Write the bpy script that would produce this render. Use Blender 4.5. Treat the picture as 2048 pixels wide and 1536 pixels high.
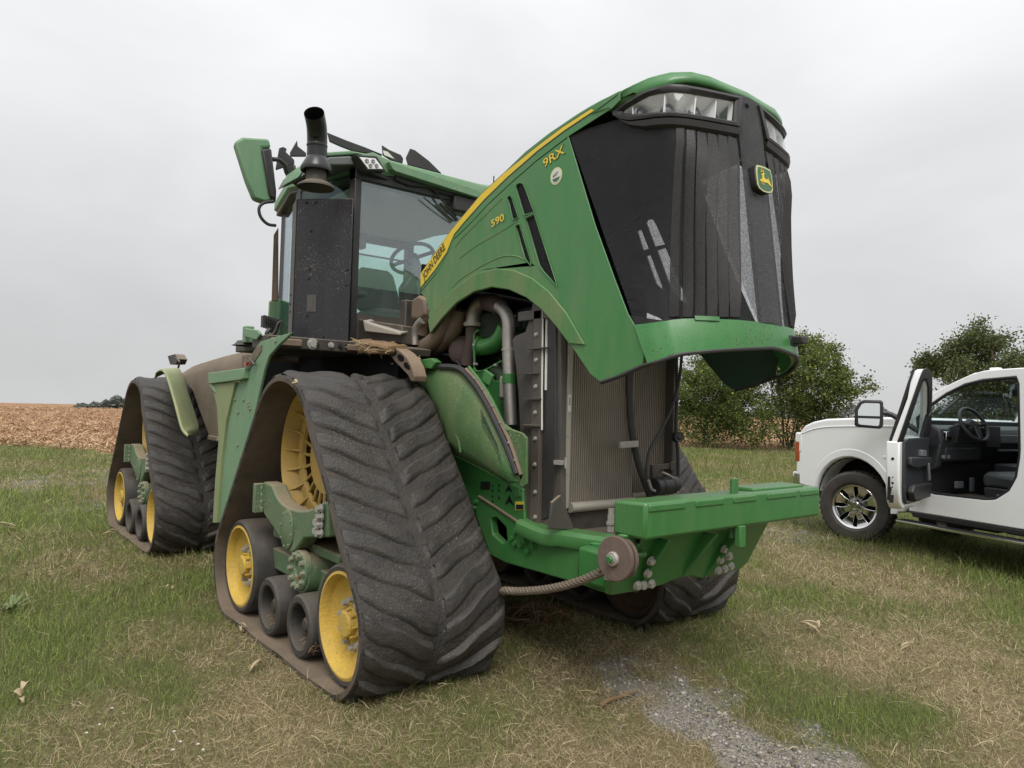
import bpy, bmesh, math, random
import numpy as np
from mathutils import Vector, Matrix
from mathutils.geometry import tessellate_polygon

# ---------------------------------------------------------------- camera, sky, sun, exposure
scene = bpy.context.scene
for o in list(bpy.data.objects):
    bpy.data.objects.remove(o, do_unlink=True)
COL = scene.collection
rad = math.radians

cam_data = bpy.data.cameras.new('camera')
cam = bpy.data.objects.new('camera', cam_data)
COL.objects.link(cam)
cam_data.sensor_width = 36.0
cam_data.lens = 25.536
cam_data.clip_start = 0.05
cam_data.clip_end = 3000.0
cr = Vector((0.77874947, -0.62660638, 0.03022775))
cd = Vector((0.04007952, 0.00160943, -0.9991952))
cf = Vector((0.62605343, 0.77933424, 0.02636743))
cm = Matrix(((cr.x, -cd.x, -cf.x), (cr.y, -cd.y, -cf.y), (cr.z, -cd.z, -cf.z)))
cam.matrix_world = Matrix.Translation((-3.35, 0.0, 1.6)) @ cm.to_4x4()
scene.camera = cam

SUN_EL, SUN_AZ = 52.0, 215.0          # degrees; azimuth measured from +Y towards +X (behind and left of the camera)
world = bpy.data.worlds.new('World')
scene.world = world
world.use_nodes = True
wn, wl = world.node_tree.nodes, world.node_tree.links
wn.clear()
wout = wn.new('ShaderNodeOutputWorld')
bg_sky = wn.new('ShaderNodeBackground'); bg_sky.inputs['Strength'].default_value = 0.05
nishita = wn.new('ShaderNodeTexSky'); nishita.sky_type = 'NISHITA'
nishita.sun_disc = False
nishita.sun_elevation = rad(SUN_EL); nishita.sun_rotation = rad(SUN_AZ)
nishita.dust_density = 4.0
wl.new(nishita.outputs['Color'], bg_sky.inputs['Color'])
# overcast cloud deck: grey, brighter towards the zenith, softly mottled
tc = wn.new('ShaderNodeTexCoord')
sep = wn.new('ShaderNodeSeparateXYZ'); wl.new(tc.outputs['Generated'], sep.inputs[0])
ramp = wn.new('ShaderNodeMapRange'); ramp.inputs['From Min'].default_value = 0.0; ramp.inputs['From Max'].default_value = 1.0
ramp.inputs['To Min'].default_value = 0.435; ramp.inputs['To Max'].default_value = 1.14
sq = wn.new('ShaderNodeMath'); sq.operation = 'POWER'; sq.inputs[1].default_value = 1.6
wl.new(sep.outputs['Z'], sq.inputs[0]); wl.new(sq.outputs[0], ramp.inputs['Value'])
mp = wn.new('ShaderNodeMapping'); mp.inputs['Scale'].default_value = (1.5, 1.5, 3.2)
wl.new(tc.outputs['Generated'], mp.inputs['Vector'])
nz = wn.new('ShaderNodeTexNoise'); nz.inputs['Scale'].default_value = 1.5; nz.inputs['Detail'].default_value = 5.0
nz.inputs['Roughness'].default_value = 0.5; nz.inputs['Distortion'].default_value = 0.35
wl.new(mp.outputs['Vector'], nz.inputs['Vector'])
nr = wn.new('ShaderNodeMapRange'); nr.inputs['From Min'].default_value = 0.32; nr.inputs['From Max'].default_value = 0.68
nr.inputs['To Min'].default_value = 0.90; nr.inputs['To Max'].default_value = 1.09
wl.new(nz.outputs['Fac'], nr.inputs['Value'])
mul = wn.new('ShaderNodeMath'); mul.operation = 'MULTIPLY'
wl.new(ramp.outputs['Result'], mul.inputs[0]); wl.new(nr.outputs['Result'], mul.inputs[1])
bg_cloud = wn.new('ShaderNodeBackground'); bg_cloud.inputs['Color'].default_value = (0.985, 0.99, 1.0, 1)
wl.new(mul.outputs[0], bg_cloud.inputs['Strength'])
mixw = wn.new('ShaderNodeMixShader'); mixw.inputs['Fac'].default_value = 0.94
wl.new(bg_sky.outputs[0], mixw.inputs[1]); wl.new(bg_cloud.outputs[0], mixw.inputs[2])
wl.new(mixw.outputs[0], wout.inputs['Surface'])

sun_data = bpy.data.lights.new('sun', 'SUN')
sun_data.energy = 1.5
sun_data.angle = rad(28)
sun_data.color = (1.0, 0.97, 0.92)
sun = bpy.data.objects.new('sun', sun_data)
COL.objects.link(sun)
sd = Vector((math.sin(rad(SUN_AZ)) * math.cos(rad(SUN_EL)), math.cos(rad(SUN_AZ)) * math.cos(rad(SUN_EL)), math.sin(rad(SUN_EL))))
sun.rotation_euler = sd.to_track_quat('Z', 'Y').to_euler()
sun.location = (0, 0, 30)

scene.view_settings.view_transform = 'Standard'
scene.view_settings.look = 'None'
scene.view_settings.exposure = 0.66
scene.view_settings.gamma = 1.0
scene.view_settings.use_curve_mapping = False
scene.render.engine = 'CYCLES'
scene.cycles.max_bounces = 6
scene.cycles.diffuse_bounces = 3
scene.cycles.glossy_bounces = 3
scene.cycles.transmission_bounces = 6
scene.cycles.transparent_max_bounces = 12

rng = random.Random(7)
nrg = np.random.default_rng(11)

# ---------------------------------------------------------------- materials
def M(name, col, rough=0.5, metal=0.0, var=0.12, nscale=6.0, dust=0.0, top=0.0, dustcol=(0.27, 0.225, 0.15),
      dscale=3.0, stretch=(1, 1, 1), bump=0.0, bscale=40.0, specks=0.0, speckcol=(0.4, 0.36, 0.28), spscale=120.0,
      spec=0.5, coat=0.0, alpha=1.0, grad=None):
    m = bpy.data.materials.new(name); m.use_nodes = True
    N, L = m.node_tree.nodes, m.node_tree.links
    b = N['Principled BSDF']
    b.inputs['Metallic'].default_value = metal
    b.inputs['Specular IOR Level'].default_value = spec
    if coat: b.inputs['Coat Weight'].default_value = coat; b.inputs['Coat Roughness'].default_value = 0.15
    t = N.new('ShaderNodeTexCoord')
    n1 = N.new('ShaderNodeTexNoise'); n1.inputs['Scale'].default_value = nscale; n1.inputs['Detail'].default_value = 4
    L.new(t.outputs['Object'], n1.inputs['Vector'])
    mx = N.new('ShaderNodeMix'); mx.data_type = 'RGBA'
    mx.inputs[6].default_value = tuple(c * (1 - var) for c in col) + (1,)
    mx.inputs[7].default_value = tuple(min(1, c * (1 + var)) for c in col) + (1,)
    L.new(n1.outputs['Fac'], mx.inputs[0])
    cur = mx.outputs[2]
    rsock = None
    if dust > 0 or top > 0:
        mpp = N.new('ShaderNodeMapping'); mpp.inputs['Scale'].default_value = stretch
        L.new(t.outputs['Object'], mpp.inputs['Vector'])
        n2 = N.new('ShaderNodeTexNoise'); n2.inputs['Scale'].default_value = dscale; n2.inputs['Detail'].default_value = 8
        n2.inputs['Roughness'].default_value = 0.68
        L.new(mpp.outputs['Vector'], n2.inputs['Vector'])
        r = N.new('ShaderNodeMapRange'); r.inputs['From Min'].default_value = 0.36; r.inputs['From Max'].default_value = 0.72
        r.inputs['To Min'].default_value = dust * 0.15; r.inputs['To Max'].default_value = dust
        L.new(n2.outputs['Fac'], r.inputs['Value'])
        fac = r.outputs['Result']
        if grad:                                   # soiling that thins out along one direction of the panel
            dt = N.new('ShaderNodeVectorMath'); dt.operation = 'DOT_PRODUCT'; dt.inputs[1].default_value = grad[0]
            L.new(t.outputs['Object'], dt.inputs[0])
            gm = N.new('ShaderNodeMapRange'); gm.inputs['From Min'].default_value = grad[1]; gm.inputs['From Max'].default_value = grad[2]
            gm.inputs['To Min'].default_value = 0.3; gm.inputs['To Max'].default_value = 1.25
            L.new(dt.outputs['Value'], gm.inputs['Value'])
            gmm = N.new('ShaderNodeMath'); gmm.operation = 'MULTIPLY'; gmm.use_clamp = True
            L.new(fac, gmm.inputs[0]); L.new(gm.outputs[0], gmm.inputs[1]); fac = gmm.outputs[0]
        if top > 0:                                # dust that has settled on faces that look up
            g = N.new('ShaderNodeNewGeometry'); s = N.new('ShaderNodeSeparateXYZ')
            L.new(g.outputs['Normal'], s.inputs[0])
            r2 = N.new('ShaderNodeMapRange'); r2.inputs['From Min'].default_value = 0.25; r2.inputs['From Max'].default_value = 0.95
            r2.inputs['To Max'].default_value = top
            L.new(s.outputs['Z'], r2.inputs['Value'])
            ad = N.new('ShaderNodeMath'); ad.operation = 'ADD'; ad.use_clamp = True
            L.new(fac, ad.inputs[0]); L.new(r2.outputs['Result'], ad.inputs[1])
            fac = ad.outputs[0]
        m2 = N.new('ShaderNodeMix'); m2.data_type = 'RGBA'; m2.inputs[7].default_value = dustcol + (1,)
        L.new(fac, m2.inputs[0]); L.new(cur, m2.inputs[6]); cur = m2.outputs[2]
        rr = N.new('ShaderNodeMapRange'); rr.inputs['To Min'].default_value = rough; rr.inputs['To Max'].default_value = max(rough, 0.85)
        L.new(fac, rr.inputs['Value']); rsock = rr.outputs['Result']
    if specks > 0:
        n3 = N.new('ShaderNodeTexNoise'); n3.inputs['Scale'].default_value = spscale; n3.inputs['Detail'].default_value = 2
        L.new(t.outputs['Object'], n3.inputs['Vector'])
        n4 = N.new('ShaderNodeTexNoise'); n4.inputs['Scale'].default_value = 2.2; n4.inputs['Detail'].default_value = 3
        L.new(t.outputs['Object'], n4.inputs['Vector'])
        ad2 = N.new('ShaderNodeMath'); ad2.operation = 'MULTIPLY_ADD'; ad2.inputs[1].default_value = 0.35
        L.new(n4.outputs['Fac'], ad2.inputs[0]); L.new(n3.outputs['Fac'], ad2.inputs[2])
        r3 = N.new('ShaderNodeMapRange'); r3.inputs['From Min'].default_value = 0.86 - 0.1 * specks; r3.inputs['From Max'].default_value = 0.93 - 0.1 * specks
        L.new(ad2.outputs[0], r3.inputs['Value'])
        m3 = N.new('ShaderNodeMix'); m3.data_type = 'RGBA'; m3.inputs[7].default_value = speckcol + (1,)
        L.new(r3.outputs['Result'], m3.inputs[0]); L.new(cur, m3.inputs[6]); cur = m3.outputs[2]
    L.new(cur, b.inputs['Base Color'])
    if rsock: L.new(rsock, b.inputs['Roughness'])
    else: b.inputs['Roughness'].default_value = rough
    if bump > 0:
        n5 = N.new('ShaderNodeTexNoise'); n5.inputs['Scale'].default_value = bscale; n5.inputs['Detail'].default_value = 5
        n5.inputs['Roughness'].default_value = 0.62
        L.new(t.outputs['Object'], n5.inputs['Vector'])
        bp = N.new('ShaderNodeBump'); bp.inputs['Strength'].default_value = min(1.0, bump); bp.inputs['Distance'].default_value = 0.012
        L.new(n5.outputs['Fac'], bp.inputs['Height']); L.new(bp.outputs['Normal'], b.inputs['Normal'])
    if alpha < 1: b.inputs['Alpha'].default_value = alpha
    return m

def glass(name, tint, rough, clear, gloss=0.12):
    """window pane: tinted see-through plus a surface reflection"""
    m = bpy.data.materials.new(name); m.use_nodes = True
    N, L = m.node_tree.nodes, m.node_tree.links
    N.clear()
    out = N.new('ShaderNodeOutputMaterial'); tr = N.new('ShaderNodeBsdfTransparent'); tr.inputs[0].default_value = tint + (1,)
    gl = N.new('ShaderNodeBsdfGlossy'); gl.inputs['Roughness'].default_value = rough; gl.inputs['Color'].default_value = (0.9, 0.95, 1, 1)
    fr = N.new('ShaderNodeLayerWeight'); fr.inputs['Blend'].default_value = 0.5
    pw = N.new('ShaderNodeMath'); pw.operation = 'POWER'; pw.inputs[1].default_value = 5.0; L.new(fr.outputs['Facing'], pw.inputs[0])
    ad = N.new('ShaderNodeMath'); ad.operation = 'MULTIPLY_ADD'; ad.inputs[1].default_value = 0.9 - gloss; ad.inputs[2].default_value = gloss; ad.use_clamp = True
    L.new(pw.outputs[0], ad.inputs[0])
    mx = N.new('ShaderNodeMixShader'); L.new(ad.outputs[0], mx.inputs[0]); L.new(tr.outputs[0], mx.inputs[1]); L.new(gl.outputs[0], mx.inputs[2])
    df = N.new('ShaderNodeBsdfDiffuse'); df.inputs[0].default_value = (0.25, 0.25, 0.23, 1)
    t = N.new('ShaderNodeTexCoord'); n = N.new('ShaderNodeTexNoise'); n.inputs['Scale'].default_value = 5; n.inputs['Detail'].default_value = 7
    L.new(t.outputs['Object'], n.inputs['Vector'])
    r = N.new('ShaderNodeMapRange'); r.inputs['From Min'].default_value = 0.35; r.inputs['From Max'].default_value = 0.75
    r.inputs['To Min'].default_value = (1 - clear) * 0.4; r.inputs['To Max'].default_value = 1 - clear
    L.new(n.outputs['Fac'], r.inputs['Value'])
    mx2 = N.new('ShaderNodeMixShader'); L.new(r.outputs[0], mx2.inputs[0]); L.new(mx.outputs[0], mx2.inputs[1]); L.new(df.outputs[0], mx2.inputs[2])
    L.new(mx2.outputs[0], out.inputs[0])
    return m

def mesh_screen(name, col, cover, pitch=260.0):
    """finely perforated sheet: open holes between thin dark webs"""
    m = bpy.data.materials.new(name); m.use_nodes = True
    N, L = m.node_tree.nodes, m.node_tree.links
    N.clear()
    out = N.new('ShaderNodeOutputMaterial'); tr = N.new('ShaderNodeBsdfTransparent')
    b = N.new('ShaderNodeBsdfPrincipled'); b.inputs['Base Color'].default_value = col + (1,); b.inputs['Roughness'].default_value = 0.55
    t = N.new('ShaderNodeTexCoord'); n = N.new('ShaderNodeTexNoise'); n.inputs['Scale'].default_value = 9; n.inputs['Detail'].default_value = 6
    L.new(t.outputs['Object'], n.inputs['Vector'])
    mc = N.new('ShaderNodeMix'); mc.data_type = 'RGBA'; mc.inputs[6].default_value = col + (1,)
    mc.inputs[7].default_value = tuple(c * 1.5 + 0.012 for c in col) + (1,)
    L.new(n.outputs['Fac'], mc.inputs[0]); L.new(mc.outputs[2], b.inputs['Base Color'])
    v = N.new('ShaderNodeTexVoronoi'); v.inputs['Scale'].default_value = pitch
    L.new(t.outputs['Object'], v.inputs['Vector'])
    r = N.new('ShaderNodeMapRange'); r.inputs['From Min'].default_value = 0.30; r.inputs['From Max'].default_value = 0.50
    r.inputs['To Min'].default_value = max(0, cover - 0.3); r.inputs['To Max'].default_value = min(1, cover + 0.3)
    L.new(v.outputs['Distance'], r.inputs['Value'])
    mx = N.new('ShaderNodeMixShader'); L.new(r.outputs[0], mx.inputs[0]); L.new(tr.outputs[0], mx.inputs[1]); L.new(b.outputs[0], mx.inputs[2])
    L.new(mx.outputs[0], out.inputs[0])
    return m

GREEN = (0.028, 0.180, 0.040)
mt = dict(
    hood=M('hood_green_paint', GREEN, 0.38, var=0.08, dust=0.34, dscale=1.6, stretch=(1, 1, 0.55), specks=0.10, speckcol=(0.03, 0.05, 0.02), spscale=95, dustcol=(0.20, 0.235, 0.15), coat=0.25, spec=0.45),
    hood_flank=M('hood_flank_paint', GREEN, 0.36, var=0.08, dust=0.66, dscale=3.4, stretch=(2.4, 2.4, .7), specks=0.2, speckcol=(0.035, 0.05, 0.02), spscale=110, dustcol=(0.215, 0.225, 0.125), coat=0.25, spec=0.45, grad=((0, .75, -.60), .6, 1.9)),
    liner=M('shaded_hood_green', (0.016, 0.046, 0.026), 0.7),  # hood green darkened to look like its shaded inner side
    hood_dirty=M('hood_green_dusty', GREEN, 0.5, var=0.1, dust=0.75, dscale=2.3, stretch=(3, 3, 0.7), specks=0.22, speckcol=(0.05, 0.055, 0.025), spscale=110, dustcol=(0.23, 0.22, 0.12)),
    green=M('green_paint', (0.022, 0.150, 0.030), 0.34, var=0.14, dust=0.22, dscale=5, stretch=(1.5, 1, 0.35), top=0.12, dustcol=(0.20, 0.23, 0.12), coat=0.2, specks=.08, speckcol=(.2, .2, .12), spscale=140),
    green_dusty=M('dusty_green_paint', (0.026, 0.115, 0.030), 0.5, dust=0.42, dscale=3, top=0.22, stretch=(1, 1, 0.5), dustcol=(0.24, 0.22, 0.11), specks=0.1, spscale=160),
    green_grey=M('weathered_green_steel', (0.055, 0.135, 0.062), 0.55, dust=0.4, dscale=5, top=0.75, dustcol=(0.25, 0.20, 0.13), specks=0.15, bump=0.15),
    green_pale=M('pale_dusted_green', (0.105, 0.235, 0.130), 0.5, dust=0.4, dscale=4, stretch=(3, 3, 0.5), dustcol=(0.28, 0.30, 0.18), specks=0.05),
    fender_pale=M('faded_fender_green', (0.14, 0.21, 0.09), 0.6, dust=0.7, dscale=2.2, top=0.5, dustcol=(0.30, 0.30, 0.16), bump=0.1),
    yellow=M('yellow_wheel_paint', (0.56, 0.37, 0.045), 0.55, dust=0.6, dscale=7, dustcol=(0.38, 0.27, 0.10), specks=0.34, speckcol=(0.28, 0.19, 0.06), spscale=85, bump=0.55, bscale=70),
    mud_wheel=M('mud_caked_wheel', (0.085, 0.050, 0.026), 0.85, dust=0.5, dscale=6, dustcol=(0.13, 0.085, 0.05), bump=0.4),
    yellow_dull=M('dusty_yellow_paint', (0.42, 0.27, 0.05), 0.6, dust=0.7, dscale=5, dustcol=(0.30, 0.22, 0.11)),
    decal=M('yellow_decal', (0.72, 0.52, 0.02), 0.35, var=0.04, dust=0.2, dscale=8, dustcol=(0.45, 0.38, 0.16)),
    decal_dark=M('dark_decal_edge', (0.03, 0.035, 0.03), 0.4),
    rubber=M('track_rubber', (0.027, 0.027, 0.028), 0.62, dust=0.58, dscale=7, top=0.03, dustcol=(0.080, 0.061, 0.043), bump=1.0, bscale=44, specks=0.24, speckcol=(0.22, 0.19, 0.14), spscale=150, spec=0.35),
    rubber_lug=M('worn_lug_rubber', (0.030, 0.0290, 0.0285), 0.5, var=.3, nscale=14, dust=0.34, dscale=7, stretch=(.6, 1, 1), dustcol=(0.105, 0.084, 0.062), bump=.6, bscale=70, specks=0.14, speckcol=(0.22, 0.19, 0.14), spscale=170, spec=0.45),
    rubber_in=M('dusty_inner_rubber', (0.060, 0.047, 0.037), 0.8, dust=0.6, dscale=5, top=0.35, dustcol=(0.17, 0.125, 0.085), bump=0.3, bscale=30),
    tyre=M('solid_rubber_tyre', (0.030, 0.029, 0.029), 0.6, dust=0.3, dscale=9, top=0.3, dustcol=(0.15, 0.12, 0.09), bump=0.3),
    black=M('black_plastic', (0.016, 0.016, 0.018), 0.45, dust=0.12, dscale=6, dustcol=(0.14, 0.12, 0.09)),
    black_dusty=M('dusty_black_metal', (0.022, 0.021, 0.021), 0.55, dust=0.35, dscale=4, top=0.5, dustcol=(0.20, 0.16, 0.11), bump=0.1),
    void=M('shade_black', (0.010, 0.010, 0.011), 0.9, spec=0.08),  # near-black base colour that stands in for shade in hollows and gaps
    stack=M('satin_black_pipe', (0.016, 0.016, 0.018), 0.33, var=0.2),
    muffler=M('black_heat_shield', (0.0125, 0.0128, 0.0175), 0.34, dust=0.07, dscale=3, stretch=(4, 4, 0.5), dustcol=(0.20, 0.17, 0.13), specks=0.22, speckcol=(0.30, 0.27, 0.22), spscale=130),
    muffler_side=M('lightened_black_steel', (0.055, 0.052, 0.048), 0.5, dust=0.4, dscale=5, stretch=(4, 4, 0.5), dustcol=(0.15, 0.13, 0.11)),  # paler black: the light on the shield's side face put into the colour
    shroud=M('grey_black_shroud', (0.040, 0.040, 0.043), 0.42, dust=0.3, dscale=2.5, stretch=(1, 1, 0.6), top=0.7, dustcol=(0.25, 0.19, 0.12)),
    steel=M('bare_aluminium_pipe', (0.42, 0.40, 0.37), 0.42, metal=0.85, dust=0.4, dscale=6, dustcol=(0.25, 0.21, 0.17), bump=0.12),
    iron=M('rusty_cast_iron', (0.055, 0.038, 0.033), 0.75, dust=0.5, dscale=8, dustcol=(0.12, 0.08, 0.06), bump=0.3),
    brown_pipe=M('dusty_brown_pipe', (0.085, 0.062, 0.046), 0.6, dust=0.6, dscale=4, top=0.5, dustcol=(0.26, 0.19, 0.13)),
    engine=M('engine_green_dark', (0.018, 0.055, 0.022), 0.5, dust=0.5, dscale=5, dustcol=(0.06, 0.055, 0.04)),
    bolt=M('zinc_bolt', (0.42, 0.41, 0.38), 0.42, metal=0.35, dust=0.3, dscale=12, dustcol=(0.24, 0.21, 0.15)),
    bolt_green=M('painted_bolt', (0.19, 0.22, 0.15), 0.5, dust=0.5, dscale=12, dustcol=(0.28, 0.25, 0.17)),
    fins=M('dusty_radiator_fins', (0.205, 0.18, 0.148), 0.7, var=0.2, dust=0.5, dscale=9, dustcol=(0.27, 0.225, 0.17)),
    core=M('radiator_core_dark', (0.018, 0.015, 0.012), 0.9, spec=.1),
    alu=M('aluminium_tank', (0.42, 0.39, 0.34), 0.5, metal=0.35, dust=0.5, dscale=6, dustcol=(0.33, 0.28, 0.21)),
    hose=M('black_rubber_hose', (0.020, 0.020, 0.021), 0.5, dust=0.2, dscale=5, dustcol=(0.12, 0.11, 0.09)),
    debris=M('dry_crop_debris', (0.20, 0.125, 0.065), 0.9, var=0.4, nscale=30, bump=1.0, bscale=40),
    straw=M('dry_straw', (0.50, 0.40, 0.22), 0.8, var=0.25, nscale=8),
    husk=M('pale_corn_husk', (0.40, 0.315, 0.19), 0.75, var=0.2, nscale=20),
    tank=M('dust_caked_tank', (0.115, 0.092, 0.070), 0.9, dust=0.7, dscale=3, top=0.35, dustcol=(0.21, 0.165, 0.115), bump=0.5, bscale=60),
    rust=M('rusted_washer', (0.105, 0.072, 0.056), 0.75, dust=0.5, dscale=14, dustcol=(0.17, 0.13, 0.105), bump=0.3),
    rope=M('grey_brown_wire_rope', (0.15, 0.118, 0.085), 0.7, var=0.35, nscale=40, bump=0.4, bscale=90),
    zinc=M('worn_zinc', (0.38, 0.36, 0.33), 0.55, metal=0.4, dust=0.4, dscale=14, dustcol=(0.25, 0.21, 0.17), bump=0.2),
    lamp_refl=M('lamp_reflector', (0.80, 0.80, 0.79), 0.22, metal=0.0, var=0.10, nscale=18, spec=0.9),
    lamp_lens=glass('clear_lamp_lens', (0.95, 0.96, 0.96), 0.03, 0.93, 0.03),
    lamp_bulb=M('lamp_projector', (0.24, 0.24, 0.25), 0.15, metal=0.8),
    cabglass=glass('tinted_cab_glass', (0.90, 0.96, 0.95), 0.02, 0.88, 0.13),
    rearglass=glass('green_rear_glass', (0.84, 0.98, 0.955), 0.03, 0.93, 0.02),
    carglass=glass('car_glass', (0.84, 0.90, 0.89), 0.0, 0.98, 0.03),
    grille_rib=mesh_screen('black_rib_mesh', (0.014, 0.0135, 0.0135), 0.95),
    grille=mesh_screen('black_grille_mesh', (0.014, 0.014, 0.016), 0.32),
    vent=mesh_screen('black_vent_mesh', (0.012, 0.012, 0.014), 0.08, 200),
    seat=M('cab_seat_cloth', (0.21, 0.24, 0.225), 0.8),
    headliner=M('grey_headliner', (0.50, 0.51, 0.52), 0.9),
    cloth_light=M('cab_grey_plastic', (0.12, 0.13, 0.13), 0.6),
    white=M('white_car_paint', (0.87, 0.88, 0.89), 0.22, var=0.02, coat=0.5),
    chrome=M('chrome', (0.62, 0.62, 0.63), 0.10, metal=1.0, var=0.03),
    trim=M('black_car_trim', (0.018, 0.018, 0.020), 0.5),
    trim_soft=M('dark_interior_vinyl', (0.036, 0.038, 0.043), 0.38),
    trim_grey=M('grey_interior_panel', (0.15, 0.16, 0.175), 0.45),
    seal=M('rubber_door_seal', (0.014, 0.014, 0.015), 0.6),
    amber=M('amber_lens', (0.36, 0.07, 0.02), 0.2),
    mirrorglass=M('mirror_glass', (0.86, 0.90, 0.88), 0.02, metal=1.0, var=0.01),
    label=M('white_sticker', (0.6, 0.6, 0.56), 0.5),
    label_yellow=M('yellow_warning_sticker', (0.62, 0.50, 0.06), 0.5),
    ink=M('black_print', (0.012, 0.012, 0.012), 0.5),
    badge_green=M('badge_green', (0.035, 0.12, 0.05), 0.3),
    badge_cream=M('badge_cream', (0.55, 0.58, 0.30), 0.4),
    red=M('red_plastic', (0.55, 0.05, 0.03), 0.4),
    cup=M('grey_cup', (0.12, 0.125, 0.125), 0.4),
)

# ---------------------------------------------------------------- geometry helpers
def V(p): return Vector(p)

def catmull(pts, n=6):
    if len(pts) < 3: return [V(p) for p in pts]
    P = [V(p) for p in pts]; P = [2 * P[0] - P[1]] + P + [2 * P[-1] - P[-2]]
    out = []
    for i in range(1, len(P) - 2):
        for k in range(n):
            t = k / n; a, b, c, d = P[i - 1], P[i], P[i + 1], P[i + 2]
            out.append(0.5 * ((2 * b) + (c - a) * t + (2 * a - 5 * b + 4 * c - d) * t * t + (3 * b - a - 3 * c + d) * t ** 3))
    out.append(P[-2]); return out

def resample(pts, n):
    P = [V(p) for p in pts]; L = [0.0]
    for a, b in zip(P, P[1:]): L.append(L[-1] + (b - a).length)
    out = []; j = 0
    for k in range(n):
        s = L[-1] * k / (n - 1)
        while j < len(L) - 2 and L[j + 1] < s: j += 1
        d = L[j + 1] - L[j]
        out.append(P[j].lerp(P[j + 1], 0 if d < 1e-9 else min(1, (s - L[j]) / d)))
    return out

class G:
    def __init__(s): s.v = []; s.f = []
    def add(s, v, f):
        o = len(s.v); s.v += [tuple(p) for p in v]; s.f += [tuple(i + o for i in q) for q in f]; return s
    def box(s, lo, hi, rot=None, piv=None):
        x0, y0, z0 = lo; x1, y1, z1 = hi
        v = [V(p) for p in ((x0, y0, z0), (x1, y0, z0), (x1, y1, z0), (x0, y1, z0), (x0, y0, z1), (x1, y0, z1), (x1, y1, z1), (x0, y1, z1))]
        if rot is not None:
            c = V(piv) if piv is not None else sum(v, Vector()) / 8
            v = [c + rot @ (p - c) for p in v]
        return s.add(v, [(0, 3, 2, 1), (4, 5, 6, 7), (0, 1, 5, 4), (1, 2, 6, 5), (2, 3, 7, 6), (3, 0, 4, 7)])
    def prism(s, pts, vec, holes=None):
        vec = V(vec); base = [V(p) for p in pts]
        loops = [base] + [[V(p) for p in h] for h in (holes or [])]
        allp = [p for l in loops for p in l]; n = len(allp)
        if holes:
            tris = tessellate_polygon(loops)
            f = [tuple(t) for t in tris] + [tuple(i + n for i in reversed(t)) for t in tris]
        else:
            f = [tuple(range(n)), tuple(range(2 * n - 1, n - 1, -1))]
        o = 0
        for l in loops:
            m = len(l)
            for i in range(m): f.append((o + i, o + (i + 1) % m, o + (i + 1) % m + n, o + i + n))
            o += m
        return s.add(allp + [p + vec for p in allp], f)
    def tube(s, path, r, n=12, smooth=6, cap=True, closed=False):
        P = catmull(path, smooth) if smooth else [V(p) for p in path]
        R = r if callable(r) else (lambda t: r)
        v = []; f = []; up = None
        for i, p in enumerate(P):
            t = (P[min(i + 1, len(P) - 1)] - P[max(i - 1, 0)]).normalized()
            if up is None:
                up = t.orthogonal().normalized()
            up = (up - t * up.dot(t)).normalized(); sd_ = t.cross(up)
            rr = R(i / max(1, len(P) - 1))
            for k in range(n):
                a = 2 * math.pi * k / n
                v.append(p + (up * math.cos(a) + sd_ * math.sin(a)) * rr)
        for i in range(len(P) - 1):
            for k in range(n):
                f.append((i * n + k, i * n + (k + 1) % n, (i + 1) * n + (k + 1) % n, (i + 1) * n + k))
        if cap: f += [tuple(range(n - 1, -1, -1)), tuple(range((len(P) - 1) * n, len(P) * n))]
        return s.add(v, f)
    def cyl(s, p0, p1, r0, r1=None, n=20, cap=True):
        r1 = r0 if r1 is None else r1
        return s.tube([p0, p1], lambda t: r0 + (r1 - r0) * t, n, 0, cap)
    def lathe(s, prof, o, ax, n=40, closed=False):
        """prof: (radius, along axis)"""
        o = V(o); ax = V(ax).normalized(); u = ax.orthogonal().normalized(); w = ax.cross(u)
        v = []; f = []; m = len(prof)
        for k in range(n):
            a = 2 * math.pi * k / n; d = u * math.cos(a) + w * math.sin(a)
            for r, h in prof: v.append(o + d * r + ax * h)
        mm = m if closed else m - 1
        for k in range(n):
            for i in range(mm):
                j = (i + 1) % m
                f.append((k * m + i, k * m + j, ((k + 1) % n) * m + j, ((k + 1) % n) * m + i))
        return s.add(v, f)
    def grid(s, rows, close=False):
        m = len(rows[0]); v = [p for r in rows for p in r]; f = []
        for i in range(len(rows) - (0 if close else 1)):
            for j in range(m - 1):
                a = i * m + j; b = ((i + 1) % len(rows)) * m + j
                f.append((a, a + 1, b + 1, b))
        return s.add(v, f)
    def ruled(s, a, b, n=24):
        return s.grid([resample(a, n), resample(b, n)])
    def hexbolt(s, p, ax, r, h):
        p = V(p); ax = V(ax).normalized()
        s.cyl(p, p + ax * h * 0.25, r * 1.35, n=14)
        return s.cyl(p + ax * h * 0.25, p + ax * h, r, r * 0.94, n=6)

def finish(me, angle):
    bm = bmesh.new(); bm.from_mesh(me)
    bmesh.ops.recalc_face_normals(bm, faces=bm.faces)
    bm.to_mesh(me); bm.free()
    if angle:
        me.polygons.foreach_set('use_smooth', [True] * len(me.polygons))
        me.set_sharp_from_angle(angle=rad(angle))

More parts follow.
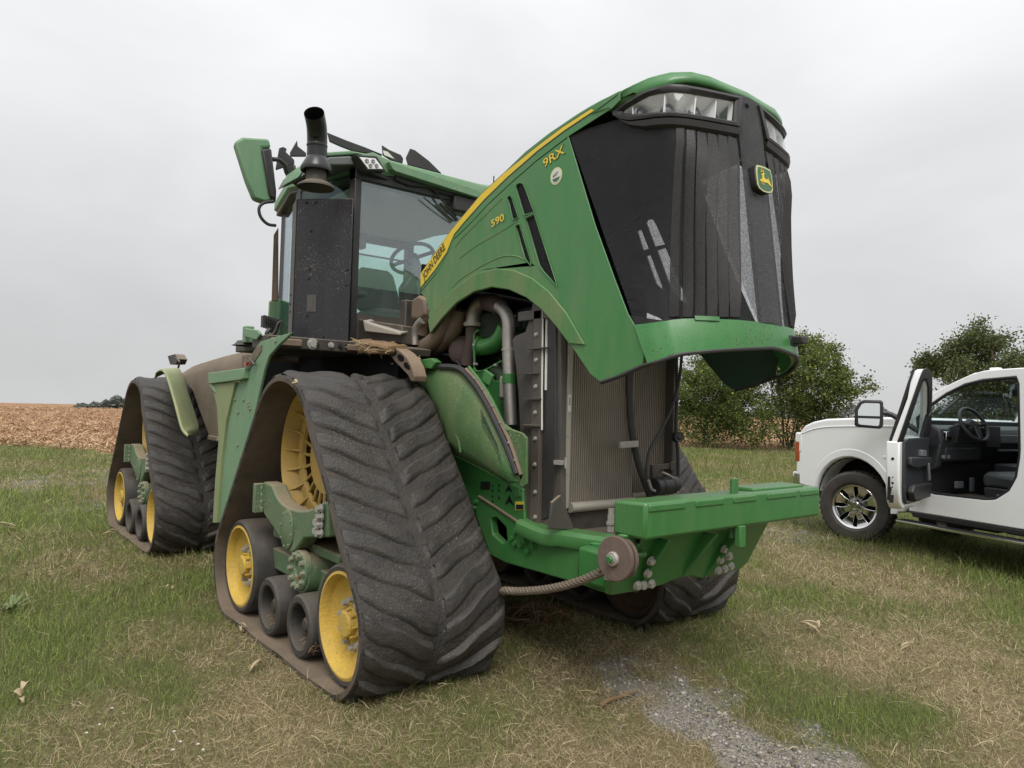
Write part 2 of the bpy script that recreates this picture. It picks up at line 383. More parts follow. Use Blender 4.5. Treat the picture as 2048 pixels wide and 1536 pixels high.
def obj(name, g, mat, parent=None, bevel=0.0, smooth=38, thick=0.0, seg=2, off=0.0):
    me = bpy.data.meshes.new(name)
    me.from_pydata([tuple(p) for p in g.v], [], g.f)
    me.validate()
    finish(me, smooth)
    me.materials.append(mt[mat] if isinstance(mat, str) else mat)
    o = bpy.data.objects.new(name, me); COL.objects.link(o)
    if parent is not None: o.parent = parent
    if thick:
        s = o.modifiers.new('thickness', 'SOLIDIFY'); s.thickness = thick; s.offset = off
    if bevel:
        b = o.modifiers.new('edges', 'BEVEL'); b.width = bevel; b.segments = seg; b.limit_method = 'ANGLE'; b.angle_limit = rad(40)
        b.use_clamp_overlap = True
    return o

def thing(name, label, cat, loc=(0, 0, 0), rotz=0.0, group=None):
    o = bpy.data.objects.new(name, None); COL.objects.link(o)
    o.empty_display_size = 0.2
    o.location = loc; o.rotation_euler = (0, 0, rotz)
    return tag(o, label, cat, group)

def tag(o, label=None, cat=None, group=None, kind=None):
    if label: o['label'] = label
    if cat: o['category'] = cat
    if group: o['group'] = group
    if kind: o['kind'] = kind
    return o

def inst(src, name, parent, loc=None, mat=None):
    o = bpy.data.objects.new(name, src.data); COL.objects.link(o); o.parent = parent
    if mat is not None: o.matrix_local = mat
    elif loc is not None: o.location = loc
    return o

def copy_tree(o, parent, off=None):
    c = o.copy(); COL.objects.link(c); c.parent = parent
    if off is not None: c.location = Vector(c.location) + Vector(off)
    for ch in list(o.children): copy_tree(ch, c)
    return c

_bolt = {}
def bolt(parent, p, ax, r=0.016, h=0.018, mat='bolt', name='bolt'):
    """one hexagon bolt head with washer, its own object; all share one mesh per size"""
    key = (round(r, 4), round(h, 4), mat)
    if key not in _bolt:
        g = G().hexbolt((0, 0, 0), (0, 0, 1), r, h)
        me = bpy.data.meshes.new('bolt'); me.from_pydata([tuple(q) for q in g.v], [], g.f); finish(me, 30)
        me.materials.append(mt[mat]); _bolt[key] = me
    o = bpy.data.objects.new(name, _bolt[key]); COL.objects.link(o); o.parent = parent
    q = V(ax).to_track_quat('Z', 'Y')
    o.matrix_local = Matrix.Translation(V(p)) @ q.to_matrix().to_4x4() @ Matrix.Rotation(rng.random(), 4, 'Z')
    return o

def lettering(name, text, base, end, height, up, parent, mat, off=0.002, depth=0.001, shear=0.0, track=1.0):
    """words laid along base->end on the panel, standing off it by a hair"""
    cu = bpy.data.curves.new(name, 'FONT'); cu.body = text; cu.size = 1.0; cu.shear = shear; cu.offset = 0.012
    cu.space_character = track; cu.resolution_u = 3
    tmp = bpy.data.objects.new(name, cu); COL.objects.link(tmp)
    dg = bpy.context.evaluated_depsgraph_get(); dg.update()
    me = bpy.data.meshes.new_from_object(tmp.evaluated_get(dg)); me.name = name
    COL.objects.unlink(tmp); bpy.data.objects.remove(tmp); bpy.data.curves.remove(cu)
    co = np.empty(len(me.vertices) * 3); me.vertices.foreach_get('co', co); co = co.reshape(-1, 3)
    x0, x1 = co[:, 0].min(), co[:, 0].max(); y0, y1 = 0.0, 0.70
    b = np.array(base); e = np.array(end); d = e - b; u = np.array(up, float); u = u / np.linalg.norm(u)
    nrm = np.cross(d, u); nrm /= np.linalg.norm(nrm)
    new = b + np.outer((co[:, 0] - x0) / (x1 - x0), d) + np.outer(co[:, 1] / y1 * height, u) + nrm * off
    me.vertices.foreach_set('co', new.ravel()); me.update()
    me.materials.clear(); me.materials.append(mt[mat])
    o = bpy.data.objects.new(name, me); COL.objects.link(o); o.parent = parent
    return o

# ================================================================ TRACTOR
T = thing('tractor', 'large green four-track articulated farm tractor with its hood tilted up', 'tractor', (0, 0, 0))

# ---- track units: belt, lugs, wheels, frame. Built once for the near front corner, then copied
XC = -1.175; HB = 0.455; YC = 4.465
CIR = [(3.64, 0.372, 0.332), (5.295, 0.372, 0.332), (YC, 1.205, 0.485)]       # idlers and drive wheel: y, z, radius to inner belt face
TH = 0.045

def hull_profile(extra):
    """closed belt line (y, z, ny, nz) round the three wheels, starting under the front idler and running forward and up"""
    order = [0, 2, 1]
    n = []
    for i in range(3):
        a = CIR[order[i]]; b = CIR[order[(i + 1) % 3]]
        ra, rb = a[2] + extra, b[2] + extra
        dy, dz = b[0] - a[0], b[1] - a[1]; D = math.hypot(dy, dz)
        base = math.atan2(dz, dy); al = math.acos((ra - rb) / D)
        n.append(base + al)
    pts = []
    for i in range(3):
        c = CIR[order[i]]; r = c[2] + extra
        a1 = n[i]; a0 = n[i - 1]
        while a0 < a1: a0 += 2 * math.pi
        k = max(4, int((a0 - a1) * r / 0.035))
        for j in range(k + 1):
            a = a0 + (a1 - a0) * j / k
            pts.append((c[0] + r * math.cos(a), c[1] + r * math.sin(a), math.cos(a), math.sin(a)))
    P = [pts[0]]
    for q in pts[1:] + [pts[0]]:
        a = P[-1]; d = math.hypot(q[0] - a[0], q[1] - a[1]); k = max(1, int(d / 0.06))
        for j in range(1, k + 1):
            t = j / k; y = a[0] + (q[0] - a[0]) * t; z = a[1] + (q[1] - a[1]) * t
            ny = a[2] + (q[2] - a[2]) * t; nzz = a[3] + (q[3] - a[3]) * t; l = math.hypot(ny, nzz)
            P.append((y, z, ny / l, nzz / l))
    return np.array(P[:-1])

prof = hull_profile(0.0)
seglen = np.hypot(*(np.roll(prof[:, :2], -1, 0) - prof[:, :2]).T); cum = np.concatenate([[0], np.cumsum(seglen)])
BL = cum[-1]
def belt_at(s):
    s = s % BL; i = min(len(prof) - 1, int(np.searchsorted(cum, s, 'right') - 1)); j = (i + 1) % len(prof)
    t = (s - cum[i]) / max(1e-6, seglen[i])
    q = prof[i] * (1 - t) + prof[j] * t
    return q

g = G()
# cross-section of the belt: across (x) and height, a closed ring with rounded outer shoulders
sec = [(-HB, 0.006), (-HB, TH - 0.012), (-HB + 0.012, TH - 0.002), (-HB * 0.55, TH), (0, TH), (HB * 0.55, TH), (HB - 0.012, TH - 0.002), (HB, TH - 0.012), (HB, 0.006), (HB - 0.01, 0.0), (0, 0.0), (-HB + 0.01, 0.0)]
rows = []
for (y, z, ny, nz_) in prof:
    r = []
    for (x, h) in sec + [sec[0]]:
        w = 0.004 * math.sin(9 * y + 5 * z) if abs(x) > HB * 0.9 else 0
        r.append((XC + x + w, y + ny * h, z + nz_ * h))
    rows.append(r)
g.grid(rows, close=True)
belt = obj('track_belt', g, 'rubber', T, smooth=50)
belt.data.materials.append(mt['rubber_in'])
for p in belt.data.polygons:       # the inner face and the cut edges carry caked dust
    c = p.center; k = min(range(3), key=lambda i: 0)
    d = np.hypot(prof[:, 0] - c.y, prof[:, 1] - c.z); i = int(d.argmin())
    h = (c.y - prof[i, 0]) * prof[i, 2] + (c.z - prof[i, 1]) * prof[i, 3]
    if h < 0.003 or abs(c.x - XC) > HB - 0.002: p.material_index = 1

NL = 41; pitch = BL / NL
def lug(side, k):
    s0 = (k + (0.5 if side > 0 else 0.0)) * pitch
    nu, nvv = 22, 11
    rows = []
    hr = 0.026 + 0.006 * rng.random(); wd = 0.103 + 0.014 * rng.random(); sag = 0.235; wob = rng.uniform(-.02, .02); ph = rng.uniform(0, 6)
    for iu in range(nu):
        u = iu / (nu - 1)
        x = side * (HB - 0.014 - u * (HB - 0.012 - 0.03 * rng.random() * (u > .95)))
        end = min(1.0, (u + 0.03) / 0.12, (1 - u) / 0.16)
        end = math.sin(max(0.0, end) * math.pi / 2)
        row = []
        for iv in range(nvv):
            v = -1 + 2 * iv / (nvv - 1)
            s = s0 - sag * u ** 0.92 + wob * u + .006 * math.sin(u * 11 + ph) + v * wd * 0.5 * (0.8 + 0.2 * end)
            y, z, ny, nz_ = belt_at(s)
            prof_h = min(1.0, 1.45 * max(0.0, 1 - abs(v) ** 2.6)) * (1 + .42 * v)
            h = TH - 0.004 + hr * prof_h * end * (1 + 0.22 * math.sin(ph + u * 8)) + rng.gauss(0, .0013)
            row.append((XC + x, y + ny * h, z + nz_ * h))
        rows.append(row)
    return obj('lug', G().grid(rows), 'rubber_lug', belt, smooth=55)
for k in range(NL):
    lug(-1, k); lug(1, k)

unit = [belt]
# drive wheel: dished yellow rim with ribs and a cage of cross bars
YD, ZD = YC, 1.205
for sx in (-1, 1):
    xo = XC + sx * 0.245
    g = G().lathe([(0.478, 0.0), (0.482, -0.012), (0.482, -0.22), (0.470, -0.24), (0.452, -0.22), (0.418, -0.10), (0.352, -0.10), (0.345, -0.125), (0.352, -0.135), (0.430, -0.135), (0.46, -0.01), (0.466, 0.0)], (xo, YD, ZD), (sx, 0, 0), 56, closed=True)
    dw = obj('drive_wheel', g, 'yellow_dull', T, smooth=30)
    for k in range(20):
        a = 2 * math.pi * k / 20 + 0.06
        d = V((0, math.cos(a), math.sin(a))); q = V((0, -math.sin(a), math.cos(a)))
        p0 = V((xo - sx * 0.098, YD, ZD)) + d * 0.36; p1 = V((xo - sx * 0.098, YD, ZD)) + d * 0.424; p2 = V((xo - sx * 0.02, YD, ZD)) + d * 0.458
        obj('rib', G().prism([p0 - q * .006, p1 - q * .006, p2 - q * .006, p1 + V((sx * .03, 0, 0)) - q * .006], q * 0.012), 'yellow_dull', dw, smooth=0)
    for k in range(24):
        a = 2 * math.pi * k / 24
        d = V((0, math.cos(a), math.sin(a)))
        obj('spoke', G().tube([V((xo - sx * 0.118, YD, ZD)) + d * 0.225, V((xo - sx * 0.118, YD, ZD)) + d * 0.355], 0.011, 6, 0), 'yellow_dull', dw)
    h = obj('hub_plate', G().lathe([(0.0, -0.09), (0.10, -0.09), (0.12, -0.11), (0.235, -0.11), (0.235, -0.13), (0.0, -0.13)], (xo, YD, ZD), (sx, 0, 0), 40), 'yellow_dull', dw, smooth=30)
    unit.append(dw)
ax = obj('final_drive', G().cyl((XC - 0.08, YD, ZD), (XC + 0.72, YD, ZD), 0.18, n=28), 'black_dusty', T)
unit.append(ax)

def idler(y):
    out = []
    for sx in (-1, 1):
        xo = XC + sx * 0.385
        tyre = obj('idler_wheel', G().lathe([(0.268, -0.004), (0.310, 0.0), (0.326, -0.015), (0.330, -0.04), (0.330, -0.28), (0.318, -0.30), (0.27, -0.30), (0.27, -0.2)], (xo, y, 0.372), (sx, 0, 0), 48, closed=True), 'tyre', T, smooth=30)
        disc = G().lathe([(0.0, -0.075), (0.085, -0.075), (0.20, -0.085), (0.252, -0.055), (0.262, -0.012), (0.272, 0.002), (0.288, -0.002), (0.288, -0.03), (0.265, -0.10), (0.0, -0.12)], (xo, y, 0.372), (sx, 0, 0), 48)
        obj('rim', disc, 'yellow', tyre, smooth=40)
        hub = G().lathe([(0.0, -0.012), (0.062, -0.014), (0.070, -0.022), (0.072, -0.055), (0.088, -0.060), (0.088, -0.078)], (xo, y, 0.372), (sx, 0, 0), 26)
        for k in range(8):
            a = k * math.pi / 4
            c = V((xo, y, 0.372)) + V((0, math.cos(a), math.sin(a))) * 0.079
            hub.cyl(c - V((sx * .075, 0, 0)), c - V((sx * .028, 0, 0)), 0.009, n=6)
        obj('hub', hub, 'yellow', tyre, smooth=30)
        for k in range(10):
            a = 2 * math.pi * k / 10 + 0.2
            bolt(tyre, V((xo - sx * 0.078, y, 0.372)) + V((0, math.cos(a), math.sin(a))) * 0.128, (sx, 0, 0), 0.017, 0.034)
        out.append(tyre)
    out.append(obj('idler_axle', G().cyl((XC - 0.3, y, 0.372), (XC + 0.3, y, 0.372), 0.06, n=14), 'green_grey', T))
    return out
unit += idler(3.64) + idler(5.295)

def roller(y):
    out = []
    for sx in (-1, 1):
        xo = XC + sx * 0.40
        r = obj('roller', G().lathe([(0.130, -0.01), (0.140, 0.0), (0.172, 0.0), (0.184, -0.015), (0.187, -0.05), (0.187, -0.29), (0.178, -0.30), (0.13, -0.30), (0.126, -0.16)], (xo, y, 0.232), (sx, 0, 0), 40, closed=True), 'tyre', T, smooth=30)
        obj('web', G().lathe([(0.0, -0.15), (0.142, -0.15), (0.142, -0.17), (0.0, -0.17)], (xo, y, 0.232), (sx, 0, 0), 30), 'void', r)
        obj('hub', G().lathe([(0.0, -0.035), (0.032, -0.037), (0.045, -0.05), (0.052, -0.10), (0.052, -0.15)], (xo, y, 0.232), (sx, 0, 0), 20), 'black_dusty', r)
        for k in range(6):
            a = k * math.pi / 3
            bolt(r, V((xo - sx * 0.11, y, 0.232)) + V((0, math.cos(a), math.sin(a))) * 0.058, (sx, 0, 0), 0.010, 0.02, 'bolt_green')
        out.append(r)
    out.append(obj('roller_axle', G().cyl((XC - 0.3, y, 0.232), (XC + 0.3, y, 0.232), 0.05, n=12), 'green_grey', T))
    return out
unit += roller(4.175) + roller(4.675)

# saddle frame hanging under the drive wheel
sad = [(4.965, 1.01), (4.80, 1.005), (4.76, .965), (4.69, .925), (4.60, .90), (4.47, .89), (4.33, .895), (4.20, .915), (4.08, .95), (4.0, .99), (3.93, 1.0),
       (3.90, .80), (4.05, .775), (4.24, .74), (4.34, .665), (4.42, .615), (4.51, .615), (4.60, .67), (4.80, .745), (4.93, .79)]
g = G()
for sx in (-1, 1): g.prism([(XC + sx * 0.355, y, z) for y, z in sad], (-sx * 0.105, 0, 0))
g.box((XC - .26, 3.95, .62), (XC + .26, 5.0, .68))
saddle = obj('track_frame', g, 'green_grey', T, bevel=0.012)
unit.append(saddle)
for sx in (-1, 1):
    xf = XC + sx * 0.357
    cov = obj('cover_plate', G().lathe([(0.0, 0.010), (0.098, 0.010), (0.102, 0.007), (0.102, 0.0)], (xf, 4.50, 0.755), (sx, 0, 0), 30), 'green_grey', saddle)
    for v in cov.data.vertices: v.co.z = 0.755 + (v.co.z - 0.755) * 1.25
    for k in range(8):
        a = k * math.pi / 4 + .2
        bolt(saddle, (xf + sx * .006, 4.50 + 0.088 * math.cos(a), 0.755 + .11 * math.sin(a)), (sx, 0, 0), 0.0075, 0.010, 'bolt_green')
    obj('end_flange', G().box((xf - .06, 4.94, 0.80), (xf + .012, 4.985, 1.0)), 'green_grey', saddle, bevel=.008)
    for k in range(4):
        bolt(saddle, (xf + sx * 0.0, 4.998, 0.83 + k * 0.047), (0, 1, 0), 0.019, 0.032)
        bolt(saddle, (xf + sx * 0.012, 4.962, 0.83 + k * 0.047), (sx, 0, 0), 0.019, 0.030)
        bolt(saddle, (xf + sx * 0.012, 3.968 + (k % 2) * 0.006, 0.815 + k * 0.047), (sx, 0, 0), 0.021, 0.034)
        if k < 2: bolt(saddle, (xf + sx * 0.0, 4.03, 0.82 + k * 0.05), (sx, 0, 0), 0.021, 0.034)
# pivot casting between the rollers
pv = obj('pivot_housing', G().cyl((XC - 0.33, 4.34, 0.505), (XC + 0.33, 4.34, 0.505), 0.125, n=28).box((XC - 0.25, 3.7, 0.40), (XC + 0.25, 5.2, 0.54)), 'green_grey', T, bevel=0.01)
unit.append(pv)
for sx in (-1, 1):
    obj('flange', G().lathe([(0.0, 0.0), (0.05, 0.0), (0.06, 0.012), (0.118, 0.014), (0.124, 0.008), (0.124, -0.03)], (XC + sx * 0.333, 4.34, 0.525), (sx, 0, 0), 32), 'green_grey', pv, smooth=30)
    obj('mud_wedge', G().prism([(XC + sx * .335, 4.30, .50), (XC + sx * .335, 4.385, .475), (XC + sx * .335, 4.34, .45)], (sx * .012, 0, 0)), 'debris', pv)
    for k in range(10):
        a = 2 * math.pi * k / 10
        bolt(pv, (XC + sx * 0.345, 4.34 + .098 * math.cos(a), .525 + .098 * math.sin(a)), (sx, 0, 0), 0.016, 0.026, 'bolt_green')
FAR = 2.30; REAR = 4.19
for off in ((FAR, 0, 0), (0, REAR, 0), (FAR, REAR, 0)):
    for o in unit:
        c = copy_tree(o, T, off)
        if off[0] and o.name.startswith('idler_wheel'):      # the wheels of the far tracks are caked with brown mud
            for ch in c.children:
                if ch.name.startswith(('rim', 'hub')):
                    ch.material_slots[0].link = 'OBJECT'; ch.material_slots[0].material = mt['mud_wheel']

# ---- nose of the hood: plan shape, leaning back with height
HW = 0.60
_bt = [0, .33, .5, .67, .8, .88, 1.0]; _bv = [0, .008, .018, .036, .075, .125, .18]
_et = [0, .86, .90, .94, .97, 1.0]; _ev = [0, 0, .12, .38, .68, 1.0]
def nose(x, z, off=0.0):
    t = min(abs(x) / HW, 1.0); a = 2.07 + (z - 2.07) * .137; dd = 2.46 + (z - 2.02) * .477 - a; k = min(1, max(0, (3.05 - z) / 1.0)) ** 1.7
    b = float(np.interp(t, _bt, _bv)) * float(np.interp(z, [2.5, 2.7, 2.9, 3.2, 3.3], [1.6, 1.38, 1.1, 1.2, 1.6])); e = float(np.interp(t, _et, _ev))
    std = min(b, dd * .85) * (1 - e) + dd * e
    ch = float(np.interp(t, [0,.17,.42,.63,.8,.9,.967,1.0], [0,.006,.03,.105,.19,.26,.34,.43])) * dd / .43
    return V((x, a + std * (1 - k) + ch * k - off, z))
def nnorm(x, z):
    e = .004; x = max(min(x, HW - .006), -HW + .006)
    n = V(((nose(x + e, z).y - nose(x - e, z).y) / (2 * e), -1, (nose(x, z + e).y - nose(x, z - e).y) / (2 * e)))
    return n.normalized()
XS = [HW * s for s in (-1.0, -.985, -.97, -.955, -.94, -.92, -.90, -.88, -.86, -.8, -.73, -.67, -.58, -.5, -.42, -.33, -.25, -.17, -.08, 0, .08, .17, .25, .33, .42, .5, .58, .67, .73, .8, .86, .88, .90, .92, .94, .955, .97, .985, 1.0)]

def mirx(pts): return [(-p[0], p[1], p[2]) for p in pts]

# side panels
sil = [(-0.6,4.505,2.471),(-0.6,4.346,2.598),(-0.6,4.194,2.713),(-0.6,4.036,2.814),(-0.6,3.814,2.928),(-0.6,3.582,3.033),(-0.6,3.366,3.117),(-0.6,3.142,3.175),(-0.6,2.935,3.211),(-0.6,2.742,3.236),(-0.6,2.598,3.247)]
seam = [(-0.6,4.507,2.386),(-0.6,4.299,2.502),(-0.6,4.134,2.65),(-0.6,4.098,2.707),(-0.6,3.939,2.769),(-0.6,3.728,2.869),(-0.6,3.483,2.962),(-0.6,3.256,3.039),(-0.6,2.989,3.109)]
gril = [(-0.6,2.992,3.125),(-0.6,2.881,2.867),(-0.6,2.754,2.568),(-0.6,2.598,2.254),(-0.6,2.502,2.07),(-0.6,2.46,2.016)]
chin = [(-0.6,2.384,1.907),(-0.6,2.397,1.813),(-0.6,2.545,1.766),(-0.6,2.642,1.733),(-0.6,2.693,1.73),(-0.6,2.761,1.768),(-0.6,2.829,1.839),(-0.6,2.923,1.936),(-0.6,3.038,2.043),(-0.6,3.162,2.144),(-0.6,3.301,2.226),(-0.6,3.471,2.292),(-0.6,3.649,2.326),(-0.6,3.837,2.316),(-0.6,4.034,2.262),(-0.6,4.211,2.167),(-0.6,4.353,2.07),(-0.6,4.385,2.172),(-0.6,4.405,2.273),(-0.6,4.484,2.36)]
seam_lo = [(p[0], p[1] + 0.006, p[2] - 0.007) for p in seam]
outline = seam_lo + gril + chin
ventA = [(-0.6,3.439,2.915),(-0.6,3.429,2.933),(-0.6,3.403,2.935),(-0.6,3.374,2.925),(-0.6,3.346,2.885),(-0.6,3.264,2.734),(-0.6,3.353,2.733)]
ventB = [(-0.6,3.52,2.867),(-0.6,3.498,2.879),(-0.6,3.475,2.86),(-0.6,3.408,2.727),(-0.6,3.46,2.723)]
ventC = [(-0.6,3.428,2.675),(-0.6,3.391,2.68),(-0.6,3.28,2.448),(-0.6,3.278,2.418),(-0.6,3.331,2.464),(-0.6,3.355,2.513)]
ventD = [(-0.6,3.333,2.702),(-0.6,3.256,2.711),(-0.6,3.056,2.307),(-0.6,3.041,2.271),(-0.6,3.161,2.369),(-0.6,3.199,2.409)]
def shrink(h, k):
    c = sum((V(p) for p in h), Vector()) / len(h); return [tuple(c + (V(p) - c) * k) for p in h]
vents = [shrink(v_, 1.0) for v_ in (ventA, ventB, ventC, ventD)]
hood = None
arch_in = [(-0.6,4.353,2.07),(-0.6,4.211,2.167),(-0.6,4.034,2.262),(-0.6,3.837,2.316),(-0.6,3.649,2.326),(-0.6,3.471,2.292),(-0.6,3.301,2.226),(-0.6,3.162,2.144),(-0.6,3.038,2.043),(-0.6,2.923,1.936)]
arch_out = [(-0.6,4.385,2.172),(-0.6,4.249,2.274),(-0.6,4.058,2.366),(-0.6,3.843,2.431),(-0.6,3.629,2.444),(-0.6,3.428,2.409),(-0.6,3.247,2.336),(-0.6,3.102,2.245),(-0.6,2.95,2.11),(-0.6,2.798,1.925)]
stripe_hi = [(-0.6,4.515,2.517),(-0.6,4.318,2.65),(-0.6,4.122,2.778),(-0.6,4.037,2.823),(-0.6,3.803,2.947),(-0.6,3.567,3.032),(-0.6,3.26,3.118),(-0.6,3.035,3.173),(-0.6,2.803,3.212)]
stripe_lo = [(-0.6,4.509,2.417),(-0.6,4.321,2.526),(-0.6,4.183,2.627),(-0.6,4.142,2.683),(-0.6,4.1,2.737),(-0.6,3.997,2.794),(-0.6,3.765,2.908),(-0.6,3.533,3.0),(-0.6,3.244,3.096),(-0.6,3.014,3.153),(-0.6,2.784,3.196)]
for sx in (-1, 1):
    fl = (lambda P: P) if sx < 0 else mirx
    din = (0.005 * -sx, 0, 0)
    o_ = obj('hood_side_panel', G().prism(fl(outline), din, [fl(h) for h in vents]), 'hood_flank', T, bevel=0.006)
    if sx < 0: hood = o_
    # frames round the vent openings stand proud and the mesh sits behind
    for h in vents:
        H = fl(h); n = len(H); outer = shrink(H, 1.06); inner = shrink(H, 1.0)
        g = G().prism([(p[0] + sx * 0.001, p[1], p[2]) for p in outer], (sx * 0.006, 0, 0), [[(p[0] + sx * 0.001, p[1], p[2]) for p in inner]])
        obj('vent_frame', g, 'hood', o_, bevel=0.003)
        obj('vent_mesh', G().prism([(p[0] - sx * 0.005, p[1], p[2]) for p in shrink(H, 1.0)], (-sx * 0.002, 0, 0)), 'vent', o_, smooth=0)
    g = G().prism(fl([(p[0] - 0.011, p[1], p[2]) for p in arch_in] + [(p[0] - 0.011, p[1], p[2]) for p in reversed(arch_out)]), (-sx * 0.013, 0, 0))
    obj('arch_lip', g, 'hood_dirty', o_, bevel=0.006)
    # pressed creases across the flank
    for ln in ([(-0.6,4.022,2.563),(-0.6,3.857,2.614),(-0.6,3.649,2.657),(-0.6,3.502,2.687),(-0.6,3.408,2.711)], [(-0.6,4.099,2.375),(-0.6,4.014,2.416),(-0.6,3.849,2.461),(-0.6,3.709,2.491),(-0.6,3.558,2.509),(-0.6,3.429,2.493),(-0.6,3.326,2.455)], [(-0.6,4.085,2.646),(-0.6,4.01,2.693),(-0.6,3.865,2.756),(-0.6,3.725,2.816),(-0.6,3.576,2.879)]):
        obj('crease', G().tube(fl([(p[0] + .004, p[1], p[2]) for p in ln]), .0075, 6, 4), 'hood_dirty', o_)
    obj('panel_shade_sheet', G().prism(fl([(p[0] + .0065, p[1], p[2]) for p in outline]), (-sx * .0015, 0, 0), [fl([(p[0] + .0065, p[1], p[2]) for p in shrink(h, 1.03)]) for h in vents]), 'liner', o_, smooth=0)  # dark sheet added so the back of the panel reads as shaded
    # shoulder above the seam, carries the stripe
    sh = seam + [(-0.6,2.648,3.17),(-0.6,2.596,3.196),(-0.6,2.598,3.247)] + list(reversed(sil))[1:]
    so = obj('hood_shoulder', G().prism(fl(sh), din), 'hood', T, bevel=0.006)
    obj('seam_sky_block', G().tube(fl([(p[0] + .012, p[1] + .003, p[2] - .003) for p in seam]), .010, 6, 0), 'void', so)  # dark strip added to stop sky showing through the seam
    st = stripe_hi + list(reversed(stripe_lo))
    big = stripe_hi[:1] + [(p[0], p[1], p[2] + .006) for p in stripe_hi[1:]] + [(p[0], p[1], p[2] - .007) for p in reversed(stripe_lo)]
    obj('stripe_edge', G().prism(fl([(p[0] - .0015, p[1], p[2]) for p in big]), (-sx * .001, 0, 0)), 'decal_dark', so, smooth=0)
    obj('stripe', G().prism(fl([(p[0] - .003, p[1], p[2]) for p in st]), (-sx * .001, 0, 0)), 'decal', so, smooth=0)

# words on the near panel
def word(text, quad, parent, mat, off, shear=0.0, sp=1.0):
    (a, b, c) = quad                     # baseline start, baseline end, a point above the start
    up = V(c) - V(a); d = (V(b) - V(a)).normalized(); h = (up - d * up.dot(d)).length
    return lettering('lettering', text, a, b, h, tuple(up - d * up.dot(d)), parent, mat, off, shear=shear, track=sp)
q = [(-0.6,4.463,2.463),(-0.6,4.193,2.654),(-0.6,4.493,2.509)]
word('JOHN DEERE', q, hood, 'ink', 0.0058, 0.12)
q = [(-0.6,3.183,2.975),(-0.6,3.002,3.02),(-0.6,3.212,3.028)]
word('9RX', q, hood, 'decal_dark', 0.0032)
word('9RX', [(-0.6,3.182,2.977),(-0.6,3.007,3.023),(-0.6,3.206,3.024)], hood, 'decal', 0.0046)
word('590', [(-0.6,3.668,2.711),(-0.6,3.539,2.734),(-0.6,3.684,2.754)], hood, 'decal', 0.009)
bc = [(-0.6,3.075,2.905)][0]
bd = obj('dealer_badge', G().lathe([(0.0, 0.001), (0.050, 0.001), (0.050, 0.0)], (bc[0] - .001, bc[1], bc[2]), (-1, 0, 0), 24), 'badge_cream', T)
obj('badge_face', G().lathe([(0.0, 0.0012), (0.041, 0.0012), (0.041, 0.0)], (bc[0] - .0022, bc[1], bc[2]), (-1, 0, 0), 24), 'label', bd)
obj('badge_field', G().prism([(bc[0] - .0038, bc[1] + .034 * math.cos(a), bc[2] + .034 * math.sin(a)) for a in [math.radians(195 + i * 14) for i in range(11)]], (-.0006, 0, 0)), 'badge_green', bd, smooth=0)
lettering('badge_lettering', 'ANDY', (bc[0] - .001, bc[1] + .026, bc[2] - .008), (bc[0] - .001, bc[1] - .020, bc[2] + .008), .018, (0, 0.3, 1), bd, 'ink', .0034)

# top of the hood: crowned sheet from shoulder to shoulder, ending in the brow over the lamps
ZT = 3.302
brow = []
for x in XS:
    t = abs(x) / HW
    brow.append(V((x, float(np.interp(t, [0, .5, .67, .8, .9, .96, 1], [2.243, 2.265, 2.298, 2.365, 2.45, 2.54, 2.625])), float(np.interp(t, [0, .3, .67, .8, .9, .96, 1], [3.294, 3.294, 3.298, 3.294, 3.280, 3.260, 3.236])))))
ys = np.array([p[1] for p in sil]); zs = np.array([p[2] for p in sil]); ordr = np.argsort(ys); ys, zs = ys[ordr], zs[ordr]
rows = []
for k in range(34):
    row = []
    for i, x in enumerate(XS):
        y = brow[i].y + (ys[-1] - brow[i].y) * (k / 33) ** 1.2
        t = abs(x) / HW
        z = float(np.interp(y, ys, zs)) + 0.020 * (1 - t ** 2.6)
        w = max(0.0, 1 - (y - brow[i].y) / .45) ** 2
        z = z * (1 - w) + brow[i].z * w + .002 * math.sin(min(1, k / 4) * math.pi)
        row.append((x, y, z))
    rows.append(row)
top = obj('hood_top', G().grid(rows), 'hood', T, smooth=50, thick=0.018, off=-1)
def zlamp(x):
    t = abs(x)
    return float(np.interp(t, [0, .07, .20, .34, .434, .482, .53, .568, .6], [3.244, 3.244, 3.244, 3.242, 3.240, 3.230, 3.20, 3.163, 3.135]))
g = G().grid([[tuple(brow[i]) for i in range(len(XS))], [tuple(brow[i].lerp(nose(x, zlamp(x)), .5) + V((0, -.004, 0))) for i, x in enumerate(XS)], [tuple(nose(x, zlamp(x)).lerp(V((x, 2.665, 3.172)), min(1, max(0, (abs(x) / HW - .90) / .08)))) for x in XS]])
obj('hood_brow', g, 'hood', T, smooth=50, thick=0.018, off=0)

# chin bar round the nose, with rubber seal and rim
def zct(x): return float(np.interp(abs(x), [0, .1, .45, .5, .57, .6], [2.05, 2.045, 2.04, 2.035, 2.018, 2.01]))
def zcb(x): return float(np.interp(abs(x), [0, .08, .2, .36, .50, .55, .58, .6], [1.928, 1.922, 1.91, 1.893, 1.872, 1.856, 1.835, 1.815]))
rows = [[tuple(nose(x, zct(x)) + nnorm(x, 2.0) * o) for x in XS] for o in (-0.035, 0.006)]
n_ = 6
for k in range(1, n_ + 1):
    t = k / n_
    rows.append([tuple(nose(x, zct(x) * (1 - t) + zcb(x) * t) + nnorm(x, 2.0) * (0.006 + 0.004 * math.sin(t * math.pi))) for x in XS])
rows.append([tuple(nose(x, zcb(x)) + nnorm(x, 2.0) * -0.035) for x in XS])
chinb = obj('hood_chin', G().grid(rows), 'hood_flank', T, smooth=35)
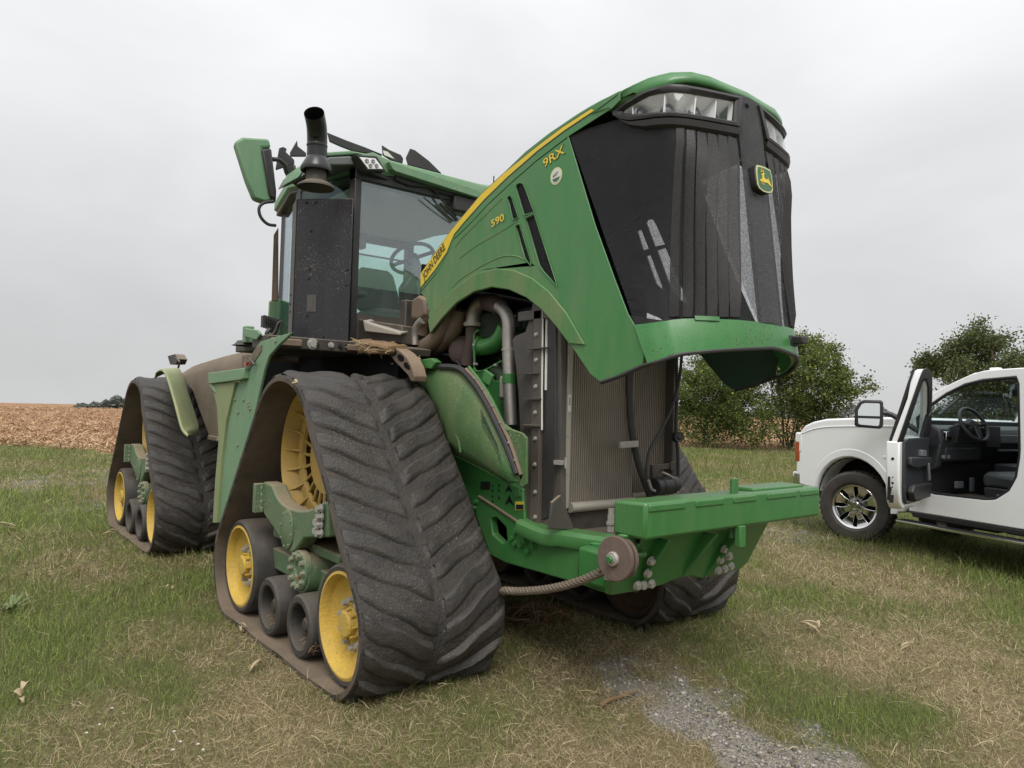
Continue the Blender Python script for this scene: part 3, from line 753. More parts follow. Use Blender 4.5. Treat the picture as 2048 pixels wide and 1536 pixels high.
obj('chin_step', G().grid([[tuple(nose(x, z) + nnorm(x, 2.0) * o) for x in np.linspace(-.44, -.34, 6)] for z, o in ((2.035, -.03), (2.052, -.02), (2.052, .012), (2.03, .014))]), 'green', chinb, smooth=20)
sealp = [(-0.6,2.678,1.723),(-0.6,2.545,1.755),(-0.6,2.4,1.803)] + [tuple(nose(x, zcb(x) - .006) + nnorm(x, 2.0) * -.002) for x in np.linspace(-.585, .585, 26)] + mirx(list(reversed([(-0.6,2.678,1.723),(-0.6,2.545,1.755),(-0.6,2.4,1.803)])))
obj('rubber_seal', G().tube(sealp, 0.011, 8, 2), 'hose', chinb)
q = nose(0.20, 1.975)
obj('hood_latch', G().box((q.x - .01, q.y - .075, q.z - .018), (q.x + .05, q.y - .0, q.z + .02)).box((q.x - .03, q.y - .02, q.z - .028), (q.x + .06, q.y + .01, q.z + .028)), 'black', T, bevel=.006)

# grille: perforated screen over the whole nose, ribs in two banks, smooth plate down the middle
def gz0(x): return zct(x) - 0.004
def gz1(x): return float(np.interp(abs(x), [0, .09, .10, .3, .46, .54, .57, .6], [3.25, 3.25, 3.07, 3.075, 3.09, 3.105, 3.12, 3.13]))
rows = []
for k in range(13):
    t = k / 12
    rows.append([tuple(nose(x, gz0(x) * (1 - t) + gz1(x) * t) + nnorm(x, 2.6) * -0.008) for x in XS])
grille = obj('grille', G().grid(rows), 'grille', T, smooth=60)
RIBL = [[(-0.499,2.306,2.995),(-0.461,2.272,2.988),(-0.413,2.244,2.985),(-0.35,2.227,2.989),(-0.279,2.216,2.997),(-0.204,2.209,3.006),(-0.129,2.206,3.017)], [(-0.503,2.308,2.858),(-0.466,2.27,2.858),(-0.418,2.24,2.862),(-0.361,2.219,2.87),(-0.291,2.204,2.883),(-0.219,2.196,2.898),(-0.14,2.193,2.916)], [(-0.499,2.316,2.711),(-0.462,2.275,2.709),(-0.418,2.241,2.712),(-0.365,2.215,2.717),(-0.303,2.194,2.726),(-0.235,2.18,2.737),(-0.158,2.174,2.752)], [(-0.497,2.322,2.536),(-0.46,2.277,2.535),(-0.417,2.24,2.536),(-0.37,2.209,2.539),(-0.313,2.185,2.545),(-0.252,2.163,2.553),(-0.178,2.153,2.564)], [(-0.502,2.319,2.36),(-0.463,2.272,2.359),(-0.42,2.233,2.36),(-0.374,2.198,2.362),(-0.321,2.172,2.367),(-0.265,2.147,2.371),(-0.194,2.132,2.38)], [(-0.51,2.314,2.208),(-0.471,2.265,2.208),(-0.425,2.224,2.209),(-0.381,2.189,2.211),(-0.329,2.16,2.214),(-0.276,2.132,2.218),(-0.211,2.114,2.224)], [(-0.526,2.299,2.052),(-0.483,2.251,2.052),(-0.435,2.213,2.054),(-0.389,2.176,2.056),(-0.336,2.144,2.059),(-0.285,2.116,2.062),(-0.225,2.094,2.066)]]
RB = RIBL[-1]; RT = RIBL[0]
def rline(i, z):
    P = sorted((r[i][2], r[i][0]) for r in RIBL)
    return float(np.interp(z, [p[0] for p in P], [p[1] for p in P]))
def rib(i, sx):
    P = []
    for k in range(13):
        t = k / 12; za = RB[i][2] - .004; zb = min(RT[i][2] + .0, 3.035); z = za + (zb - za) * t
        x0 = rline(i, z); x1 = rline(i + 1, z) - .006; nn = nnorm((x0 + x1) / 2, z)
        pr = .026 * min(1, t * 12 + .3, (1 - t) * 8)
        a, b = nose(x0, z), nose(x1, z); tip = a.lerp(b, .84) + nn * pr
        P.append([(sx * -p.x, p.y, p.z) for p in (a + nn * .001, tip, b + nn * .001)])
    return obj('grille_rib', G().grid([[r[c] for r in P] for c in range(3)]), 'grille_rib', grille, smooth=28)
for i in range(6):
    rib(i, -1); rib(i, 1)
cw = 0.105
rows = []
for k in range(9):
    t = k / 8; z = 2.045 * (1 - t) + 3.26 * t
    rows.append([tuple(nose(x, z) + nnorm(x, z) * (.012 if abs(x) < cw * .98 else -.004)) for x in (-cw, -cw * .9, 0, cw * .9, cw)])
obj('grille_spine', G().grid(rows), 'grille_rib', grille, smooth=30)
bolt(grille, nose(-0.03, 3.215) + V((0, -.014, 0)), (0, -1, 0), 0.012, 0.01, 'black')
# bars and liner inside the tilted hood, blackened so the inside reads dark
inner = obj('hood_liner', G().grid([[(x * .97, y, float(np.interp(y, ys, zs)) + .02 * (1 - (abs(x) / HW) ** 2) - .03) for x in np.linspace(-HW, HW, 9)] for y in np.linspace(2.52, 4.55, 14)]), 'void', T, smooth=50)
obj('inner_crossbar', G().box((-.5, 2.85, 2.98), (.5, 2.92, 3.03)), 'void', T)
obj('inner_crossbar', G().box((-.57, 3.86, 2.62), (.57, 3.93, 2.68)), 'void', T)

# head lamps
def lamp(sx, outer_px_top, outer_px_bot, sc=1.0):
    pass
LT = [(-0.567,2.664,3.155),(-0.561,2.614,3.176),(-0.55,2.544,3.197),(-0.54,2.472,3.212),(-0.526,2.418,3.216),(-0.501,2.349,3.215),(-0.446,2.298,3.209),(-0.37,2.264,3.208),(-0.232,2.242,3.221),(-0.076,2.235,3.243)]
LB = [(-0.567,2.657,3.136),(-0.563,2.609,3.105),(-0.557,2.555,3.083),(-0.544,2.47,3.07),(-0.529,2.392,3.062),(-0.507,2.323,3.048),(-0.452,2.274,3.041),(-0.393,2.242,3.038),(-0.257,2.22,3.05),(-0.126,2.213,3.067)]
IT = [(-0.561,2.606,3.147),(-0.554,2.56,3.164),(-0.546,2.506,3.176),(-0.537,2.448,3.187),(-0.523,2.394,3.186),(-0.498,2.335,3.183),(-0.44,2.287,3.177),(-0.36,2.256,3.178),(-0.237,2.238,3.193),(-0.132,2.233,3.208)]
IB = [(-0.56,2.599,3.137),(-0.556,2.564,3.123),(-0.55,2.517,3.108),(-0.542,2.457,3.098),(-0.527,2.388,3.086),(-0.506,2.325,3.074),(-0.449,2.276,3.067),(-0.373,2.242,3.066),(-0.253,2.224,3.078),(-0.163,2.218,3.09)]
def off_n(P, o): return [V(p) + nnorm(p[0], p[2]) * o for p in P]
def headlamp(sx):
    fl = (lambda P: [tuple(p) for p in P]) if sx < 0 else (lambda P: mirx([tuple(p) for p in P]))
    N = 26
    ot, ob, it, ib = (resample(P, N) for P in (LT, LB, IT, IB))
    ring_o = ot + list(reversed(ob)); ring_i = it + list(reversed(ib))
    rows = [fl(off_n(ring_o, 0.0)), fl(off_n(ring_o, 0.022)), fl([V(a).lerp(V(b), .5) + nnorm(a[0], a[2]) * .026 for a, b in zip(ring_o, ring_i)]), fl(off_n(ring_i, 0.012)), fl(off_n(ring_i, 0.0))]
    rows = [r + [r[0]] for r in rows]
    hl = obj('headlamp', G().grid(rows), 'black', T, smooth=50)
    back = fl(off_n([a.lerp(b, 0.0) for a, b in zip(it, ib)], -.07)), fl(off_n(ib, -.07))
    obj('reflector', G().grid([fl(off_n(it, -.02)), fl([a.lerp(b, .25) + nnorm(a[0], a[2]) * -.085 for a, b in zip(it, ib)]), fl([a.lerp(b, .7) + nnorm(a[0], a[2]) * -.085 for a, b in zip(it, ib)]), fl(off_n(ib, -.03))]), 'lamp_refl', hl, smooth=60)
    obj('lamp_wall', G().grid([[q for q in r] + [r[0]] for r in (fl(off_n(ring_i, .002)), fl(off_n(ring_i, -.03)))]), 'lamp_refl', hl, smooth=50)
    for u in (0.10, 0.375, 0.63, 0.835):
        i = int(u * (N - 1)); a, b = it[i], ib[i]; a2, b2 = it[i + 1], ib[i + 1]
        d = (a2 - a).normalized() * 0.007
        obj('divider', G().prism(fl([a + d * 0, b + d * 0, b + nnorm(b.x, b.z) * -.08, a + nnorm(a.x, a.z) * -.08]), tuple(V(fl([d])[0]))), 'lamp_refl', hl, smooth=0)
    for u in (0.23, 0.455, 0.695, 0.90):
        i = int(u * (N - 1)); c = it[i].lerp(ib[i], 0.70); nn = nnorm(c.x, c.z); nn = V((nn.x * .5, -1, 0)).normalized()
        c0 = V(fl([c - nn * .075])[0]); nn2 = V(fl([nn])[0])
        r = 0.030 if u < .8 else .026
        obj('projector', G().lathe([(r + .006, 0.0), (r + .006, .03), (r, .034), (r - .006, .02), (r * .5, .028), (0.0, .030)], c0, nn2, 20), 'lamp_bulb', hl, smooth=30)
    obj('lens', G().grid([fl(off_n(it, .004)), fl([a.lerp(b, .5) + nnorm(a[0], a[2]) * .008 for a, b in zip(it, ib)]), fl(off_n(ib, .004))]), 'lamp_lens', hl, smooth=60)
    # moulded shelf under the lamp
    tp = [min(1, k / 7) for k in range(N)]
    rows = [fl(off_n(ob, .0)), fl([p + V((0, 0, -.010 * q)) + nnorm(p.x, p.z) * (.004 + .022 * q) for p, q in zip(ob, tp)]), fl([p + V((0, 0, -.040 * q)) + nnorm(p.x, p.z) * (.004 + .016 * q) for p, q in zip(ob, tp)]), fl([p + V((0, 0, -.052 * q)) for p, q in zip(ob, tp)])]
    obj('lamp_shelf', G().grid(rows), 'black', hl, smooth=30)
    return hl
headlamp(-1); headlamp(1)

# maker's shield on the spine
ec = nose(-0.004, 2.80) + V((0, -.030, 0))
EX = V((1, -.02, 0)).normalized(); EZ = V((0, .12, 1)).normalized(); EN = V((0, -1, .1)).normalized()
def E(px, py, o=0.0):                       # shield drawing units: x right, y up, +-1
    return tuple(ec + EX * (px * .074) + EZ * (py * .071) + EN * o)
def arc_shield(k):
    P = []
    C4 = [(-.86, .92), (.86, .92), (.92, -.70), (0.0, -1.0), (-.92, -.70)]
    C4 = [(-.84, .95), (-.2, 1.02), (.2, 1.02), (.84, .95), (.97, .55), (1.0, .0), (.95, -.62), (.80, -.84), (.3, -1.0), (-.3, -1.0), (-.80, -.84), (-.95, -.62), (-1.0, 0), (-.97, .55)]
    return [(x * k, y * k) for x, y in C4]
em = obj('emblem', G().prism([E(x, y, -.02) for x, y in arc_shield(1.0)], EN * .038), 'black', T, bevel=.006)
obj('emblem_border', G().prism([E(x, y, .0185) for x, y in arc_shield(.97)], EN * .003), 'badge_cream', em, smooth=0)
obj('emblem_field', G().prism([E(x, y, .022) for x, y in arc_shield(.84)], EN * .002), 'badge_green', em, smooth=0)
deer_px = [(520,560),(560,605),(590,600),(560,635),(530,640),(530,760),(560,800),(640,835),(690,850),(715,870),(740,930),(755,1010),(800,1090),(850,1150),(835,1180),(770,1110),(710,1060),(670,1010),(640,970),(570,965),(510,940),(450,900),(410,880),(430,920),(470,970),(505,1030),(490,1045),(440,985),(385,880),(350,830),(365,800),(420,800),(450,790),(455,660),(430,640),(405,605),(450,600),(495,595),(500,560)]
def EP(p, o):
    u = (p[0] - 575) / 330.0; v = -(p[1] - 830) / 500.0
    v = v + 0.30 * u                          # undo the oblique view of the drawing
    return E(u, v, o)
obj('leaping_deer', G().prism([EP(p, .0245) for p in deer_px], EN * .0015), 'decal', em, smooth=0)
for pr in ([(500,560),(510,470),(490,430)], [(500,545),(440,520),(395,545)], [(480,530),(440,480),(435,430)], [(450,525),(400,490),(390,460)], [(690,850),(690,790),(665,755)]):
    obj('antler', G().tube([EP(p, .026) for p in pr], .0022, 5, 2), 'decal', em)

# ---- exhaust stack and its heat shield
BX = [(-1.342,5.276,2.03),(-1.166,5.456,2.03),(-0.857,5.117,2.03)]
bxd = (V(BX[2]) - V(BX[1])).normalized(); bxn = V((bxd.y, -bxd.x, 0))
if bxn.y > 0: bxn = -bxn
sd0 = (-bxn * .85 - bxd * .55).normalized()
BX[0] = tuple(V(BX[1]) + sd0 * .22)
b_back = V(BX[2]) + V((2.2, 5.05, 0)).normalized() * .30
ZB0, ZB1 = 2.02, 3.14
plan = [V(BX[0]), V(BX[1]), V(BX[2]), b_back, V(BX[0]) - bxn * .12]
msh = obj('exhaust_shield', G().prism([(p.x, p.y, ZB0) for p in plan], (0, 0, ZB1 - ZB0)), 'muffler', T, bevel=0.006)
sdir = (V(BX[0]) - V(BX[1])).normalized(); sn = V((sdir.y, -sdir.x, 0)); sn = sn if sn.x < 0 else -sn
a, b = V(BX[1]), V(BX[0])
obj('shield_side', G().prism([a + sn * .003 + sdir * .004, b + sn * .003, b + sn * .003 + V((0, 0, 1.11)), a + sn * .003 + sdir * .004 + V((0, 0, 1.11))], sn * .004), 'muffler_side', msh, smooth=0)  # sheet in the paler black, so this side looks lit
def onface(px, py):
    """point on the shield's main face: fraction across, height"""
    return V(BX[1]).lerp(V(BX[2]), px) + V((0, 0, py)) + bxn * 0.001
for (u, z) in ((.16, 3.10), (.33, 3.10), (.26, 2.88), (.26, 2.58), (.26, 2.51), (.93, 2.58), (.93, 2.46), (.25, 2.22), (.55, 2.06)):
    bolt(msh, onface(u, z - 2.03) if False else (V(BX[1]).lerp(V(BX[2]), u) + V((0, 0, z - ZB0 - .0))), bxn, 0.009, 0.012, 'black')
for (t, z) in ((.5, 2.40), (.5, 2.33), (.5, 2.27)):
    p = a.lerp(b, t); bolt(msh, (p.x, p.y, z) , sn, 0.010, 0.016, 'black')
c = V(BX[1]).lerp(V(BX[2]), .32)
obj('slotted_plate', G().prism([c + bxd * x + V((0, 0, z)) + bxn * .002 for x, z in ((-.035, .23), (.04, .23), (.04, .36), (-.035, .36))], bxn * .003).prism([c + bxd * x + V((0, 0, z)) + bxn * .005 for x, z in ((-.012, .245), (.01, .245), (.01, .345), (-.012, .345))], bxn * .002), 'muffler_side', msh, smooth=0)
sp = [(-1.198,5.02,3.14),(-1.206,5.02,3.256),(-1.216,5.02,3.401),(-1.237,5.02,3.55),(-1.253,5.02,3.656)]
SX, SY = sp[0][0], sp[0][1] + .02
SP = [(-1.209,5.0,3.214),(-1.229,5.0,3.429),(-1.257,5.0,3.649)]
pth = [(SX, SY, 3.20), (SX, SY, 3.36), (SX - .006, SY - .008, 3.47), (SX - .032, SY - .050, 3.56), (SX - .085, SY - .120, 3.625)]
def slant(g, n, c, k):
    bk = V((.42, .90, 0)).normalized()
    for i in range(len(g.v) - n, len(g.v)):
        p = V(g.v[i]); g.v[i] = tuple(p + V((0, 0, k * (p - V(c)).dot(bk))))
    return g
g = slant(G().tube(pth, 0.072, 26, 5, cap=False), 26, pth[-1], .12)
st_ = obj('exhaust_stack', g, 'stack', T, smooth=60)
obj('stack_band', G().lathe([(.0725, -.012), (.0765, 0), (.0725, .012)], (SX - .004, SY - .004, 3.44), (0, 0, 1), 26), 'stack', st_)
obj('black_lining', slant(G().tube(pth[2:], 0.069, 26, 4, cap=False), 26, pth[-1], .12), 'void', st_)  # near-black inner wall of the pipe
obj('stack_collar', G().lathe([(.0725, .235), (.078, .225), (.110, .165), (.115, .14), (.112, .13), (.09, .14)], (SX, SY, 3.12), (0, 0, 1), 30), 'stack', st_, smooth=40)
obj('stack_base', G().lathe([(.072, .16), (.074, .03), (.09, .02), (.13, -.005), (.135, -.02)], (SX, SY, 3.15), (0, 0, 1), 30), 'black_dusty', st_)

# ---- cab: frame, roof, glass, seat and steering wheel inside
CF, CRR = 5.22, 6.95            # front and rear of the cab
for sx in (-1, 1):
    obj('cab_post', G().box((sx * .77 - .03, CF, 2.02), (sx * .77 + .03, CF + .10, 3.42)), 'black', T, bevel=.008)
    obj('cab_post', G().box((sx * .69 - .035, CRR - .1, 2.0), (sx * .69 + .035, CRR, 3.45)), 'black', T, bevel=.008)
    obj('cab_post', G().box((sx * .89 - .025, 6.05, 2.0), (sx * .89 + .025, 6.13, 3.42)), 'black', T, bevel=.008)
obj('cab_header', G().box((-.80, CF - .005, 3.33), (.80, CF + .12, 3.43)), 'black', T, bevel=.008)
obj('cab_rear_header', G().box((-.72, CRR - .09, 3.24), (.72, CRR - .01, 3.44)), 'black', T, bevel=.008)
obj('cab_floor', G().box((-.86, CF + .02, 1.96), (.86, CRR - .4, 2.06)).box((-.72, CRR - .5, 1.96), (.72, CRR, 2.055)), 'black_dusty', T, bevel=.008)
for z0_ in (0,):
    obj('cab_front_wall', G().box((-.79, CF + .01, 2.0), (.79, CF + .06, 2.27)), 'black_dusty', T)
    obj('cab_rear_wall', G().box((-.72, CRR - .07, 2.0), (.72, CRR - .02, 2.42)), 'black_dusty', T)
    obj('windscreen', G().box((-.74, CF + .02, 2.27), (.74, CF + .026, 3.34)), 'cabglass', T, smooth=0)
    obj('rear_window', G().box((-.66, CRR - .05, 2.42), (.66, CRR - .044, 3.24)), 'rearglass', T, smooth=0)
    for sx in (-1, 1):
        obj('side_window', G().prism([(sx * .80, CF + .10, 2.2), (sx * .895, 6.05, 2.2), (sx * .895, 6.05, 3.40), (sx * .80, CF + .10, 3.40)], (sx * .005, 0, 0)), 'rearglass', T, smooth=0)
        obj('corner_window', G().prism([(sx * .895, 6.13, 2.2), (sx * .72, 6.86, 2.2), (sx * .72, 6.86, 3.4), (sx * .895, 6.13, 3.4)], (sx * .005, 0, 0)), 'rearglass', T, smooth=0)
roofp = [(-.50, CF - .02), (.50, CF - .02), (.72, CF - .10), (.96, 6.2), (.76, 7.05), (-.76, 7.05), (-.96, 6.2), (-.72, CF - .10)]
rows = []
for z, k in ((3.405, .97), (3.43, 1.0), (3.50, 1.0), (3.535, .985), (3.57, .90), (3.585, .6), (3.59, .0)):
    rows.append([(x * k, 6.15 + (y - 6.15) * k, z) for x, y in roofp + roofp[:1]])
roof = obj('cab_roof', G().grid(rows), 'green_pale', T, smooth=35, bevel=0)
obj('roof_lining', G().box((-.70, CF + .13, 3.31), (.70, CRR - .10, 3.34)), 'headliner', T, bevel=.01)
und = obj('roof_underside', G().prism([(x * .98, 6.15 + (y - 6.15) * .98, 3.37) for x, y in roofp], (0, 0, .037)), 'black', roof, bevel=.01)
vis = [(-0.558,5.12,3.499),(0.322,5.12,3.454),(0.379,5.12,3.382),(0.261,5.12,3.384),(-0.496,5.12,3.428),(-0.528,5.12,3.441)]
obj('visor', G().prism(vis, (0, .13, 0)).prism([(vis[1][0], vis[1][1], vis[1][2]), (vis[1][0] + .10, vis[1][1] + .12, vis[1][2] + .02), (vis[1][0] + .10, vis[1][1] + .12, vis[1][2] - .05), (vis[2][0], vis[2][1], vis[2][2])], (0, .05, 0)), 'green_pale', roof, bevel=.006)
uv = [(-0.457,5.19,3.445),(0.284,5.19,3.395),(0.222,5.19,3.321),(0.153,5.19,3.333),(0.1,5.19,3.366),(-0.078,5.19,3.364),(-0.129,5.19,3.387),(-0.322,5.19,3.363),(-0.393,5.19,3.373),(-0.454,5.19,3.384)]
obj('visor_liner', G().prism(uv, (0, .10, 0)), 'black', roof, bevel=.01)
# corner work lamp beside the visor, and the grey trim running back from it
lp = [(-0.836,5.085,3.456),(-0.7,5.085,3.477),(-0.627,5.085,3.411),(-0.757,5.085,3.381)]
wl_ = obj('roof_work_lamp', G().prism([(-0.855,5.1,3.475),(-0.68,5.1,3.505),(-0.596,5.1,3.405),(-0.766,5.1,3.367)], (0, .12, 0)), 'black', roof, bevel=.006)
obj('lamp_glass', G().prism(lp, (0, .012, 0)), 'lamp_refl', wl_, bevel=.003)
lc = [V(lp[0]).lerp(V(lp[1]), u).lerp(V(lp[3]).lerp(V(lp[2]), u), v) for v in (.3, .72) for u in (.28, .68)]
for p in lc: obj('led', G().lathe([(.016, 0), (.016, .006), (.006, .007), (0, .003)], p + V((0, -.001, 0)), (0, -1, 0), 12), 'lamp_bulb', wl_)
tr_ = [(-1.237,5.2,3.246),(-1.194,5.2,3.339),(-1.025,5.2,3.44),(-0.86,5.2,3.487),(-0.791,5.2,3.471),(-0.773,5.2,3.436),(-1.043,5.2,3.374),(-1.102,5.2,3.33)]
obj('roof_trim', G().prism(tr_, (0, .5, 0)), 'cloth_light', roof, bevel=.01)
cap_ = [(-1.251,5.24,3.241),(-1.212,5.24,3.344),(-1.128,5.24,3.425),(-1.029,5.24,3.487),(-0.843,5.24,3.544),(-0.557,5.24,3.565),(-0.463,5.24,3.517),(-0.509,5.24,3.498),(-0.778,5.24,3.532),(-1.028,5.24,3.457),(-1.166,5.24,3.37)]
obj('roof_lip', G().prism(cap_, (0, .35, 0)), 'green_pale', roof, bevel=.008)
# black folded shades standing on the roof
def Q(pts): return [(440 + x / 3.657, 190 + y / 3.657) for x, y in pts]
for yy, pts in ((5.5, [(-0.922,5.5,3.743),(-0.753,5.5,3.721),(-0.585,5.5,3.706),(-0.417,5.5,3.684),(-0.43,5.5,3.673),(-0.677,5.5,3.644),(-0.805,5.5,3.658),(-0.902,5.5,3.675)]),
                (5.42, [(-0.47,5.42,3.732),(-0.397,5.42,3.708),(-0.285,5.42,3.692),(-0.261,5.42,3.666),(-0.268,5.42,3.619),(-0.368,5.42,3.619),(-0.46,5.42,3.649)]),
                (5.38, [(-0.219,5.38,3.754),(-0.169,5.38,3.751),(-0.029,5.38,3.692),(0.105,5.38,3.609),(-0.238,5.38,3.603),(-0.26,5.38,3.664)]),
                (6.3, [(-0.848,6.3,3.913),(-0.841,6.3,3.859),(-0.759,6.3,3.817),(-0.763,6.3,3.785),(-0.909,6.3,3.75),(-0.912,6.3,3.782)]),
                (6.5, [(-0.936,6.5,3.869),(-0.899,6.5,3.892),(-0.864,6.5,3.883),(-0.875,6.5,3.852),(-0.791,6.5,3.796),(-0.79,6.5,3.758),(-0.966,6.5,3.66),(-0.951,6.5,3.771)])):
    g = G().prism([(x, y + .05 * (z - 3.6), z) for x, y, z in pts], (0.015, .028, 0))
    obj('roof_shade', g, 'black', roof, bevel=.006)
pl_ = [(-0.472,5.4,3.676),(-0.427,5.4,3.676),(-0.36,5.4,3.63),(-0.458,5.4,3.64)]
obj('shade_sticker', G().prism(pl_, (0, -.004, 0)), 'label', roof, smooth=0)
obj('beacon_base', G().cyl((-.55, 5.45, 3.56), (-.55, 5.45, 3.63), .05, n=18), 'green_pale', roof)
obj('aerial', G().cyl((.62, 5.3, 3.5), (.62, 5.3, 3.68), .006, n=6), 'black', roof)
# wiper
wa = [(-0.111,5.19,3.414),(-0.04,5.19,3.342),(0.032,5.19,3.28),(0.148,5.19,3.202)]
obj('wiper_arm', G().tube(wa, .009, 6, 2).tube([(-0.017,5.2,3.278),(0.164,5.2,3.171)], .015, 6, 0).tube([(-0.181,5.2,3.298),(-0.028,5.2,3.223),(0.143,5.2,3.155)], .006, 6, 2), 'black', T)
obj('wiper_motor', G().box((.10, CF - .06, 3.24), (.34, CF + .0, 3.38)), 'black', T, bevel=.015)
# inside
seat = obj('operator_seat', G().prism([(-.22, 6.15, 2.42), (.20, 6.15, 2.42), (.23, 6.2, 2.52), (.17, 6.27, 2.82), (.11, 6.28, 2.86), (-.15, 6.28, 2.86), (-.20, 6.27, 2.82), (-.25, 6.2, 2.52)], (0, .12, 0)).box((-.25, 5.80, 2.30), (.23, 6.25, 2.42)).box((-.2, 5.8, 2.05), (.2, 6.2, 2.36)), 'seat', T, bevel=.04, seg=3)
obj('armrest', G().box((.30, 5.75, 2.50), (.44, 6.2, 2.60)).box((-.42, 5.85, 2.5), (-.32, 6.2, 2.56)), 'seat', seat, bevel=.03)
swc = V((-.03, 5.60, 2.86)); swn = V((0, .55, .83)).normalized()
ring = []
u_ = swn.orthogonal().normalized(); w_ = swn.cross(u_)
for k in range(33): ring.append(swc + (u_ * math.cos(k * math.pi / 16) + w_ * math.sin(k * math.pi / 16)) * .195)
sw_ = obj('steering_wheel', G().tube(ring, .017, 8, 0, cap=False), 'trim_soft', T)
obj('wheel_spokes', G().tube([swc - w_ * .19, swc, swc + w_ * .19], .017, 6, 0).tube([swc, swc + u_ * .19], .018, 6, 0).cyl(swc - swn * .03, swc + swn * .02, .055, n=14), 'trim_soft', sw_)
obj('steering_column', G().tube([swc - swn * .02, swc - swn * .12, (-.03, 5.42, 2.60), (-.03, 5.32, 2.2)], .055, 10, 4).box((-.13, 5.42, 2.66), (.07, 5.56, 2.76)), 'cloth_light', sw_, bevel=.01)
obj('side_console', G().prism([(-0.167,5.45,2.34),(-0.205,5.45,2.565),(-0.116,5.45,2.707),(-0.001,5.45,2.744),(0.027,5.45,2.307)], (0, .10, 0)), 'black', T, bevel=.02)
obj('corner_post', G().box((-.765, CF + .12, 2.45), (-.735, CF + .16, 3.1)), 'black', T, bevel=.01)
obj('rear_shelf', G().box((-.64, 6.75, 3.14), (.1, 6.85, 3.24)).box((-.64, 6.86, 3.09), (.64, 6.88, 3.11)), 'cloth_light', T, bevel=.01)
ml = [(-0.668,5.18,3.287),(-0.077,5.18,3.166),(-0.066,5.18,3.143),(-0.661,5.18,3.105)]
# mirror on its arms
mo = [(-1.635,5.55,3.496),(-1.574,5.55,3.551),(-1.372,5.55,3.588),(-1.353,5.55,3.521),(-1.42,5.55,3.502),(-1.352,5.55,3.148),(-1.316,5.55,3.123),(-1.384,5.55,3.088),(-1.474,5.55,3.102),(-1.536,5.55,3.231)]
mir = obj('side_mirror', G().prism(mo, (.02, .10, 0)), 'green_pale', T, bevel=.02)
obj('mirror_shell', G().prism([(-1.436,5.53,3.488),(-1.36,5.53,3.513),(-1.308,5.53,3.19),(-1.307,5.53,3.121),(-1.359,5.53,3.132),(-1.382,5.53,3.239)], (.04, .12, 0)), 'black', mir, bevel=.015)
obj('mirror_arm', G().tube([(-1.314,5.62,3.457),(-1.254,5.62,3.462),(-1.185,5.62,3.416),(-1.116,5.62,3.393),(-1.047,5.62,3.375)], .018, 8, 3).tube([(-1.188,5.6,3.427),(-1.157,5.6,3.357),(-1.076,5.6,3.32)], .05, 6, 2), 'black', mir)
obj('grab_rail', G().tube([(-1.334,5.5,3.094),(-1.412,5.5,3.068),(-1.447,5.5,3.019),(-1.429,5.5,2.954),(-1.374,5.5,2.912),(-1.31,5.5,2.913)], .013, 8, 3), 'black', mir, bevel=.006)
# rear corner post and side glass strip behind the heat shield
obj('door_post', G().prism([(-1.18,5.9,2.927),(-1.145,5.9,2.995),(-1.121,5.9,2.387),(-1.176,5.9,2.381)], (.012, .02, 0)), 'brown_pipe', T, bevel=.004)
obj('cab_rear_cowl', G().prism([(-1.096,6.2,2.426),(-0.991,6.2,2.455),(-0.977,6.2,2.089),(-1.117,6.2,2.078),(-1.098,6.2,2.252)], (.3, .3, 0)), 'green_pale', T, bevel=.02)

# ---- lamp cluster and bracket at the platform corner
wl2 = obj('platform_work_lamp', G().prism([(-1.452,5.3,2.195),(-1.343,5.3,2.173),(-1.338,5.3,2.147),(-1.368,5.3,2.044),(-1.43,5.3,2.102),(-1.471,5.3,2.124)], (.04, .06, 0)), 'black', T, bevel=.005)
for k in range(7):
    u = k / 6; p0 = V([(-1.477,5.27,2.172)][0]).lerp(V([(-1.379,5.27,2.141)][0]), u)
    obj('cooling_fin', G().box((p0.x, p0.y - .03, p0.z - .075 + .01 * u), (p0.x + .006, p0.y + .01, p0.z + .01)), 'black', wl2, smooth=0)
obj('lamp_cable', G().tube([(-1.449,5.15,2.033),(-1.418,5.15,2.068),(-1.402,5.15,2.12),(-1.377,5.15,2.141),(-1.35,5.15,2.118),(-1.341,5.15,2.075)], .007, 6, 4), 'hose', wl2)
obj('lamp_stalk', G().tube([(-1.437,5.2,2.084),(-1.461,5.2,2.046),(-1.43,5.2,2.012)], .015, 8, 3), 'black', wl2)
br = [(-1.6,5.258,2.08),(-1.6,5.001,2.051),(-1.6,4.939,2.02),(-1.6,5.013,1.982),(-1.6,5.197,2.009),(-1.6,5.283,2.028)]
obj('mirror_bracket', G().prism(br, (.02, 0, 0)).box((-1.58, 5.28, 1.98), (-1.52, 5.36, 2.10)), 'green_pale', T, bevel=.006)
obj('cab_mount', G().lathe([(0.0, .04), (.09, .035), (.11, .01), (.13, 0.0)], (-1.50, 5.42, 1.965), (0, 0, 1), 20), 'hose', T)

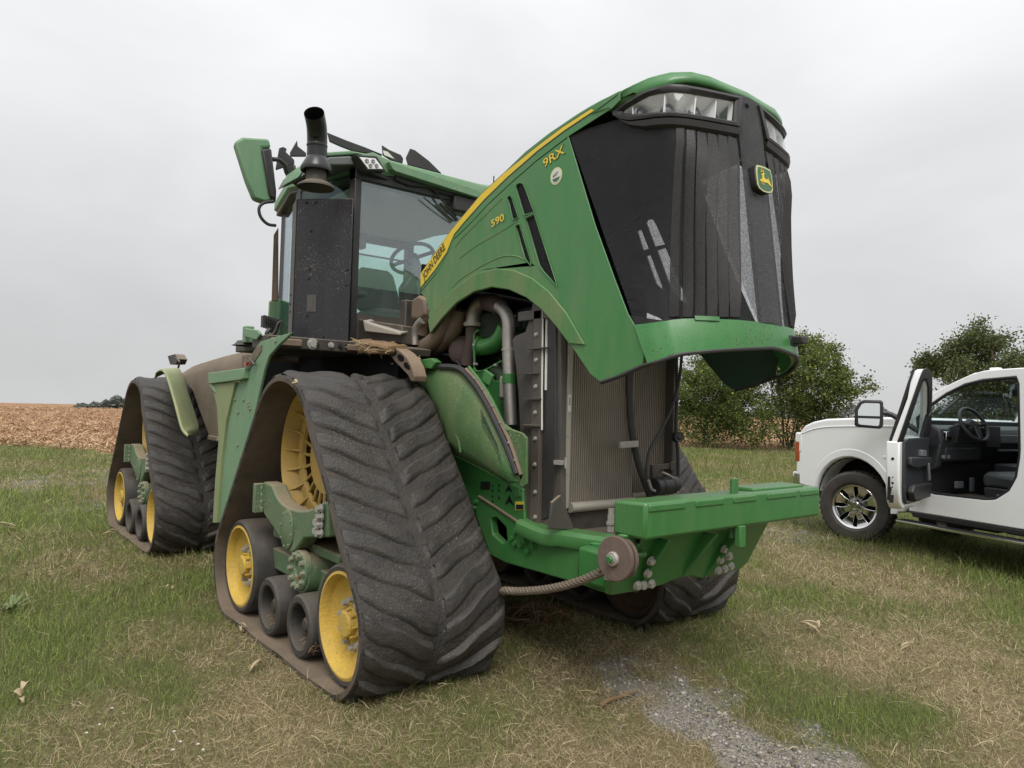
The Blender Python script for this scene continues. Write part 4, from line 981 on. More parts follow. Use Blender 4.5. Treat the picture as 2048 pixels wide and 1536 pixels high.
# ---- platform over the track and the pale fender behind it
pf = obj('cab_platform', G().box((-1.58, 4.86, 1.93), (-.70, 5.15, 2.015)).box((-1.5, 5.1, 1.93), (-.70, 5.75, 2.0)), 'black_dusty', T, bevel=.008)
obj('cab_platform', G().box((.7, 4.9, 1.93), (1.58, 6.0, 2.0)), 'black_dusty', T, bevel=.008)
bp0 = V([(-1.263,5.3,1.985)][0]); bp1 = V([(-0.985,4.829,1.985)][0])
for u, r in ((.02, .03), (.14, .012), (.52, .017), (.78, .014), (.95, .012)):
    p = bp0.lerp(bp1, u); bolt(pf, (p.x, 4.855, 1.975), (0, -1, 0), r, .016, 'bolt' if r > .015 else 'black')
obj('platform_lip', G().box((-1.56, 4.83, 1.945), (-1.34, 4.862, 1.995)), 'brown_pipe', pf, bevel=.008)
obj('platform_lip', G().box((-1.0, 4.835, 1.945), (-.86, 4.862, 1.99)), 'brown_pipe', pf, bevel=.008)
obj('fender_liner', G().box((-.80, 4.45, .9), (-.70, 6.2, 1.95)), 'void', T)
fp = [(-1.6,4.924,1.968),(-1.6,4.37,2.001),(-1.6,4.528,1.949),(-1.6,4.594,1.929),(-1.6,4.755,1.863),(-1.6,4.837,1.772),(-1.6,4.937,1.569),(-1.6,5.083,1.289),(-1.6,5.329,0.969),(-1.6,5.63,0.634),(-1.6,5.774,0.613),(-1.6,5.755,0.848),(-1.6,5.7,1.177),(-1.6,5.514,1.56),(-1.6,5.27,1.736),(-1.6,5.245,1.797),(-1.6,5.12,1.871),(-1.6,4.998,1.937)]
ff = obj('fender', G().prism(fp, (.02, 0, 0)), 'green_pale', T, bevel=.005)
obj('fender_flange', G().prism([(-1.62,5.913,1.679),(-1.62,5.355,1.693),(-1.62,5.523,1.411),(-1.62,5.602,1.109),(-1.62,5.636,0.635),(-1.62,5.744,0.619),(-1.62,5.726,0.947),(-1.62,5.681,1.254),(-1.62,5.75,1.499),(-1.62,5.837,1.593)], (.03, .0, 0)), 'fender_pale', ff, bevel=.004)
obj('fender_step', G().prism([(-1.64,5.947,1.765),(-1.64,5.125,1.789),(-1.64,5.127,1.715),(-1.64,5.188,1.705),(-1.64,5.922,1.678)], (.05, 0, 0)).prism([(-1.63,5.968,1.671),(-1.63,5.794,1.613),(-1.63,5.852,1.671)], (.03, 0, 0)), 'green_pale', ff, bevel=.006)
obj('dirty_gusset', G().prism([(-1.605,4.983,1.932),(-1.605,4.888,1.942),(-1.605,4.893,1.901),(-1.605,5.192,1.735),(-1.605,5.229,1.785)], (.003, 0, 0)), 'brown_pipe', ff, smooth=0)
for p in [(-1.602,4.644,1.957),(-1.602,5.827,1.726),(-1.602,5.395,1.566),(-1.602,5.117,1.545),(-1.602,5.212,1.565),(-1.602,5.104,1.525),(-1.602,5.301,1.24),(-1.602,5.318,1.473),(-1.602,5.752,1.25),(-1.602,5.472,0.826),(-1.602,5.072,1.505)]:
    bolt(ff, p if p[0] < -1.6 else p, (-1, 0, 0), .010, .008, 'bolt_green')
obj('reflector_tag', G().prism([(-1.64,5.13,1.827),(-1.64,5.069,1.829),(-1.64,5.086,1.805)], (.02, 0, 0)), 'red', ff)
obj('fender_strut', G().tube([(-1.62,5.08,1.858),(-1.62,4.976,1.814),(-1.62,4.946,1.814)], .008, 6, 2), 'black_dusty', ff)
ff2 = copy_tree(ff, T, (3.2, 0, 0))

# ---- crusted bracket with black discs for holes beside the hood, pipes and ledge
cb = [(-0.86,4.507,1.964),(-0.86,4.438,1.973),(-0.86,4.304,1.924),(-0.86,4.222,1.879),(-0.86,4.166,1.825),(-0.86,4.127,1.757),(-0.86,4.135,1.723),(-0.86,4.17,1.724),(-0.86,4.211,1.764),(-0.86,4.297,1.811),(-0.86,4.389,1.858),(-0.86,4.468,1.909)]
lb = obj('step_bracket', G().prism(cb, (.10, 0, 0)), 'brown_pipe', T, bevel=.006)
for hp in ([(-0.863,4.472,1.936),(-0.863,4.454,1.954),(-0.863,4.416,1.955),(-0.863,4.374,1.934),(-0.863,4.367,1.913),(-0.863,4.394,1.903),(-0.863,4.44,1.912)], [(-0.863,4.36,1.894),(-0.863,4.343,1.912),(-0.863,4.302,1.907),(-0.863,4.268,1.886),(-0.863,4.265,1.867),(-0.863,4.295,1.857),(-0.863,4.336,1.868)], [(-0.863,4.268,1.836),(-0.863,4.26,1.854),(-0.863,4.226,1.852),(-0.863,4.191,1.825),(-0.863,4.182,1.802),(-0.863,4.209,1.804),(-0.863,4.252,1.817)]):
    obj('dark_hole_disc', G().prism(hp, (.004, 0, 0)), 'void', lb, smooth=0)  # black disc on the solid plate, in place of a hole's shade
obj('ledge', G().prism([(-0.9,5.028,2.031),(-0.9,4.894,2.03),(-0.9,4.41,1.964),(-0.9,4.425,1.908),(-0.9,4.864,1.928),(-0.9,4.978,1.973)], (.35, 0, 0)), 'black_dusty', T, bevel=.01)
lg = [(-0.78,5.043,2.199),(-0.78,4.963,2.172),(-0.78,4.467,2.071),(-0.78,4.47,2.052),(-0.78,5.003,2.112)]
obj('cowl_plate', G().prism(lg, (.12, .10, .03)), 'alu', T, bevel=.006)
obj('cowl_wall', G().prism([(-0.72,5.327,2.241),(-0.72,4.556,2.136),(-0.72,4.527,1.997),(-0.72,5.313,2.064)], (.15, 0.05, 0)), 'black_dusty', T, bevel=.01)
obj('fire_wall', G().box((-.60, 4.72, 1.4), (.60, 4.80, 2.35)).box((-.2, 4.6, 1.9), (.6, 4.7, 2.42)), 'black_dusty', T, bevel=.01)

# ---- engine bay under the raised hood
eng = obj('engine_block', G().box((-.16, 3.45, 1.0), (.30, 4.7, 1.95)).box((-.20, 3.7, 1.2), (-.1, 4.5, 1.75)).box((-.12, 3.5, 1.9), (.25, 4.6, 2.12)), 'engine', T, bevel=.03)
for k in range(6): obj('rocker_cover', G().box((-.13, 3.52 + k * .18, 2.11), (.24, 3.66 + k * .18, 2.2)), 'engine', eng, bevel=.02)
obj('bay_dark_fill', G().box((-.50, 3.3, .95), (.55, 4.7, 1.0)), 'void', T)  # dark box painted in for the shade at the bottom of the bay
obj('bay_sky_block', G().box((.08, 3.3, 1.95), (.50, 4.55, 2.32)), 'void', T, bevel=.05)  # dark box added to block the sky seen through the bay
obj('bay_sky_screen', G().box((.50, 3.38, .95), (.52, 4.7, 2.44)), 'void', T)  # dark sheet added to keep sky out of the far arch
obj('hood_rear_block', G().box((-.56, 4.56, 2.28), (.56, 4.58, 2.60)), 'void', T)  # black plate added to hide the bright gap behind the hood
def EXP(pts): return pts
elb = [(-0.42,4.111,2.128),(-0.42,4.098,2.211),(-0.42,4.048,2.269),(-0.42,3.968,2.286),(-0.42,3.877,2.268)]
ex = obj('turbo_pipe', G().tube(elb, .050, 18, 5), 'steel', T)
obj('flex_sleeve', G().tube([(-0.42,3.956,2.282),(-0.42,3.866,2.263),(-0.42,3.782,2.223)], lambda t: .056 + .006 * math.sin(t * math.pi), 20, 5), 'iron', ex)
dp = [(-0.44,3.784,2.237),(-0.44,3.712,2.185),(-0.44,3.677,2.111),(-0.44,3.672,2.007),(-0.44,3.661,1.877),(-0.44,3.649,1.748),(-0.44,3.638,1.62),(-0.44,3.62,1.46)]
obj('down_pipe', G().tube(dp, .043, 20, 4), 'steel', T)
bandc = V([(-0.44,3.65,1.758)][0])
obj('pipe_band', G().cyl(bandc + V((0, 0, -.032)), bandc + V((0, 0, .030)), .047, n=24), 'green', T)
cl0 = V([(-0.42,4.105,2.138)][0])
cl = obj('pipe_clamp', G().lathe([(.045, -.014), (.060, -.014), (.060, .014), (.045, .014)], cl0, (0, 0, 1), 28, closed=True), 'alu', T)
for k in range(8): bolt(cl, cl0 + V((math.cos(k * .8 + 2.6) * .06, math.sin(k * .8 + 2.6) * .06, 0)), (math.cos(k * .8 + 2.6), math.sin(k * .8 + 2.6), 0), .005, .006)
obj('turbo_inlet', G().tube([(-0.42,4.11,2.117),(-0.42,4.112,2.03),(-0.42,4.137,1.944),(-0.42,4.156,1.857)], .045, 16, 4), 'iron', T)
tc0 = V([(-0.4,4.252,1.96)][0])
tb = obj('turbocharger', G().lathe([(.03, -.09), (.075, -.085), (.105, -.05), (.11, 0.0), (.10, .05), (.06, .08), (.0, .085)], tc0 + V((.02, 0, 0)), (-.8, -.5, .1), 28), 'iron', T)
obj('turbo_neck', G().tube([(-0.36,4.386,1.968),(-0.36,4.465,1.986),(-0.36,4.533,2.018),(-0.36,4.554,2.132),(-0.36,4.531,2.205)], lambda t: .045 + .02 * t, 14, 4), 'iron', tb)
obj('intake_elbow', G().tube([(-0.4,4.048,1.987),(-0.4,3.967,1.977),(-0.4,3.867,1.993),(-0.4,3.798,2.037),(-0.4,3.753,2.097)], lambda t: .058 + .0 * t, 20, 5), 'green', T)
for u, (px) in ((0, 0), (1, 0)):
    p = V([(-0.4,4.037,1.987)][0]) + V((0, -.012 * u, 0))
    obj('elbow_ring', G().lathe([(.05, -.01), (.070, -.008), (.070, .008), (.05, .01)], p, (-.2, 1, .1), 24), 'green', T)
obj('oil_line', G().tube([(-0.46,3.978,2.089),(-0.46,4.022,2.064),(-0.46,4.024,1.989),(-0.46,4.013,1.886),(-0.46,4.003,1.818),(-0.46,3.917,1.809),(-0.46,3.782,1.847),(-0.46,3.713,1.871)], .008, 6, 4), 'green', T)
obj('engine_bracket', G().prism([(-0.4,4.074,1.815),(-0.4,3.987,1.814),(-0.4,3.894,1.752),(-0.4,3.924,1.691),(-0.4,4.053,1.752)], (.04, 0, 0)).box((-.40, 3.75, 1.45), (-.2, 3.95, 1.75)), 'green', T, bevel=.01)
obj('flywheel_cover', G().lathe([(0.0, .03), (.13, .03), (.15, 0.0), (.15, -.1)], [(-0.2,4.51,2.162)][0], (-.7, -.7, 0), 28), 'engine', T)
obj('pulley_cover', G().lathe([(0.0, .03), (.10, .03), (.12, 0.0), (.12, -.1)], [(-0.3,4.074,2.126)][0], (-.7, -.7, 0), 28), 'engine', T)
obj('hose_elbow', G().tube([(-0.3,3.621,2.193),(-0.3,3.693,2.195),(-0.3,3.754,2.176),(-0.3,3.762,2.106)], .036, 14, 5), 'hose', T)
obj('bay_clutter', G().tube([(-0.35,3.945,1.686),(-0.35,3.858,1.619),(-0.35,3.864,1.518)], .04, 10, 4).tube([(-0.3,3.989,1.819),(-0.3,3.903,1.79),(-0.3,3.891,1.654)], .05, 10, 4).box((-.34, 3.55, 1.35), (-.2, 3.75, 1.62)), 'engine', T)
obj('coolant_flask', G().box((-.46, 3.62, 1.62), (-.40, 3.74, 1.78)), 'alu', T, bevel=.02)
for lp_, rr_ in (([(-0.3,4.534,2.211),(-0.3,4.45,2.25),(-0.3,4.37,2.199),(-0.3,4.39,2.098)], .010), ([(-0.22,4.031,2.183),(-0.22,4.098,2.145),(-0.22,4.2,2.166),(-0.22,4.282,2.23)], .008), ([(-0.26,3.832,2.097),(-0.26,3.804,1.96),(-0.26,3.829,1.825),(-0.26,3.8,1.656)], .011), ([(-0.34,3.747,1.952),(-0.34,3.668,1.818),(-0.34,3.679,1.622),(-0.34,3.651,1.46)], .007),
                 ([(-0.45,4.473,1.95),(-0.45,4.328,1.924),(-0.45,4.211,1.864),(-0.45,4.135,1.803)], .008), ([(-0.3,4.024,1.945),(-0.3,3.937,1.907),(-0.3,3.889,1.841)], .012), ([(-0.36,4.07,1.806),(-0.36,3.991,1.737),(-0.36,3.902,1.652),(-0.36,3.829,1.519)], .009)):
    obj('wiring_loom', G().tube(lp_, rr_, 7, 4), 'hose', T)
for cp_ in [(-0.46,4.018,1.988),(-0.46,4.0,1.858),(-0.46,3.771,1.846)]: obj('line_clip', G().box((cp_[0] - .012, cp_[1] - .012, cp_[2] - .008), (cp_[0] + .012, cp_[1] + .012, cp_[2] + .008)), 'zinc', T, bevel=.002)
for cp_, rr_ in (([(-0.3,3.754,2.176)][0], .040), ([(-0.44,3.669,1.942)][0], .046)): obj('hose_ring', G().lathe([(rr_ - .004, -.006), (rr_, -.006), (rr_, .006), (rr_ - .004, .006)], cp_, (.05, .1, 1), 22, closed=True), 'zinc', T)
# pipes behind, at the rear foot of the hood
obj('charge_pipe', G().tube([(-0.52,4.943,2.032),(-0.52,4.769,2.002),(-0.52,4.583,1.994),(-0.52,4.449,2.025),(-0.52,4.348,2.098),(-0.52,4.29,2.201),(-0.52,4.271,2.313)], .062, 18, 5), 'brown_pipe', T)
obj('charge_pipe', G().tube([(-0.46,4.665,1.979),(-0.46,4.501,2.002),(-0.46,4.384,2.041),(-0.46,4.274,2.124),(-0.46,4.231,2.245)], .066, 18, 5), 'brown_pipe', T)
obj('riser_pipe', G().tube([(-0.6,4.571,2.002),(-0.6,4.57,2.083),(-0.6,4.532,2.146),(-0.6,4.466,2.178)], .030, 14, 4), 'steel', T)
obj('riser_hose', G().tube([(-0.55,4.561,2.086),(-0.55,4.531,2.158),(-0.55,4.467,2.211),(-0.55,4.39,2.256)], .055, 14, 4), 'brown_pipe', T)
obj('filter_can', G().prism([(-0.62,4.609,2.333),(-0.62,4.513,2.36),(-0.62,4.43,2.331),(-0.62,4.409,2.207),(-0.62,4.508,2.179),(-0.62,4.614,2.193)], (.12, 0, 0)), 'brown_pipe', T, bevel=.02)

# ---- inner side shield between track and engine
sh_o = [(-0.68,4.404,1.763),(-0.68,4.314,1.811),(-0.68,4.175,1.833),(-0.68,3.951,1.828),(-0.68,3.835,1.797),(-0.68,3.721,1.723),(-0.68,3.594,1.614),(-0.68,3.476,1.48),(-0.68,3.363,1.352),(-0.68,3.273,1.242),(-0.68,3.214,1.156),(-0.68,3.267,1.121),(-0.68,3.411,1.156),(-0.68,3.614,1.207),(-0.68,3.966,1.271),(-0.68,4.044,1.402),(-0.68,4.158,1.555),(-0.68,4.279,1.673)]
g = G(); n = 14
up_ = resample(sh_o[:11], n); lo_ = resample([sh_o[0]] + list(reversed(sh_o[10:])), n)
rows = []
for j in range(7):
    t = j / 6; rows.append([tuple(a.lerp(b, t) + V((-.045 * math.sin(t * math.pi) * math.sin(i / (n - 1) * math.pi) ** .5, 0, 0))) for i, (a, b) in enumerate(zip(up_, lo_))])
shd = obj('side_shield', G().grid(rows), 'green_dusty', T, smooth=60, thick=.014)
obj('shield_crease', G().tube([tuple(V(p) + V((-.038, 0, 0))) for p in [(-0.68,3.974,1.608),(-0.68,3.891,1.48),(-0.68,3.811,1.371),(-0.68,3.773,1.279)]], .007, 6, 4), 'green_dusty', shd)
obj('shield_grille', G().prism([(p[0] - .030, p[1], p[2]) for p in [(-0.68,3.581,1.559),(-0.68,3.5,1.464),(-0.68,3.406,1.35),(-0.68,3.352,1.235),(-0.68,3.415,1.245),(-0.68,3.478,1.315),(-0.68,3.549,1.432)]], (-.006, 0, 0)), 'vent', shd, smooth=0)
obj('brush_seal', G().tube([(-0.7,4.07,1.829),(-0.7,3.847,1.812),(-0.7,3.694,1.731),(-0.7,3.557,1.614),(-0.7,3.425,1.468),(-0.7,3.323,1.341),(-0.7,3.228,1.195)], .020, 8, 4), 'hose', shd)
rail = obj('seal_rail', G().tube([(-0.7,3.769,1.807),(-0.7,3.641,1.725),(-0.7,3.517,1.615),(-0.7,3.391,1.475),(-0.7,3.291,1.357),(-0.7,3.192,1.193)], .012, 6, 4), 'brown_pipe', shd)
obj('green_edge', G().tube([(-0.685,3.758,1.821),(-0.685,3.624,1.725),(-0.685,3.501,1.61),(-0.685,3.381,1.469),(-0.685,3.323,1.437)], .010, 6, 4), 'green', shd)
obj('shield_tab', G().prism([(-0.69,3.375,1.476),(-0.69,3.308,1.449),(-0.69,3.206,1.431),(-0.69,3.165,1.405),(-0.69,3.153,1.145),(-0.69,3.183,1.122),(-0.69,3.228,1.126),(-0.69,3.195,1.192)], (.016, 0, 0)), 'green_dusty', shd, bevel=.005)
for p in [(-0.71,3.654,1.746),(-0.71,3.573,1.681),(-0.71,3.467,1.58),(-0.71,3.389,1.484),(-0.71,3.302,1.371),(-0.71,3.238,1.275)]: bolt(shd, p, (-1, 0, 0), .006, .006)
obj('hinge_tab', G().prism([(-0.69,3.591,1.805),(-0.69,3.502,1.767),(-0.69,3.534,1.7),(-0.69,3.618,1.737)], (.02, 0, 0)), 'green', shd, bevel=.006)
obj('hood_catch', G().prism([(-0.74,4.286,1.876),(-0.74,4.121,1.885),(-0.74,4.058,1.857),(-0.74,4.117,1.812),(-0.74,4.269,1.821)], (.05, 0, 0)), 'green', shd, bevel=.006)
# ---- main frame casting
fr = [(-0.55,4.183,1.257),(-0.55,3.576,1.129),(-0.55,3.355,1.088),(-0.55,3.323,0.907),(-0.55,3.276,0.885),(-0.55,2.972,0.847),(-0.55,2.578,0.886),(-0.55,2.576,0.848),(-0.55,2.614,0.62),(-0.55,2.883,0.627),(-0.55,3.264,0.623),(-0.55,3.501,0.619),(-0.55,3.655,0.64),(-0.55,3.889,0.957)]
hole_f = [(-0.55,3.661,0.868),(-0.55,3.605,0.885),(-0.55,3.502,0.836),(-0.55,3.488,0.756),(-0.55,3.532,0.733),(-0.55,3.636,0.775)]
fm = obj('frame_casting', G().prism(fr, (.10, 0, 0), [hole_f]), 'green', T, bevel=.008)
obj('frame_pocket', G().prism([(p[0] + .05, p[1], p[2]) for p in shrink(hole_f, 1.2)], (.01, 0, 0)), 'void', fm)
obj('frame_rib', G().tube([(-0.555,3.784,0.992),(-0.555,3.638,0.956),(-0.555,3.485,0.915),(-0.555,3.353,0.88)], .010, 6, 2), 'brown_pipe', fm)
obj('frame_far', G().prism([(1.0 + p[0], p[1], p[2]) for p in fr], (.10, 0, 0)).box((-.45, 2.8, .70), (.45, 4.2, .84)).box((-.5, 3.4, .62), (.5, 9.5, .95)), 'green_dusty', fm)
for p in [(-0.552,3.428,0.784),(-0.552,3.398,0.756),(-0.552,3.341,0.756),(-0.552,3.306,0.786),(-0.552,3.276,0.735),(-0.552,3.227,0.77),(-0.552,3.392,0.832),(-0.552,3.808,0.957),(-0.552,3.822,0.916)]: bolt(fm, p, (-1, 0, 0), .017, .024, 'green')
for p in [(-0.552,3.648,1.077),(-0.552,3.582,1.085),(-0.552,3.647,1.046),(-0.552,3.58,1.054),(-0.552,3.645,1.009),(-0.552,3.578,1.007),(-0.552,3.643,0.977)]: obj('dark_bolt_dot', G().cyl(p, (p[0] - .0015, p[1], p[2]), .008, n=8), 'void', fm, smooth=0)  # black dots on the face stand in for shaded holes
for pts in ([(-0.552,3.52,1.048),(-0.552,3.483,1.098),(-0.552,3.451,1.059),(-0.552,3.486,1.067)], [(-0.552,3.516,0.972),(-0.552,3.475,1.038),(-0.552,3.428,0.977),(-0.552,3.473,0.996)]): obj('dark_slot_plate', G().prism(pts, (-.002, 0, 0)), 'void', fm, smooth=0)  # black plates on the face stand in for shaded slots
obj('data_plate', G().prism([(-0.553,3.77,1.09),(-0.553,3.674,1.1),(-0.553,3.672,1.05),(-0.553,3.767,1.039)], (-.003, 0, 0)), 'ink', fm, smooth=0)
ws = obj('warning_sticker', G().prism([(-0.553,3.414,1.006),(-0.553,3.334,1.016),(-0.553,3.331,0.966),(-0.553,3.411,0.955)], (-.002, 0, 0)), 'label_yellow', fm, smooth=0)
obj('sticker_field', G().prism([(-0.555,3.405,0.989),(-0.555,3.335,0.998),(-0.555,3.333,0.969),(-0.555,3.404,0.959)], (-.001, 0, 0)), 'ink', ws, smooth=0)
obj('strap_plate', G().prism([(-0.56,3.443,1.097),(-0.56,3.385,1.094),(-0.56,3.364,1.045),(-0.56,3.411,1.031)], (.01, 0, 0)), 'green', fm)
# bumper rail that bends round the corner of the frame
rp = [V(p) for p in [(-0.6,3.317,0.883),(-0.6,3.149,0.862)]]
rp += [V(p) for p in [(-0.58,3.043,0.855)]] + [V((-.50, 2.72, .868)), V((-.36, 2.62, .868)), V((.1, 2.60, .868)), V((.36, 2.62, .868)), V((.50, 2.72, .868)), V((.6, 3.3, .868))]
P = catmull(rp, 5); rows = []
for i, p in enumerate(P):
    t = (P[min(i + 1, len(P) - 1)] - P[max(0, i - 1)]); t.z = 0; t.normalize(); o_ = V((-t.y, t.x, 0)); o_ = o_ if o_.dot(V((p.x, p.y - 3.3, 0))) > 0 else -o_
    p = V((p.x, p.y, .885 if i > 10 else p.z + .02))
    rows.append([tuple(p + o_ * a + V((0, 0, b))) for a, b in ((-.12, .015), (.0, .015), (.025, -.005), (.03, -.045), (.02, -.07), (-.12, -.07), (-.12, .015))])
obj('bumper_rail', G().grid(rows), 'green', T, smooth=30)

# ---- radiator stack with its shroud
RY = 3.10
rz0, rz1 = [(-0.425,3.1,1.008)][0][2], 2.15
rx0 = [(-0.426,3.1,1.046)][0][0]; rx1 = [(0.133,3.1,1.327)][0][0]; rx2 = [(0.564,3.1,1.32)][0][0]
rd = obj('radiator', G().box((rx0, RY + .012, rz0), (rx1, RY + .10, rz1)), 'core', T)
def finpack(x0, x1, y, n, name):
    g = G()
    for k in range(n):
        x = x0 + (x1 - x0) * (k + .5) / n; w = (x1 - x0) / n * .24
        g.box((x - w, y - .010, rz0 + .02), (x + w, y + .015, rz1))
    o = obj(name, g, 'fins', rd, smooth=0); o['kind'] = 'stuff'
finpack(rx0 + .005, rx1 - .005, RY, 31, 'radiator_fins')
rd2 = obj('condenser', G().box((rx1 + .02, RY + .07, rz0 + .02), (rx2, RY + .14, rz1)), 'core', T)
finpack(rx1 + .03, rx2 - .005, RY + .06, 22, 'condenser_fins')
obj('end_tank', G().box((rx0 - .036, RY - .02, rz0 - .01), (rx0 + .002, RY + .10, rz1)), 'alu', rd, bevel=.004)
for z in (1.2, 1.42, 1.66, 1.9): obj('tank_rib', G().box((rx0 - .039, RY - .023, z), (rx0 + .003, RY + .0, z + .004)), 'alu', rd, smooth=0)
stk = obj('part_sticker', G().box((rx0 - .030, RY - .0235, 1.56), (rx0 - .006, RY - .021, 1.66)), 'label', rd, smooth=0)
for k in range(5): obj('barcode', G().box((rx0 - .024, RY - .0255, 1.60 + k * .009), (rx0 - .014, RY - .024, 1.604 + k * .009)), 'ink', stk, smooth=0)
obj('bottom_tank', G().cyl((rx0 + .01, RY - .02, rz0 - .005), (rx1 + .0, RY - .02, rz0 - .005), .030, n=16).cyl((rx1 + .04, RY + .04, rz0 + .02), (rx2 - .02, RY + .04, rz0 + .02), .022, n=12), 'alu', rd)
obj('radiator_sill', G().box((rx0 - .05, RY - .0, rz0 - .16), (rx2 + .02, RY + .15, rz0 - .02)).box((rx0 - .04, 2.72, .85), (.5, 3.2, .865)), 'black_dusty', rd, bevel=.006)
obj('frame_edge', G().box((rx1 + .0, RY + .03, rz0), (rx1 + .02, RY + .15, rz1)), 'alu', rd)
clp = [(-0.525,3.05,1.271)][0]
obj('tank_clamp', G().box((clp[0] - .03, clp[1] - .02, clp[2] - .012), (clp[0] + .035, clp[1] + .03, clp[2] + .012)).cyl((clp[0] + .01, clp[1] - .03, clp[2] - .03), (clp[0] + .01, clp[1] - .03, clp[2] + .03), .008, n=8), 'zinc', rd)
# shroud on the near side: moulded panel, flange with bolts, weather strips, inner wall
sp_ = [(-0.53,3.333,2.225),(-0.53,3.305,2.223),(-0.53,3.325,2.059),(-0.53,3.32,1.742),(-0.53,3.306,1.324),(-0.53,3.29,0.881),(-0.53,3.364,0.876),(-0.53,3.364,1.08),(-0.53,3.418,1.408),(-0.53,3.448,1.651),(-0.53,3.475,1.805),(-0.53,3.524,1.993),(-0.53,3.495,2.016),(-0.53,3.399,2.036),(-0.53,3.365,2.107)]
shr = obj('radiator_shroud', G().prism(sp_, (.03, 0, 0)), 'shroud', T, bevel=.006)
obj('shroud_flange', G().prism([(-0.55,3.3,2.232),(-0.55,3.23,2.184),(-0.55,3.22,1.741),(-0.55,3.215,1.331),(-0.55,3.204,0.895),(-0.55,3.285,0.889),(-0.55,3.291,1.326),(-0.55,3.297,1.741),(-0.55,3.302,2.07)], (.04, 0, 0)), 'shroud', shr, bevel=.004)
for p in [(-0.552,3.265,2.011),(-0.552,3.259,1.86),(-0.552,3.256,1.703),(-0.552,3.254,1.549),(-0.552,3.247,1.396),(-0.552,3.244,1.244),(-0.552,3.233,1.084),(-0.552,3.226,0.939)]: bolt(shr, p, (-1, 0, 0), .010, .012)
for p in [(-0.56,3.303,1.929),(-0.56,3.361,1.781),(-0.56,3.335,1.63),(-0.56,3.337,1.472)]: obj('shroud_rib', G().box((p[0] - .01, p[1] - .13, p[2] - .004), (p[0] + .02, p[1] + .03, p[2] + .004)), 'shroud', shr, smooth=0)
obj('weather_strip', G().tube([(-0.545,3.222,2.169),(-0.545,3.215,1.918),(-0.545,3.209,1.682),(-0.545,3.199,1.449)], .006, 6, 3).tube([(-0.53,3.201,2.125),(-0.53,3.197,1.918),(-0.53,3.191,1.683)], .009, 6, 3), 'label', shr)
obj('cooling_duct', G().prism([(-0.52,3.289,2.222),(-0.52,3.089,2.088),(-0.52,3.039,0.889),(-0.52,3.22,0.867)], (.04, 0, 0)), 'shroud', shr, bevel=.004)
obj('duct_bellows', G().prism([(-0.53,3.192,2.124),(-0.53,3.12,2.06),(-0.53,3.085,1.225),(-0.53,3.137,0.947),(-0.53,3.197,0.924),(-0.53,3.215,1.624)], (.015, 0, 0)), 'hose', shr, bevel=.006)
obj('shroud_foot', G().prism([(-0.658,2.98,0.916),(-0.648,2.98,1.06),(-0.583,2.98,1.098),(-0.467,2.98,0.894)], (0, .02, 0)), 'shroud', shr, bevel=.004)
obj('shroud_top', G().box((-.55, 3.02, 2.10), (.55, 3.45, 2.16)).box((.50, 3.08, .9), (.545, 3.5, 2.12)), 'shroud', shr, bevel=.006)
# hoses and fittings across the face
obj('coolant_hose', G().tube([(-0.006,3.02,1.886),(0.002,3.02,1.672),(0.033,3.02,1.457),(0.091,3.02,1.272),(0.176,3.02,1.113),(0.258,3.02,0.977)], .022, 12, 5), 'hose', T)
hb = [(-0.095,2.99,1.387),(0.066,2.99,1.394),(0.067,2.99,1.354),(-0.094,2.99,1.348)]
obj('hose_clamp', G().prism(hb, (0, .02, 0)), 'zinc', T, bevel=.003)
obj('air_line', G().tube([(0.475,3.0,1.964),(0.451,3.0,1.783),(0.377,3.0,1.587),(0.251,3.0,1.421),(0.174,3.0,1.318),(0.155,3.0,1.194),(0.172,3.0,1.1)], .010, 8, 5), 'hose', T)
obj('side_line', G().tube([(0.476,3.05,1.966),(0.496,3.05,1.72),(0.496,3.05,1.456),(0.523,3.05,1.291),(0.529,3.05,1.127),(0.514,3.05,0.979)], .011, 8, 5), 'hose', T)
obj('side_rail', G().prism([(0.543,3.12,1.99),(0.59,3.12,1.993),(0.629,3.12,0.98),(0.586,3.12,0.983)], (0, .05, 0)), 'black', T, bevel=.004)
hn = V([(0.485,3.02,1.412)][0])
obj('horn', G().lathe([(.0, .018), (.012, .018), (.02, .008), (.034, .010), (.036, .0), (.034, -.03), (.0, -.03)], hn, (-.25, -1, .05), 22), 'black', T)
dr = [(0.229,3.0,1.1),(0.436,3.0,1.11)]
drm = obj('receiver_drier', G().cyl(V(dr[0]), V(dr[1]) , .055, n=26).lathe([(.058, -.006), (.058, .006)], V(dr[0]).lerp(V(dr[1]), .3), V(dr[1]) - V(dr[0]), 26).lathe([(.058, -.006), (.058, .006)], V(dr[0]).lerp(V(dr[1]), .75), V(dr[1]) - V(dr[0]), 26), 'black', T, bevel=.004)
obj('drier_bracket', G().prism([(0.281,3.06,1.232),(0.517,3.06,1.238),(0.518,3.06,1.205),(0.346,3.06,1.198),(0.349,3.06,1.117),(0.285,3.06,1.12)], (0, .02, 0)).prism([(0.453,3.05,1.247),(0.504,3.05,1.252),(0.506,3.05,1.193),(0.455,3.05,1.192)], (0, .01, 0)), 'black_dusty', drm, bevel=.003)
obj('drier_pipe', G().tube([(0.14,2.97,1.151),(0.171,2.97,1.094),(0.204,2.97,1.08)], .009, 8, 3).tube([(0.272,2.97,1.193),(0.372,2.97,1.157),(0.419,2.97,1.091),(0.422,2.97,1.011)], .008, 8, 3).cyl([(0.315,2.98,1.032)][0], [(0.424,2.98,1.042)][0], .014, n=10), 'zinc', drm)
fit = [(-0.303,2.86,0.955)][0]
